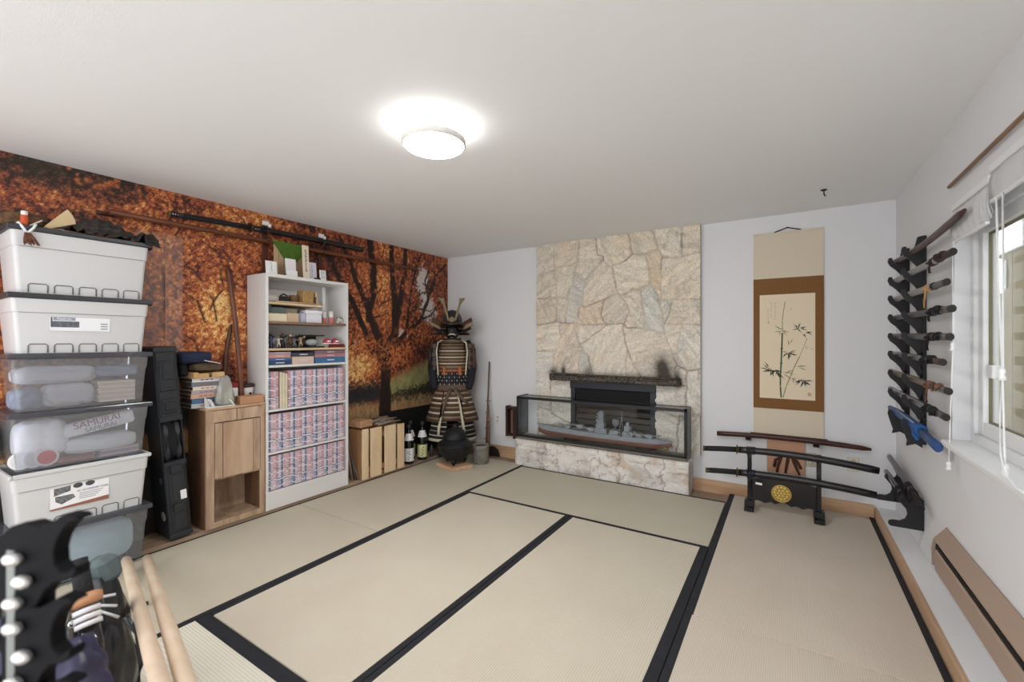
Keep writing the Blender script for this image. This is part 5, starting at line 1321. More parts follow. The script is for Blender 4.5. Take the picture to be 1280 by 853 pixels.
def sake(x, y, s, label, labcol, neck, group='big glass bottles by the armour'):
    z = .046
    t = thing('glass_bottle', label, 'bottle', (x, y, z), 0, group)
    b = MB(); b.lathe([(0, 0), (.05*s, 0), (.053*s, .006*s), (.053*s, .225*s), (.047*s, .26*s), (.026*s, .315*s), (.018*s, .345*s), (.017*s, .395*s), (.0195*s, .397*s), (.0195*s, .405*s), (0, .406*s)], (x, y, z), 24)
    b.build('bottle_glass', M('dark bottle glass', (16, 20, 18), .12, coat=.4), t)
    b = MB(); b.lathe([(.0537*s, .03*s), (.0537*s, .165*s)], (x, y, z), 24, a0=-2.2, a1=1.2); b.build('label', M('bottle label %d%d%d' % labcol, labcol, .6, var=.25, scale=40, rgb2=(120, 120, 100)), t)
    b = MB(); b.lathe([(.052*s, .245*s), (.028*s, .315*s)], (x, y, z), 24, a0=-2.2, a1=1.2); b.build('shoulder_label', M('bottle shoulder', neck, .6), t)
    b = MB()
    rg = random.Random(int(y*100))
    cx, cy = math.cos(-.75), math.sin(-.75)
    for k in range(6):
        b.obox((x+.0545*s*cx-.014*cy*((k % 2)-.5)*2*.5, y+.0545*s*cy+.014*cx*((k % 2)-.5)*2*.5, z+(.05+.017*k)*s), (.002, rg.uniform(.008, .022), .007), (rg.uniform(-.7, .7), 0, -.75))
    b.build('brush_print', ink, t)
    b = MB(); b.lathe([(.0203*s, .375*s), (.0203*s, .408*s), (0, .409*s)], (x, y, z), 14); b.build('cap', black_plastic, t)
sake(-3.475, 3.405, 1.03, 'dark bottle with a white label, standing against the crate', (234, 234, 236), (236, 236, 238))
sake(-3.475, 3.61, 1.03, 'dark bottle with a pale yellow label, nearest the armour', (222, 224, 168), (226, 222, 206))
sake(-3.60, 3.55, 1.03, 'dark bottle with yellow label behind the other two', (214, 208, 120), (206, 190, 160))
b = MB(); b.lathe([(0, 0), (.022, 0), (.022, .1), (.012, .12), (.012, .14), (0, .14)], (-3.46, 3.745, .046), 14); tag(b.build('small_flask', M('dark grey flask', (70, 72, 76), .3)), 'small grey flask beside the yellow labelled bottle', 'flask')

# ================================================================ SUIT OF ARMOUR
AX, AY = -3.32, 3.945
ab = thing('armour_chest', 'black chest that carries the suit of armour', 'chest', (AX, AY, .046), math.radians(38))
b = MB(); b.box(-.17, .17, -.10, .10, .002, .30, bev=.008); b.build('chest_body', black_lac, ab, local=True)
b = MB(); b.box(-.178, .178, -.108, .108, .30, .345, bev=.006); b.build('lid', black_lac, ab, local=True)
ar = thing('suit_of_armour', 'samurai suit of armour with horned helmet standing in the corner', 'armour', (AX, AY, .393), math.radians(38))
Z0 = -.393
a_brown = M('armour rust brown', (90, 64, 50), .55, var=.6, scale=60, rgb2=(56, 40, 34)); a_tan = M('armour tan lacing', (156, 134, 104), .8, var=.4, scale=70); a_cream = M('armour cream lacing', (206, 198, 176), .85)
a_black = M('armour black lacquer', (24, 24, 28), .4, var=.5, scale=30, rgb2=(48, 46, 46)); a_navy = M('armour navy cloth', (28, 30, 38), .85, var=.6, scale=50, rgb2=(24, 26, 34)); a_orange = M('armour orange leather', (158, 84, 44), .6)
a_gold = M('armour bronze horn', (100, 87, 62), .45, .4); a_grey = M('armour dull iron', (84, 80, 76), .45, .6)
AM = [a_brown, a_tan, a_cream, a_black, a_navy, a_orange]
def rows(b, prof, c, lames, sx, sy, seg=36, a0=0, a1=None):
    """overlapping lames between two heights: (r, z) interpolated from prof, lames = list of (height, material)"""
    zs = [p[1] for p in prof]; rs = [p[0] for p in prof]
    z = zs[0]
    for h, mi in lames:
        r0 = np.interp(z, zs, rs); r1 = np.interp(z+h, zs, rs)
        b.lathe([(r0+.006, z), (r0+.007, z+h*.6), (r1+.001, z+h)], c, seg, sx, sy, a0=a0, a1=a1, mi=mi); z += h
b = MB()
b.lathe([(.172, Z0+.86), (.168, Z0+1.0), (.165, Z0+1.12), (.148, Z0+1.26), (.112, Z0+1.37), (.08, Z0+1.40)], (0, 0, 0), 32, 1, .76, mi=3)
rows(b, [(.176, Z0+.86), (.176, Z0+1.02), (.172, Z0+1.10), (.150, Z0+1.27), (.115, Z0+1.37)], (0, 0, 0), [(.04, 4)]*4+[(.022, 5)]+[(.026, 0), (.012, 1), (.026, 0), (.012, 2), (.024, 0), (.012, 1), (.024, 0), (.012, 2), (.024, 0), (.012, 1), (.024, 0), (.012, 2), (.024, 0), (.012, 1), (.024, 0), (.012, 1)], 1, .78)
b.build('cuirass', AM, ar, local=True)
b = MB()
for r in range(4):
    for k in range(21):
        a = math.radians(-90+(k-10)*9); rad = .188
        b.obox((rad*math.cos(a), rad*.79*math.sin(a), Z0+.878+.04*r), (.006, .004, .017), (0, 0, a+math.pi/2), mi=0 if (k+r) % 2 else 1)
b.build('lacing', [a_cream, a_grey], ar, local=True)['kind'] = 'stuff'
b = MB(); b.obox((-.085, -.142, Z0+1.03), (.035, .012, .10), bev=.004); b.obox((.09, -.142, Z0+1.03), (.035, .012, .10), bev=.004); b.build('leather_strap', a_orange, ar, local=True)
# kusazuri: skirt panels
def panel(b, ac, span, zt_, zb_, rt, rb, seq, sy=.8, seg=8, mat_edge=None):
    n = sum(h for h, _ in seq); z = zt_
    for h, mi in seq:
        f0 = (zt_-z)/(zt_-zb_); z2 = z-h/n*(zt_-zb_); f1 = (zt_-z2)/(zt_-zb_)
        ra = rt+(rb-rt)*f0; rb_ = rt+(rb-rt)*f1
        b.lathe([(ra, z), (rb_+.006, z2), (rb_-.004, z2)], (0, 0, 0), seg, 1, sy, a0=math.radians(ac-span/2), a1=math.radians(ac+span/2), mi=mi); z = z2
seq = [(1.2, 0), (.7, 1), (1.0, 0), (.55, 2), (1.0, 0), (.55, 2), (1.0, 0), (.5, 1), (1.0, 0), (.6, 2), (1.1, 0), (.5, 1), (1, 0)]
for ac in (-90, -144, -36, 18, 198, 90):
    b = MB(); panel(b, ac, 50, Z0+.83, Z0+.455+(.02 if ac == -90 else 0), .185, .305 if ac != -90 else .29, seq); b.build('skirt_panel', AM, ar, local=True)
# haidate: thigh guards
hseq = [(1, 4), (.3, 1), (1, 4), (.35, 2), (1, 4), (.35, 1), (1, 4), (.3, 2), (.8, 4), (.8, 2)]
for ac in (-128, -46):
    b = MB(); panel(b, ac, 52, Z0+.50, Z0+.245, .24, .30, hseq, sy=.85); b.build('thigh_guard', AM, ar, local=True)
b = MB(); b.lathe([(.19, Z0+.80), (.2, Z0+.825), (.195, Z0+.865), (.18, Z0+.875)], (0, 0, 0), 28, 1, .78)
b.tube([(.02, -.155, Z0+.84), (.07, -.19, Z0+.77), (.15, -.20, Z0+.69), (.19, -.18, Z0+.65)], [.022, .018, .016, .012], 8); b.tube([(.0, -.155, Z0+.84), (-.05, -.2, Z0+.75), (-.09, -.235, Z0+.62), (-.10, -.24, Z0+.55)], [.022, .018, .016, .012], 8)
b.ball((.01, -.165, Z0+.838), .032, 12, 8, (1.2, .8, .9)); b.build('sash', M('brown grey sash', (104, 88, 74), .9, var=.5, scale=40), ar, local=True)
b = MB(); b.tube([(.06, -.165, Z0+.79), (.10, -.225, Z0+.62), (.125, -.268, Z0+.46), (.15, -.28, Z0+.28)], [.009, .011, .016, .018], 8); b.tube([(-.115, -.25, Z0+.52), (-.135, -.27, Z0+.42), (-.14, -.275, Z0+.33)], [.01, .016, .014], 8); b.build('white_cord', a_cream, ar, local=True)
# sleeves and shoulder guards
for s in (-1, 1):
    b = MB(); b.tube([(s*.155, .01, Z0+1.36), (s*.215, .0, Z0+1.26), (s*.232, -.02, Z0+1.08), (s*.215, -.05, Z0+.92), (s*.19, -.09, Z0+.82)], [.05, .058, .052, .045, .038], 12)
    b.build('sleeve', a_navy, ar, local=True)
    b = MB()
    for k in range(6):
        z = Z0+1.34-k*.05; b.lathe([(.075, z-.05), (.079, z-.02), (.07, z)], (s*.20, -.005, 0), 14, .75, 1.05, a0=math.radians(-110 if s > 0 else 70), a1=math.radians(110 if s > 0 else 290), mi=0 if k % 2 == 0 else 3)
    b.build('shoulder_guard', AM, ar, local=True)
    b = MB(); b.tube([(s*.115, -.085, Z0+1.38), (s*.16, -.10, Z0+1.35), (s*.175, -.095, Z0+1.25), (s*.165, -.115, Z0+1.10), (s*.155, -.125, Z0+.98)], .009, 7); b.build('white_edging', a_cream, ar, local=True)
    b = MB(); b.tube([(s*.23, -.05, Z0+1.33), (s*.25, -.06, Z0+1.22), (s*.255, -.07, Z0+1.06)], [.008, .014, .02], 8); b.build('tassel', a_black if s < 0 else a_brown, ar, local=True)
# mask and neck guard
b = MB(); b.ball((0, -.025, Z0+1.475), .092, 20, 14, (.86, .95, 1.12)); b.obox((0, -.12, Z0+1.475), (.026, .03, .05), (math.radians(-12), 0, 0), bev=.008)
b.tube([(-.055, -.095, Z0+1.42), (0, -.12, Z0+1.405), (.055, -.095, Z0+1.42)], [.014, .018, .014], 8); b.ball((-.036, -.1, Z0+1.505), .016, 8, 6, (1.3, .4, .6)); b.ball((.036, -.1, Z0+1.505), .016, 8, 6, (1.3, .4, .6))
b.build('mask', M('black face mask', (20, 17, 17), .35), ar, local=True)
b = MB(); b.tube([(-.045, -.112, Z0+1.435), (-.02, -.124, Z0+1.447), (0, -.126, Z0+1.45), (.02, -.124, Z0+1.447), (.045, -.112, Z0+1.435)], [.004, .008, .009, .008, .004], 7); b.build('moustache', a_cream, ar, local=True)
b = MB(); rows(b, [(.125, Z0+1.345), (.085, Z0+1.42)], (0, -.02, 0), [(.024, 0), (.01, 1), (.024, 3), (.012, 1)], 1, .95); b.build('throat_guard', AM, ar, local=True)
# helmet
b = MB(); b.lathe([(.118, Z0+1.555), (.121, Z0+1.585), (.114, Z0+1.63), (.092, Z0+1.68), (.055, Z0+1.712), (.02, Z0+1.722), (.018, Z0+1.732), (0, Z0+1.735)], (0, 0, 0), 32, .95, 1.08); b.build('helmet_bowl', a_black, ar, local=True)
b = MB()
for k in range(12):
    a = 2*math.pi*(k+.5)/12
    b.tube([(.95*r*math.cos(a), 1.08*r*math.sin(a), z) for r, z in ((.122, Z0+1.575), (.116, Z0+1.632), (.094, Z0+1.682), (.056, Z0+1.715), (.022, Z0+1.726))], .005, 6)
b.build('helmet_ribs', a_grey, ar, local=True)
b = MB(); b.lathe([(.117, Z0+1.59), (.15, Z0+1.568), (.152, Z0+1.562), (.117, Z0+1.58)], (0, -.005, 0), 18, .95, 1.12, a0=math.radians(200), a1=math.radians(340)); b.build('visor', M('dark brown visor', (62, 42, 36), .45), ar, local=True)
b = MB(); rows(b, [(.215, Z0+1.44), (.128, Z0+1.585)], (0, .01, 0), [(.03, 0), (.012, 1), (.03, 3), (.012, 2), (.03, 0), (.012, 1), (.02, 3)], .95, 1.0, a0=math.radians(-28), a1=math.radians(208)); b.build('neck_guard', AM, ar, local=True)
for s in (-1, 1):
    b = MB()
    b.obox((s*.178, -.085, Z0+1.592), (.125, .012, .055), (math.radians(-16), math.radians(-s*24), math.radians(s*-28)), mi=0, bev=.006); b.obox((s*.188, -.08, Z0+1.542), (.135, .012, .042), (math.radians(-16), math.radians(-s*24), math.radians(s*-28)), mi=1, bev=.005); b.obox((s*.17, -.08, Z0+1.50), (.12, .012, .04), (math.radians(-16), math.radians(-s*24), math.radians(s*-28)), mi=3, bev=.005)
    b.build('turned_back_plate', AM, ar, local=True)
    b = MB()
    pl = [(.028, 1.60), (.05, 1.60), (.078, 1.70), (.105, 1.79), (.145, 1.845), (.15, 1.868), (.10, 1.855), (.082, 1.862), (.085, 1.835), (.07, 1.77), (.045, 1.69)]
    b.prism([(s*x, Z0+z) for x, z in pl], 'y', -.137, -.128, bev=.0015); b.build('horn', a_gold, ar, local=True)
b = MB(); b.prism([(.032*math.cos(a), Z0+1.615+.032*math.sin(a)) for a in [k*math.pi/8 for k in range(16)]], 'y', -.143, -.136, bev=.002); b.build('crest_disc', a_gold, ar, local=True)
b = MB(); b.cyl((0, 0, .0), (0, 0, Z0+1.40), .03, .03, 10); b.obox((0, 0, .012), (.2, .16, .022), bev=.003); b.build('stand_post', black_wood, ar, local=True)

# kettle, board, pot, old pole
KX, KY = -3.018, 3.632
b = MB(); b.prism([(KX-.19, KY-.09), (KX+.10, KY-.17), (KX+.20, KY+.05), (KX-.05, KY+.17)], 'z', MAT_Z+.002, MAT_Z+.042, bev=.004)
tag(b.build('wood_board', M_wood('pale kettle board', (214, 180, 150), (186, 146, 114), 'x')), 'pale wooden board under the black iron kettle', 'board')
kt = thing('iron_kettle', 'black iron cauldron kettle with a domed lid on a pale board', 'kettle', (KX, KY, MAT_Z+.05))
iron = M('black cast iron', (34, 35, 38), .55, .4, var=.4, scale=30, bump=.3, bscale=80)
b = MB(); b.lathe([(0, .035), (.08, .03), (.12, .05), (.155, .10), (.175, .16), (.176, .185), (.182, .19), (.182, .2), (.172, .205), (.15, .235), (.12, .25), (.115, .26)], (KX, KY, MAT_Z+.05), 32)
b.build('kettle_body', iron, kt)
for k in range(3):
    a = math.radians(30+120*k-90); b = MB(); b.tube([(KX+.10*math.cos(a), KY+.10*math.sin(a), MAT_Z+.10), (KX+.115*math.cos(a), KY+.115*math.sin(a), MAT_Z+.07), (KX+.105*math.cos(a), KY+.105*math.sin(a), MAT_Z+.045)], [.03, .022, .014], 8); b.build('leg', iron, kt)
b = MB(); b.lathe([(.128, .258), (.13, .27), (.122, .30), (.1, .335), (.07, .36), (.03, .375), (.02, .385), (.025, .40), (.015, .415), (0, .418)], (KX, KY, MAT_Z+.05), 28); b.build('lid', iron, kt)
for s in (-1, 1):
    b = MB(); b.tube([(KX+s*.17, KY-.02, MAT_Z+.23), (KX+s*.20, KY-.02, MAT_Z+.25), (KX+s*.20, KY+.02, MAT_Z+.25), (KX+s*.17, KY+.02, MAT_Z+.23)], .009, 7); b.build('lug', iron, kt)
pt = thing('stone_pot', 'small grey glazed pot beside the black kettle', 'pot', (-2.875, 3.90, MAT_Z+.002))
b = MB(); b.lathe([(0, 0), (.08, 0), (.087, .01), (.089, .17), (.094, .18), (.094, .205), (.08, .205), (.078, .05), (0, .04)], (-2.875, 3.90, MAT_Z+.002), 28); b.build('pot_body', M('grey ash glaze', (140, 136, 128), .5, var=.6, scale=14, rgb2=(92, 88, 82)), pt)
b = MB(); b.lathe([(0, .185), (.078, .185)], (-2.875, 3.90, MAT_Z+.002), 28); b.build('ash', M('dark ash', (56, 50, 46), .95), pt)
pg = thing('antique_gun', 'slim old long gun with brass fittings leaning in the corner', 'gun', (-2.98, 4.22, .003))
b = MB(); b.tube([(-3.005, 4.18, .03), (-3.02, 4.23, .5), (-3.038, 4.295, 1.12)], [.012, .011, .009], 10); b.build('barrel', M('brown gun barrel', (112, 84, 62), .4, .3, var=.4, scale=20), pg)
b = MB(); b.tube([(-2.968, 4.16, .02), (-2.972, 4.18, .2), (-2.99, 4.205, .42), (-3.012, 4.235, .62)], [.026, .017, .015, .012], 10, flat=1.4); b.build('stock', M_wood('gun stock wood', (128, 92, 70), (86, 58, 44), 'z'), pg)
for z, y in ((.22, 4.19), (.34, 4.20), (.52, 4.22), (.66, 4.235)):
    b = MB(); b.obox((-3.0-.02*z, y, z), (.05, .03, .012), bev=.003); b.build('barrel_band', M('aged brass', (150, 126, 92), .4, .6), pg)
b = MB(); b.ball((-2.965, 4.185, .44), .02, 10, 8); b.build('lock_plate', MATS['aged brass'], pg)
b = MB(); b.tube([(-2.98, 4.19, .37), (-2.95, 4.18, .36), (-2.955, 4.18, .32), (-2.985, 4.18, .31)], .004, 6); b.build('trigger_guard', MATS['aged brass'], pg)
b = MB(); b.prism([(-3.06, .004)]+[(-2.97+.095*math.cos(a), .004+.115*math.sin(a)) for a in [math.pi*(1-k/12) for k in range(13)]], 'y', 4.262, 4.285, bev=.003)
tag(b.build('half_round_stand', M('dark half round wood', (46, 36, 34), .6)), 'dark half round board on the floor behind the antique gun', 'board')
def outlet(x, z, label, c=(226, 224, 218), n=2):
    t = thing('wall_outlet', label, 'outlet', (x, YB, z-.055), 0, 'outlets on the back wall')
    b = MB(); b.box(x-.037, x+.037, YB-.007, YB-.001, z-.057, z+.057, bev=.003); b.build('plate', M('outlet plate %d' % c[2], c, .5), t)
    b = MB()
    for dz in (-.024, .024): b.lathe([(0, .003), (.014, .003), (.016, 0)], (0, 0, 0), 12); bmesh.ops.rotate(b.bm, verts=[v for v in b.bm.verts if abs(v.co.z) < .02 and v.co.y < 1], matrix=Matrix.Rotation(math.radians(90), 3, 'X')); bmesh.ops.translate(b.bm, verts=[v for v in b.bm.verts if v.co.y < 1], vec=(x, YB-.007, z+dz))
    b.build('sockets', M('outlet socket', (186, 182, 172), .5), t)
outlet(-2.93, .44, 'outlet low on the wall behind the antique gun'); outlet(.158, .40, 'greenish outlet just right of the driftwood picture', (186, 184, 160)); outlet(.43, .405, 'cream outlet below the right end of the dark wooden sword', (222, 212, 196))
wr = thing('wall_bracket', 'narrow dark wooden frame bracket on the wall left of the glass case', 'bracket', (-2.70, YB, .25))
wb_m = M_wood('dark bracket wood', (70, 46, 38), (46, 30, 26), 'z')
b = MB(); b.box(-2.765, -2.74, 4.23, YB-.002, .27, .62, bev=.002); b.build('upright', wb_m, wr)
b = MB(); b.box(-2.665, -2.64, 4.23, YB-.002, .25, .615, bev=.002); b.build('upright', wb_m, wr)
b = MB(); b.box(-2.74, -2.665, 4.235, YB-.002, .585, .612, bev=.002); b.build('crossbar', wb_m, wr)
b = MB(); b.box(-2.74, -2.665, 4.235, YB-.002, .275, .30, bev=.002); b.build('crossbar', wb_m, wr)
b = MB(); b.box(-2.735, -2.67, 4.30, YB-.002, .31, .57); b.build('back_board', M('bracket back', (120, 92, 76), .7), wr)
# ================================================================ GLASS DISPLAY CASE WITH THE SHIP
HZ = .318
GX0, GX1, GY0, GY1, GZ1 = -2.50, -.752, 4.045, 4.245, .77
dcs = thing('display_case', 'long black framed glass case on the hearth, holding the ship model', 'display case', ((GX0+GX1)/2, 4.15, HZ))
fm_ = M('black case frame', (26, 27, 31), .4, .2)
b = MB(); b.box(GX0, GX1, GY0, GY1, HZ+.001, HZ+.018, bev=.002); b.build('base', M('brown grey case floor', (120, 112, 100), .35), dcs)
for z, nm_ in ((HZ+.018, 'bottom_rail'), (GZ1-.022, 'top_rail')):
    b = MB(); b.box(GX0, GX1, GY0, GY0+.018, z-.004, z+.022, bev=.002); b.build(nm_, fm_, dcs)
b = MB(); b.box(GX0, GX1, GY1-.008, GY1, GZ1-.012, GZ1, bev=.001); b.build('back_rail', fm_, dcs)
for x in (GX0, GX1-.02):
    b = MB(); b.box(x, x+.02, GY0, GY0+.02, HZ+.018, GZ1, bev=.002); b.build('post', fm_, dcs)
b = MB(); b.box(GX1-.014, GX1+.004, GY0+.018, GY1, HZ+.018, GZ1+.004, bev=.002); b.build('end_panel', M('slate end panel', (64, 67, 76), .3), dcs)
b = MB(); b.box(GX0-.002, GX0+.012, GY0+.018, GY1+.04, HZ+.018, GZ1+.004, bev=.002); b.build('end_panel', M('smoky mirror panel', (96, 100, 106), .12, .8), dcs)
b = MB(); b.box(GX0+.02, GX1-.02, GY0+.006, GY0+.011, HZ+.03, GZ1-.018); b.build('front_glass', M_clear('case glass', (253, 254, 254), refl=.8), dcs)
b = MB(); b.box(GX0+.02, GX1-.02, GY0+.02, GY1-.009, GZ1-.006, GZ1-.002); b.build('top_glass', MATS['case glass'], dcs)
# the ship
sx0, sx1, syc = -2.285, -.895, 4.155
sh = thing('ship_model', 'grey and red brown battleship model inside the glass case', 'ship model', (-1.58, syc, .345))
grey_s = M('warship grey', (150, 156, 164), .55, var=.25, scale=40); red_s = M('hull red brown', (132, 88, 76), .6, var=.2, scale=20); deck_s = M('deck grey', (164, 164, 160), .6, var=.2, scale=60)
def half(u):
    return .07*min(1, (math.sin(math.pi*min(1, u*1.0+.02))**.55)) if 0 < u < 1 else .004
def sheer(u): return .452+.02*(1-u)**2.5*1.3+.004*u
n = 40; b = MB(); R = []
for i in range(n+1):
    u = i/n; x = sx0+(sx1-sx0)*u; w = max(.004, half(u)); zk = .362+(.03*max(0, .08-u)/.08)+(.045*max(0, u-.9)/.1)
    zd = sheer(u); zm = zk+(zd-zk)*.55
    R.append([b.bm.verts.new(p) for p in ((x, syc-w, zd), (x, syc-w*.97, zm), (x, syc-w*.75, zk+.012), (x, syc-w*.3, zk), (x, syc+w*.3, zk), (x, syc+w*.75, zk+.012), (x, syc+w*.97, zm), (x, syc+w, zd))])
for i in range(n):
    for k in range(7):
        f = b.bm.faces.new((R[i][k], R[i+1][k], R[i+1][k+1], R[i][k+1])); f.material_index = 0 if k in (0, 6) else 1; f.smooth = True
for q in (R[0], R[-1]): b.bm.faces.new(q)
b.build('hull', [grey_s, red_s], sh)
b = MB()
for i in range(n): b.quad([R_ for R_ in ((sx0+(sx1-sx0)*i/n, syc-max(.004, half(i/n)), sheer(i/n)-.001), (sx0+(sx1-sx0)*(i+1)/n, syc-max(.004, half((i+1)/n)), sheer((i+1)/n)-.001), (sx0+(sx1-sx0)*(i+1)/n, syc+max(.004, half((i+1)/n)), sheer((i+1)/n)-.001), (sx0+(sx1-sx0)*i/n, syc+max(.004, half(i/n)), sheer(i/n)-.001))])
b.build('deck', deck_s, sh)
rg = random.Random(2)
b = MB()
for (x, w, d, z0, z1) in ((-1.57, .13, .075, .455, .50), (-1.575, .085, .06, .50, .55), (-1.575, .065, .05, .55, .60), (-1.575, .05, .045, .60, .635), (-1.57, .07, .055, .635, .648), (-1.57, .035, .035, .648, .672)):
    b.box(x-w/2, x+w/2, syc-d/2, syc+d/2, z0, z1, bev=.003)
for k in range(26):
    z = rg.uniform(.47, .65); b.obox((-1.575+rg.uniform(-.05, .05)*(1-(z-.47)*2), syc-.033+rg.uniform(-.01, .01), z), (rg.uniform(.012, .03), .014, rg.uniform(.006, .016)), bev=.001)
b.tube([(-1.60, syc-.03, .66), (-1.54, syc-.03, .665)], .004, 6); b.build('bridge_tower', grey_s, sh)
b = MB(); b.tube([(-1.43, syc, .46), (-1.43, syc, .56), (-1.425, syc, .60)], [.04, .034, .032], 14, flat=1); b.box(-1.475, -1.385, syc-.05, syc+.05, .455, .50, bev=.003); b.build('funnel', grey_s, sh)
b = MB(); b.box(-1.35, -1.25, syc-.045, syc+.045, .455, .50, bev=.003); b.box(-1.335, -1.275, syc-.03, syc+.03, .50, .55, bev=.003); b.box(-1.32, -1.29, syc-.02, syc+.02, .55, .585, bev=.002)
for k in range(18): b.obox((rg.uniform(-1.46, -1.2), syc-.045+rg.uniform(-.012, .008), rg.uniform(.462, .52)), (rg.uniform(.012, .03), .016, rg.uniform(.008, .02)), bev=.001)
b.build('aft_tower', grey_s, sh)
b = MB(); b.tube([(-1.36, syc, .5), (-1.365, syc, .69)], .003, 6); b.tube([(-1.39, syc-.02, .46), (-1.365, syc, .64)], .003, 6); b.tube([(-1.40, syc, .62), (-1.33, syc, .625)], .002, 5); b.build('mast', grey_s, sh)
for k, (x, d) in enumerate(((-1.94, -1), (-1.80, -1), (-1.68, -1), (-1.10, 1), (-1.20, 1))):
    z = sheer((x-sx0)/(sx1-sx0))+(.0 if k != 1 else .016)
    b = MB(); b.lathe([(0, 0), (.034, 0), (.034, .016), (0, .017)], (x, syc, z-.002), 16); b.prism([(x-.035, z+.012), (x+.04, z+.012), (x+.036, z+.036), (x-.025, z+.036)] if d < 0 else [(x-.04, z+.012), (x+.035, z+.012), (x+.025, z+.036), (x-.036, z+.036)], 'y', syc-.028, syc+.028, bev=.003)
    tr_ = b.build('gun_turret', grey_s, sh)
    b = MB()
    for dy in (-.014, 0, .014): b.tube([(x+d*.03, syc+dy, z+.024), (x+d*.10, syc+dy, z+.032)], .0042, 7)
    b.build('gun_barrel', grey_s, tr_)
b = MB()
for x in (-1.0, -.96): b.tube([(x, syc-.03, .46), (x+.02, syc-.03, .475), (x+.05, syc-.03, .475)], .003, 5)
b.box(-1.05, -.95, syc-.045, syc-.04, .455, .462); b.build('catapult', grey_s, sh)
for x in (-1.95, -1.22):
    b = MB(); b.box(x-.012, x+.012, syc-.05, syc+.05, HZ+.019, .364, bev=.002); b.build('cradle', black_wood, sh)
b = MB(); b.tube([(-.965, syc-.02, .388), (-.93, syc-.02, .385)], .012, 10); b.ball((-.925, syc-.02, .385), .013, 10, 6, (.4, 1, 1)); b.build('screw', M('brass screw', (186, 154, 84), .35, .8), sh)

# ================================================================ HANGING SCROLL
SY = YB-.012
scx = -.005
sc_ = thing('hanging_scroll', 'hanging scroll with a bamboo painting framed in brown brocade', 'scroll', (scx, SY, .57))
silk = M('beige scroll silk', (216, 204, 184), .85, var=.25, scale=60, stretch=(1, 1, 6), rgb2=(206, 192, 168)); broc = M('brown brocade', (128, 88, 44), .8, var=.4, scale=90, rgb2=(102, 66, 30)); rice = M('rice paper', (232, 216, 190), .9, var=.2, scale=5, rgb2=(222, 202, 172))
b = MB(); b.box(-.253, .243, SY, SY+.004, .575, 2.276); b.build('silk_mount', silk, sc_)
b = MB(); b.box(-.2535, .2435, SY-.002, SY+.001, .797, 1.90); b.build('brocade', broc, sc_)
b = MB(); b.box(-.206, .186, SY-.0035, SY-.001, .885, 1.762); b.build('painting', rice, sc_)
b = MB(); b.cyl((-.275, SY-.008, .57), (.265, SY-.008, .57), .013, .013, 14); b.build('roller', dark_hard, sc_)
b = MB(); b.box(-.255, .245, SY-.004, SY+.006, 2.27, 2.288, bev=.002); b.build('top_rod', MATS['beige scroll silk'], sc_)
b = MB(); b.tube([(-.10, SY-.002, 2.287), (-.005, SY, 2.318), (.09, SY-.002, 2.287)], .0045, 7); b.lathe([(.001, -.003), (.01, -.003), (.01, .003), (.001, .003)], (-.005, SY+.002, 2.318), 10); b.build('hanging_cord', black_cloth, sc_)
def sp_(cx, cy):                                         # painting coordinates, 0..1 across and up
    return (-.206+.392*cx, 1.762-.877*cy)
pg_ = [M('painted green', (74, 92, 66), .9), M('painted pale green', (150, 150, 112), .9), M('painted dark', (56, 58, 56), .9), M('painted light mark', (196, 168, 140), .9)]
b = MB(); yl = SY-.0042
def stalk(pts, w, mi):
    for (x0, y0), (x1, y1) in zip(pts[:-1], pts[1:]):
        a = sp_(x0, y0); c = sp_(x1, y1); d = (Vector((c[0], c[1]))-Vector((a[0], a[1]))).normalized(); nx, nz = -d.y*w/2, d.x*w/2; g = d*.002
        b.quad([(a[0]+nx+g.x, yl, a[1]+nz+g.y), (a[0]-nx+g.x, yl, a[1]-nz+g.y), (c[0]-nx-g.x, yl, c[1]-nz-g.y), (c[0]+nx-g.x, yl, c[1]+nz-g.y)], mi)
stalk([(.47, .07), (.44, .17), (.42, .25), (.42, .38)], .006, 1); stalk([(.42, .38), (.41, .52), (.40, .66), (.385, .78), (.385, .88), (.40, .99)], .011, 0)
stalk([(.86, .42), (.80, .50), (.73, .59)], .004, 1); stalk([(.73, .59), (.62, .71), (.57, .78), (.49, .88), (.43, .99)], .008, 1)
for p in ((.42, .38), (.41, .52), (.40, .66), (.385, .78)): stalk([(p[0]-.03, p[1]), (p[0]+.03, p[1]-.002)], .006, 2)
def leafs(cx, cy, n, a0, a1, L, mi, seed):
    rg = random.Random(seed)
    for k in range(n):
        a = math.radians(a0+(a1-a0)*k/max(1, n-1)+rg.uniform(-8, 8)); l = L*rg.uniform(.7, 1.15); ox, oy = cx+rg.uniform(-.05, .05), cy+rg.uniform(-.012, .012)
        p = sp_(ox, oy); q = (p[0]+l*math.cos(a), p[1]+l*math.sin(a)); m = ((p[0]*.6+q[0]*.4), (p[1]*.6+q[1]*.4)); w = l*.075
        b.quad([(p[0], yl-.0002, p[1]), (m[0]-w*math.sin(a), yl-.0002, m[1]+w*math.cos(a)), (q[0], yl-.0002, q[1]), (m[0]+w*math.sin(a), yl-.0002, m[1]-w*math.cos(a))], mi)
leafs(.38, .345, 7, 150, 380, .06, 1, 1); leafs(.72, .33, 9, -60, 200, .055, 0, 2); leafs(.82, .37, 5, -70, 10, .05, 2, 3); leafs(.52, .56, 12, 180, 380, .06, 0, 4); leafs(.30, .73, 12, 170, 350, .075, 0, 5); leafs(.18, .71, 6, 120, 260, .06, 0, 6)
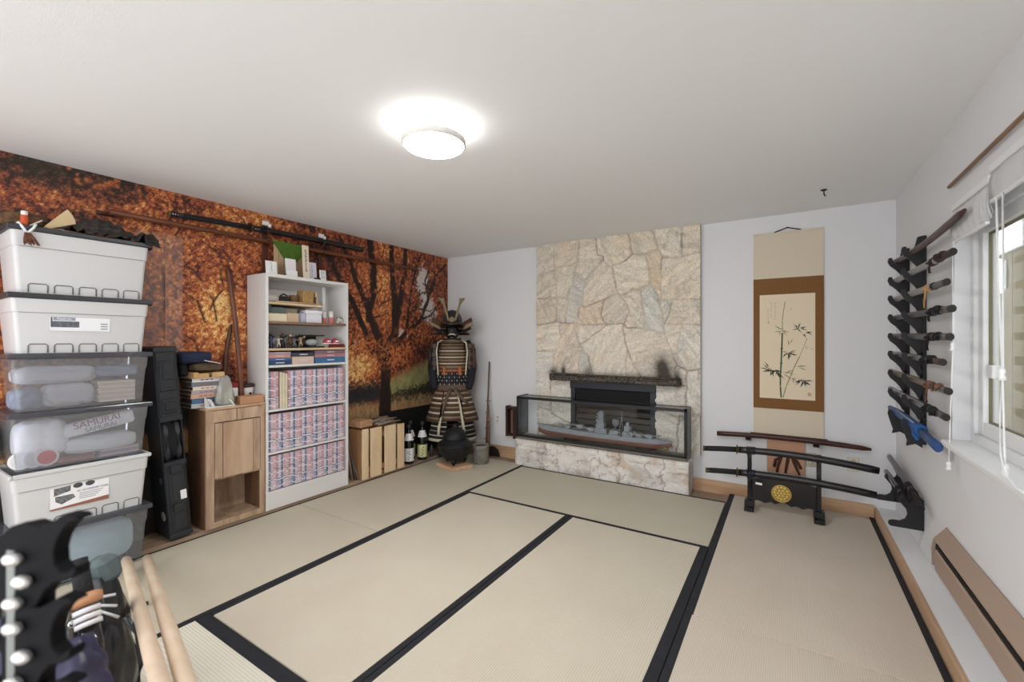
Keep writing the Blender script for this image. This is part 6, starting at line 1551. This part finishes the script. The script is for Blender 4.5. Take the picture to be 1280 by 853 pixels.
leafs(.80, .82, 14, 190, 360, .06, 2, 7); leafs(.62, .80, 4, 150, 330, .05, 1, 8); leafs(.48, .75, 5, -40, 40, .06, 1, 9); leafs(.55, .16, 3, 30, 110, .02, 1, 10); leafs(.86, .52, 3, 0, 60, .03, 1, 11); leafs(.55, .48, 3, 70, 110, .05, 1, 12); leafs(.7, .69, 4, -15, 20, .06, 1, 13)
b.build('painted_bamboo', pg_, sc_)
b = MB(); rg = random.Random(6)
for col_, (cx, n, c0) in enumerate(((.285, 8, .08), (.215, 7, .08), (.16, 6, .14))):
    for k in range(n):
        p = sp_(cx, c0+k*.022)
        for q in range(4):
            a = rg.choice((0, 1.4, .6, -.6)); l = rg.uniform(.003, .007)
            b.obox((p[0]+rg.uniform(-.004, .004), yl, p[1]+rg.uniform(-.005, .005)), (l, .0004, .0014), (0, a, 0))
b.build('brush_writing', pg_[2], sc_)
b = MB(); p = sp_(.165, .27); b.box(p[0]-.006, p[0]+.006, yl, yl+.0004, p[1]-.007, p[1]+.007); p = sp_(.9, .945); b.box(p[0]-.012, p[0]+.012, yl, yl+.0004, p[1]-.014, p[1]+.014); b.build('seal', M('faded red seal', (206, 160, 136), .9), sc_)
# driftwood picture under the scroll
dp = thing('driftwood_picture', 'small pinkish board with dark branching driftwood below the scroll', 'picture', (-.017, YB-.01, .262))
b = MB(); b.box(-.152, .117, YB-.018, YB-.002, .262, .556, bev=.002); b.build('board', M_wood('pinkish board', (206, 160, 130), (190, 142, 112), 'x', fine=5), dp)
b = MB()
for pts in ([(-.08, .265), (-.07, .33), (-.05, .40), (-.02, .43)], [(-.02, .265), (-.01, .34), (.0, .40), (.0, .44)], [(.08, .265), (.05, .34), (.03, .40), (.01, .44)], [(-.05, .40), (-.09, .37), (-.10, .31)], [(.03, .40), (.06, .38), (.09, .32)], [(-.04, .42), (.03, .43)]):
    b.tube([(x, YB-.024, z) for x, z in pts], [.008, .011, .012, .008][:len(pts)], 7)
b.build('driftwood', M('dark driftwood', (74, 44, 32), .7, var=.5, scale=30), dp)

# ================================================================ WALL-MOUNTED WOODEN SWORD, SWORD STAND, TWO SWORDS
wsm = M_wood('dark wall bracket wood', (62, 36, 30), (44, 26, 22), 'x')
bk = bokken('wooden_sword', 'dark brown wooden sword resting on two pegs below the scroll', (-.535, 4.262, .548), (.535, 4.262, .545), .018, dark_hard, .0155, 1.35, n=20)
for i, x in enumerate((-.29, .19)):
    b = MB(); b.box(x-.02, x+.02, 4.245, YB-.001, .53-.012, .546, bev=.002); b.box(x-.02, x+.02, 4.245, 4.252, .53, .556, bev=.001)
    tag(b.build('wall_peg', wsm), ['left', 'right'][i]+' small wooden wall peg holding up the dark wooden sword', 'peg', 'pegs of the dark wooden sword')
st = thing('sword_stand', 'black two tier sword stand with a gold crest on its panel', 'sword stand', (-.03, 4.0, MAT_Z+.001))
SZ = MAT_Z+.003
for x in (-.262, .195):
    b = MB(); b.prism([(3.905, SZ), (4.095, SZ), (4.095, SZ+.028), (4.07, SZ+.036), (4.035, SZ+.075), (3.965, SZ+.075), (3.93, SZ+.036), (3.905, SZ+.028)], 'x', x-.034, x+.034, bev=.004); b.build('foot', black_lac, st)
    b = MB(); b.box(x-.015, x+.015, 3.982, 4.012, SZ+.075, .515, bev=.003)
    for z in (.463, .283):
        b.prism([(3.985, z-.03), (3.985, z-.012), (3.945, z-.010), (3.94, z+.016), (3.93, z+.014), (3.932, z-.03)], 'x', x-.012, x+.012, bev=.002)
    b.build('post', black_lac, st)
b = MB()
top = [(-.247+.427*k/12, .268+.03*math.sin(math.pi*k/12)) for k in range(13)]
bot = []
for k in range(24, -1, -1):
    f = k/24; bot.append((-.247+.427*f, .085+.016*abs(math.sin(math.pi*f*5))+(.012 if .4 < f < .6 else 0)))
b.prism(top+bot, 'y', 3.987, 4.005, bev=.002); b.build('panel', black_lac, st)
b = MB()
gold = M('gold crest', (176, 146, 72), .4, .6)
cxg, czg = -.045, .182
b.prism([(cxg+.068*math.cos(a), czg+.068*math.sin(a)) for a in [k*math.pi/18 for k in range(36)]], 'y', 3.9845, 3.988); b.build('crest_disc', gold, st)
b = MB()
for k in range(12):
    a = k*math.pi/6; b.ball((cxg+.045*math.cos(a), 3.984, czg+.045*math.sin(a)), .011, 8, 6, (1, .2, 1))
for k in range(6):
    a = k*math.pi/3; b.ball((cxg+.022*math.cos(a), 3.984, czg+.022*math.sin(a)), .010, 8, 6, (1, .2, 1))
b.ball((cxg, 3.984, czg), .009, 8, 6, (1, .2, 1)); b.tube([(cxg+.061*math.cos(a), 3.984, czg+.061*math.sin(a)) for a in [k*math.pi/18 for k in range(37)]], .003, 5)
b.build('crest_petals', M('gold petals', (206, 178, 104), .35, .6), st)
s1 = katana('long black sword on the upper hooks of the crested stand', (-.60, 3.965, .468), (.54, 3.965, .458), .036, hilt=.25, group='swords on the crested stand', side=(0, -1, 0), marks=False, tassel=.17, r=.0205, hilt_r=.0175, col=M('satin black scabbard', (22, 22, 26), .35, coat=.2))
s2 = katana('black sword with ivory marked hilt on the lower hooks of the crested stand', (-.58, 3.965, .288), (.525, 3.965, .284), .030, hilt=.23, group='swords on the crested stand', side=(0, -1, 0), marks=True, tassel=.14, r=.0205, hilt_r=.0175, col=MATS['satin black scabbard'], cordmat=M('dark navy cord', (30, 36, 52), .85))
tp = thing('paper_tag', 'small white tag hanging from the lower sword of the crested stand', 'tag', (-.21, 3.94, .25))
b = MB(); b.obox((-.195, 3.940, .247), (.045, .002, .016), (0, math.radians(4), 0)); b.build('tag_card', paper_white, tp)

# ================================================================ TALL SWORD RACK on the right wall
rk = thing('wall_sword_rack', 'tall black sword rack with two columns of fin shaped hooks', 'sword rack', (XR, 3.68, .76))
LV = [1.905, 1.775, 1.65, 1.522, 1.395, 1.275, 1.145, 1.02, .875]
for yp in (3.467, 3.886):
    b = MB(); b.box(XR-.02, XR-.001, yp-.012, yp+.03, .76, 1.99, bev=.002); b.build('back_board', black_wood, rk)
    for i, z in enumerate(LV):
        u = [(.018, z+.055), (.03, z+.012), (.05, z-.012), (.07, z-.012), (.083, z+.004), (.092, z+.03), (.108, z+.028), (.113, z+.004), (.10, z-.025), (.07, z-.055), (.048, z-.085), (.036, z-.112), (.018, z-.125)]
        if i == 0: u[0] = (.018, z+.085); u[1] = (.04, z+.08); u[2] = (.05, z+.03)
        if i == len(LV)-1: u = u[:8]+[(.10, z-.05), (.085, z-.10), (.09, z-.13), (.05, z-.115), (.018, z-.135)]
        b = MB(); b.prism([(XR-a, c) for a, c in u], 'y', yp-.009, yp+.009, bev=.0015); b.build('hook_fin', black_wood, rk)
# the wooden sword on the top hooks and eight sheathed swords below it
bokken('wooden_sword', 'dark wooden sword on the topmost hooks of the wall rack, pointing to the shade', (.625, 4.02, 1.918), (.625, 2.56, 1.918), .022, M_wood('dark brown rack sword', (84, 60, 56), (58, 40, 38), 'y', rough=.4), .0145, 1.35, n=20, bowdir=(0, 0, -1))
g_r = 'sheathed swords on the wall rack'
dk = M('dark grey scabbard', (58, 56, 58), .4); brn = M('dark wine scabbard', (70, 48, 48), .4); gry = M('silver grey scabbard', (140, 138, 138), .35); oliv = M('brown olive scabbard', (88, 70, 52), .4); blue = M('blue sword bag', (40, 84, 142), .5, var=.4, scale=24, rgb2=(24, 46, 92)); blk = M('black scabbard', (30, 29, 31), .3, coat=.3)
tan_c = M('tan tassel cord', (206, 160, 104), .8); blk_c = M('black cord', (22, 22, 25), .85); brn_c = M('brown cord', (120, 84, 70), .8)
def rack_sword(i, yb, yf, sc, hm, label, cm, tassel, hl=.2, dz=0, knot=True, bow=.0):
    z = LV[i]+.006+dz
    t = katana(label, (.622, yf, z-.012), (.622, yb, z+.002), bow, hilt=hl, group=g_r, side=(-1, 0, 0), col=sc, wrapcol=hm, marks=False, cordmat=cm, tassel=tassel, r=.0145, hilt_r=.0135, cord=True, guard_r=.019, guardmat=M('blackened guard', (34, 32, 32), .5, .4))
    if knot:
        b = MB(); rg = random.Random(i)
        for k in range(6): b.ball((.622+rg.uniform(-.012, .004), yf+hl-.02+rg.uniform(-.05, .03), z-.006+rg.uniform(-.012, .012)), .017, 8, 6, (1, 1.5, .8))
        b.tube([(.605, yf+hl-.02, z), (.595, yf+hl-.05, z-.025), (.60, yf+hl-.09, z-.02), (.607, yf+hl-.06, z+.002)], .0045, 6); b.build('knot', cm, t)
    return t
rack_sword(1, 4.10, 2.70, gry, M('wine hilt', (66, 46, 50), .7), 'pale scabbard sword with a wine red hilt, second row of the wall rack', M('wine cord', (58, 38, 42), .85), .06)
rack_sword(2, 4.10, 2.79, gry, M('slate hilt', (84, 84, 88), .5), 'silver grey sword with a tan tassel on the wall rack', tan_c, .11, knot=False)
rack_sword(3, 4.12, 2.71, dk, blk, 'dark grey sword with a black hilt, just below the tan tasselled one', blk_c, .05)
rack_sword(4, 4.10, 2.74, dk, blk, 'dark grey sword in the fifth row of the wall rack', blk_c, .07)
rack_sword(5, 4.08, 2.85, blk, M('brown hilt', (80, 62, 56), .7), 'shortest black sword with brownish hilt in the middle of the wall rack', blk_c, .06)
rack_sword(6, 4.12, 2.76, oliv, blk, 'olive brown sword with brown cords, third from the bottom of the wall rack', brn_c, .09)
rack_sword(7, 4.12, 2.80, blk, blk, 'black sword just above the blue one on the wall rack', blk_c, .05)
bs = thing('bagged_sword', 'blue cloth covered sword on the lowest hooks of the wall rack', 'sword', (.622, 3.4, .86), 0, g_r)
b = MB(); b.tube([(.622, 4.12, .888), (.622, 3.9, .888), (.622, 3.55, .886), (.622, 3.35, .875), (.622, 3.28, .872)], [.014, .02, .021, .022, .018], 12, flat=1.3); b.build('bag_body', blue, bs)
b = MB(); b.tube([(.622, 3.24, .868), (.622, 3.0, .852), (.622, 2.93, .848), (.622, 2.915, .847)], [.018, .02, .02, .012], 12, flat=1.3); b.build('hilt_end', M('deep blue cloth', (36, 74, 130), .5), bs)
b = MB()
for k in range(5): b.tube([(.622, 3.25+k*.02, .87), (.622, 3.265+k*.02, .872)], .029, 12, flat=1.25)
b.tube([(.6, 3.3, .88), (.59, 3.25, .85), (.60, 3.21, .83)], .008, 7); b.build('tie', M('bright blue tie', (34, 92, 160), .6), bs)
b = MB(); b.tube([(.612, 3.86, .908), (.608, 3.6, .908), (.61, 3.36, .9)], .004, 6); b.build('pale_cord', M('pale blue cord', (150, 170, 200), .7), bs)

# lower pair of black wall brackets with two short swords
lw = thing('wall_sword_bracket', 'low black pair of wall brackets above the right hand ledge', 'sword rack', (XR, 3.75, .235))
for yp, zb in ((3.52, .235), (3.98, .255)):
    b = MB()
    pr = [(.001, 0), (.155, 0), (.165, .012), (.16, .03), (.14, .037), (.11, .037), (.085, .055), (.075, .085), (.08, .115), (.10, .14), (.115, .16), (.113, .18), (.098, .19), (.084, .178), (.075, .165), (.06, .168), (.05, .19), (.06, .215), (.07, .235), (.062, .25), (.045, .25), (.03, .23), (.02, .20), (.001, .18)]
    b.prism([(XR-a, zb+c) for a, c in pr], 'y', yp-.011, yp+.011, bev=.002); b.build('bracket', black_wood, lw)
b = MB(); b.box(XR-.016, XR-.001, 3.52, 3.98, .31, .35, bev=.002); b.build('rail', black_wood, lw)
katana('short black sword on the upper hooks of the low wall brackets', (.632, 3.30, .43), (.632, 4.22, .515), .01, hilt=.2, group='swords on the low wall brackets', side=(-1, 0, 0), col=M('charcoal scabbard', (48, 46, 52), .3, coat=.3), marks=False, tassel=.06, r=.0165, guard_r=.024, guardmat=MATS['blackened guard'])
katana('black short sword on the lower hooks of the low wall brackets', (.597, 3.42, .402), (.597, 4.10, .43), .008, hilt=.16, group='swords on the low wall brackets', side=(-1, 0, 0), marks=False, tassel=.07, r=.015, guard_r=.022, guardmat=MATS['blackened guard'])

# ================================================================ HEATER, SHADES, CORDS, ROD
ht = thing('baseboard_heater', 'brown metal baseboard heater under the window', 'heater', (.66, 2.0, .19))
hm = M('brown heater enamel', (168, 146, 130), .5)
HY0, HY1 = .6, 3.06
b = MB(); b.prism([(XR-.001, .20), (XR-.001, .415), (XR-.008, .418), (XR-.052, .352), (XR-.05, .345), (XR-.012, .395), (XR-.012, .20)], 'y', HY0, HY1); b.build('top_cover', hm, ht)
b = MB(); b.prism([(XR-.058, .215), (XR-.062, .22), (XR-.062, .312), (XR-.056, .322), (XR-.05, .318), (XR-.056, .308), (XR-.056, .22)], 'y', HY0, HY1-.06); b.build('front_cover', hm, ht)
b = MB(); b.box(XR-.05, XR-.012, HY0, HY1-.02, .205, .335); b.build('dark_slot', M('dark heater slot', (18, 16, 16), .8), ht)  # plain black block painted in for the shade inside the slot
b = MB(); b.prism([(XR-.001, .20), (XR-.001, .418), (XR-.052, .352), (XR-.06, .30), (XR-.058, .215)], 'y', HY1, HY1+.012); b.build('end_cap', hm, ht)
shm = M_clear('white shade fabric', (250, 250, 252), haze=.86, hazecol=(252, 252, 254), refl=.6, rough=.4, bump=.8, bscale=12)
def shade(y0, y1, zb, zt_, nfold, label):
    t = thing('roman_blind', label, 'shade', (.655, (y0+y1)/2, zb), 0, 'raised shades over the window')
    b = MB(); b.box(.656, XR-.001, y0, y1, zt_, zt_+.03, bev=.003); b.build('headrail', white_trim, t)
    for k in range(nfold):
        b = MB()
        f = k/max(1, nfold-1)
        b.sheet(lambda u, v, f=f, k=k: (.664+.0035*k-.012*math.sin(math.pi*v)+.004*math.sin(40*u+k*2), y0+.01+(y1-y0-.02)*u, zb+.012*k+(zt_-zb-.012*k)*v+.006*math.sin(17*u+k)*(1-v)), 40, 8, thick=.0015)
        b.build('fabric_fold', shm, t)
    b = MB(); b.box(.652, .664, y0+.012, y1-.012, zb-.006, zb+.006, bev=.002); b.build('bottom_bar', white_trim, t)
    return t
shade(2.42, 2.875, 1.832, 1.985, 4, 'white folded shade hanging lower, beside the sword rack')
shade(.9, 2.41, 1.905, 2.02, 3, 'white folded shade raised higher over the near part of the window')
cm_ = M('white blind cord', (236, 238, 240), .6); kn_ = M('white cord knob', (240, 240, 242), .35)
def cord(pts, knobs, label, r=.0032):
    t = thing('blind_cord', label, 'cord', pts[-1], 0, 'white cords of the shades')
    b = MB(); b.tube(pts, r, 7); b.build('cord', cm_, t)
    for (x, y, z) in knobs:
        b = MB(); b.lathe([(.002, .022), (.008, .02), (.010, .008), (.007, 0), (.010, -.008), (.012, -.02), (0, -.022)], (x, y, z), 12); b.build('knob', kn_, t)
cord([(.647, 2.80, 1.83), (.647, 2.795, 1.5), (.647, 2.81, 1.33), (.647, 2.85, 1.0), (.647, 2.87, .78)], [(.647, 2.81, 1.345), (.647, 2.87, .775)], 'long white cord with two knobs hanging beside the sword rack')
cord([(.647, 2.31, 1.90), (.647, 2.29, 1.6), (.647, 2.258, 1.28), (.647, 2.245, 1.1), (.647, 2.236, .96), (.647, 2.23, .915)], [(.647, 2.257, 1.25), (.647, 2.23, .915)], 'straight white cord with knobs in front of the window glass')
cord([(.647, 2.25, 1.90), (.647, 2.25, 1.28), (.645, 2.27, 1.1), (.64, 2.25, .97), (.63, 2.18, .91), (.628, 2.08, .89), (.628, 2.0, .89)], [], 'white cord curling away at the window sill')
b = MB(); b.tube([(.668, .7, 2.13), (.668, 1.6, 2.13), (.668, 2.96, 2.126)], .0085, 8)
tag(b.build('bamboo_rod', M_wood('brown bamboo rod', (178, 140, 110), (128, 94, 70), 'y', fine=16)), 'thin brown bamboo rod fixed high above the window', 'rod')
# ================================================================ FOREGROUND: hook rack, bags, staffs
# two heavy pale staffs lying from the bins towards the viewer
stf = M_wood('pale beige staff wood', (226, 207, 184), (208, 184, 158), 'x', fine=6, rough=.45)
def staff(p0, p1, r0, r1, label):
    b = MB(); p0 = Vector(p0); p1 = Vector(p1); d = (p0-p1).normalized()
    pts = [p0+d*.012, p0+d*.006, p0]+[p0.lerp(p1, k/10) for k in range(1, 11)]
    b.tube(pts, [r0*.55, r0*.85, r0]+[r0+(r1-r0)*k/10 for k in range(1, 11)], 18)
    tag(b.build('wooden_staff', stf), label, 'staff', 'pale staffs beside the black bag')
staff((-3.275, .955, .085), (-1.10, .391, .578), .0245, .0205, 'thick pale wooden staff, the one touching the black leather bag')
staff((-3.20, 1.028, .082), (-1.05, .422, .578), .0245, .0205, 'thick pale wooden staff, the one farther from the black bag')

# black leather bag
leather = M('black glossy leather', (24, 25, 28), .3, var=.6, scale=8, rgb2=(46, 50, 56), bump=.5, bscale=14, coat=.2)
grey_can = M('grey green canvas', (92, 104, 106), .85, var=.4, scale=20)
lb = thing('leather_bag', 'slumped black leather bag with white straps beside the pale staffs', 'bag', (-2.05, .58, MAT_Z+.001))
def bagf(u, v):
    a = 2*math.pi*u; z = .003+.49*v
    prof = (.6+.5*math.sin(math.pi*min(1, v*.85+.12))**.7)*(1-.35*v)
    r = prof*(1+.09*math.sin(5*a+9*v)+.05*math.sin(11*a-5*v))
    lean = -.10*v*v
    return (-2.10+lean*.6+.115*r*math.cos(a), .54+.10*r*math.sin(a), z+MAT_Z)
b = MB(); G = b.sheet(bagf, 40, 20)
b.build('bag_body', leather, lb)
b = MB(); b.obox((-2.15, .56, .50+MAT_Z), (.09, .08, .10), (math.radians(8), math.radians(-14), math.radians(30)), bev=.02); b.build('canvas_flap', grey_can, lb)
for k in range(3):
    b = MB(); b.tube([(-2.05+.02*k, .46+.02*k, .46-.03*k), (-2.01+.02*k, .49+.01*k, .49-.02*k), (-1.985+.015*k, .55, .485-.035*k)], .0045, 7); b.build('white_strap', M('white leather strap', (222, 222, 226), .5), lb)
b = MB(); b.tube([(-1.93, .56, .42), (-1.90, .585, .36), (-1.885, .59, .26), (-1.90, .585, .18)], .009, 7); b.build('black_strap', leather, lb)
for i, (p, q) in enumerate((((-2.03, .45), .42), ((-1.97, .47), .30))):
    b = MB(); b.ball((p[0], p[1], q), .014, 10, 8); b.build('chrome_ring', M('chrome', (200, 202, 206), .15, 1.0), lb)
# curved scabbard with tan collar
cs = thing('curved_sword', 'black curved scabbard with a tan collar and white rings leaning on the leather bag', 'sword', (-1.85, .45, MAT_Z+.002))
pts = [(-1.56, .475, .035), (-1.63, .462, .14), (-1.72, .452, .28), (-1.80, .447, .40), (-1.85, .447, .49)]
b = MB(); b.tube(pts, [.022, .026, .028, .028, .027], 14, flat=.8); b.build('scabbard', M('glossy black scabbard', (14, 14, 16), .12, coat=.6), cs)
ax_ = (Vector(pts[-1])-Vector(pts[-2])).normalized(); e_ = Vector(pts[-1])
for k in range(3):
    b = MB(); q = e_+ax_*(-.012+.02*k); b.tube([q, q+ax_*.014], .0335, 14, flat=.9); b.build('white_ring', M('white cord ring', (226, 222, 224), .6), cs)
b = MB(); q = e_+ax_*.05; b.tube([q, q+ax_*.006, q+ax_*.03, q+ax_*.036], [.030, .043, .043, .030], 18, flat=.85); b.build('collar', M('tan leather collar', (190, 138, 100), .5), cs)
b = MB(); q = e_+ax_*.086; b.tube([q, q+ax_*.11], [.024, .022], 12, flat=.9); b.build('hilt', M('black braided hilt', (26, 27, 30), .75, bump=.8, bscale=160), cs)
# navy bags and cords
navy_s = M('navy satin cloth', (34, 32, 58), .42, var=.7, scale=9, rgb2=(78, 76, 112), bump=.4, bscale=12)
def cloth_bag(pts, rad, label, cordpts):
    t = thing('cloth_bag', label, 'bag', (pts[0][0], pts[0][1], MAT_Z+.001), 0, 'navy bags behind the hook rack')
    n = 16; P = []; R = []
    for k in range(n+1):
        f = k/n*(len(pts)-1); i = min(int(f), len(pts)-2)
        P.append(Vector(pts[i]).lerp(Vector(pts[i+1]), f-i)); R.append((rad[i]+(rad[i+1]-rad[i])*(f-i))*(1+.07*math.sin(k*2.1)))
    b = MB(); rings = b.tube(P, R, 20, flat=.75)
    for i, rg_ in enumerate(rings):
        for j, v in enumerate(rg_):
            v.co += (v.co-P[i])*(.13*math.sin(j*2.1+i*.4)+.06*math.sin(j*5))
    b.build('bag_body', navy_s, t)
    b = MB(); b.tube(cordpts, .006, 7); b.build('tie_cord', M('cream silk cord', (214, 190, 150), .8), t)
cloth_bag([(-1.47, .34, .06), (-1.60, .36, .24), (-1.70, .37, .40), (-1.76, .38, .50)], [.06, .10, .09, .05], 'navy satin bag leaning beside the curved scabbard', [(-1.60, .30, .36), (-1.58, .30, .33), (-1.55, .31, .35), (-1.55, .33, .28), (-1.53, .31, .26)])
cloth_bag([(-1.66, .26, .06), (-1.80, .27, .25), (-1.90, .28, .42), (-1.98, .29, .56)], [.06, .10, .09, .05], 'navy satin bag farther back behind the hook rack', [(-1.80, .22, .50), (-1.77, .20, .52), (-1.74, .20, .50), (-1.72, .215, .515)])
cloth_bag([(-1.98, .36, .06), (-2.08, .34, .28), (-2.16, .34, .46), (-2.20, .34, .54)], [.05, .06, .055, .03], 'slim navy bag standing behind the others', [(-2.12, .30, .52), (-2.10, .30, .49), (-2.08, .31, .50)])
bw = thing('black_buckle', 'small black buckle lying on the mat beside the pale staffs', 'buckle', (-2.78, .86, MAT_Z+.002))
b = MB(); b.obox((-2.78, .86, MAT_Z+.012), (.07, .045, .02), (0, 0, .5), bev=.005); b.build('buckle', black_plastic, bw)
# the near hook rack
hr = thing('hook_rack', 'black rack of curved hooks with silver bolts, close to the camera', 'hook rack', (-1.085, .195, MAT_Z+.001), math.radians(22))
hkm = M('matt black hook', (15, 15, 18), .8, spec=.15)
b = MB(); b.box(-.045, -.025, -.012, .012, .035, .995, bev=.002); b.build('front_rail', M('grey steel rail', (120, 124, 122), .45, .5), hr, local=True)
b = MB(); b.box(-.10, -.03, .014, .03, .035, .97, bev=.004); b.build('back_board', black_wood, hr, local=True)
b = MB(); b.prism([(-.22, -.14), (.06, -.14), (.06, .14), (-.22, .14)], 'z', .002, .034, bev=.004); b.build('foot_plate', black_wood, hr, local=True)
prof = [(-.07, .0), (-.04, .022), (.0, .030), (.03, .027), (.055, .036), (.08, .05), (.108, .05), (.118, .044), (.098, .038), (.082, .026), (.068, .008), (.060, -.014), (.062, -.034), (.078, -.046), (.096, -.042), (.106, -.034), (.11, -.042), (.104, -.052), (.085, -.06), (.06, -.064), (.04, -.08), (.02, -.105), (-.03, -.125), (-.07, -.125)]
for i in range(4):
    z = 1.012-.137*i
    b = MB(); b.prism([(x*(.92 if i == 0 else .82), z+zz) for x, zz in prof], 'y', -.011, .013, bev=.002); b.build('hook_plate', hkm, hr, local=True)
    if i == 0: continue
    b = MB(); b.prism([(-.075-x*.72, z+.02+zz*.9) for x, zz in prof], 'y', .031, .047, bev=.002); b.build('hook_plate', hkm, hr, local=True)
chm = M('silver bolt head', (214, 214, 212), .25, .7)
for k in range(8):
    z = .985-.034*k-.0015*k*k; x = -.012+(.016 if k % 3 == 1 else -.004)
    b = MB(); b.ball((x, -.02, z), .015, 14, 10, (1.15, .75, .72)); b.build('bolt_head', chm, hr, local=True)
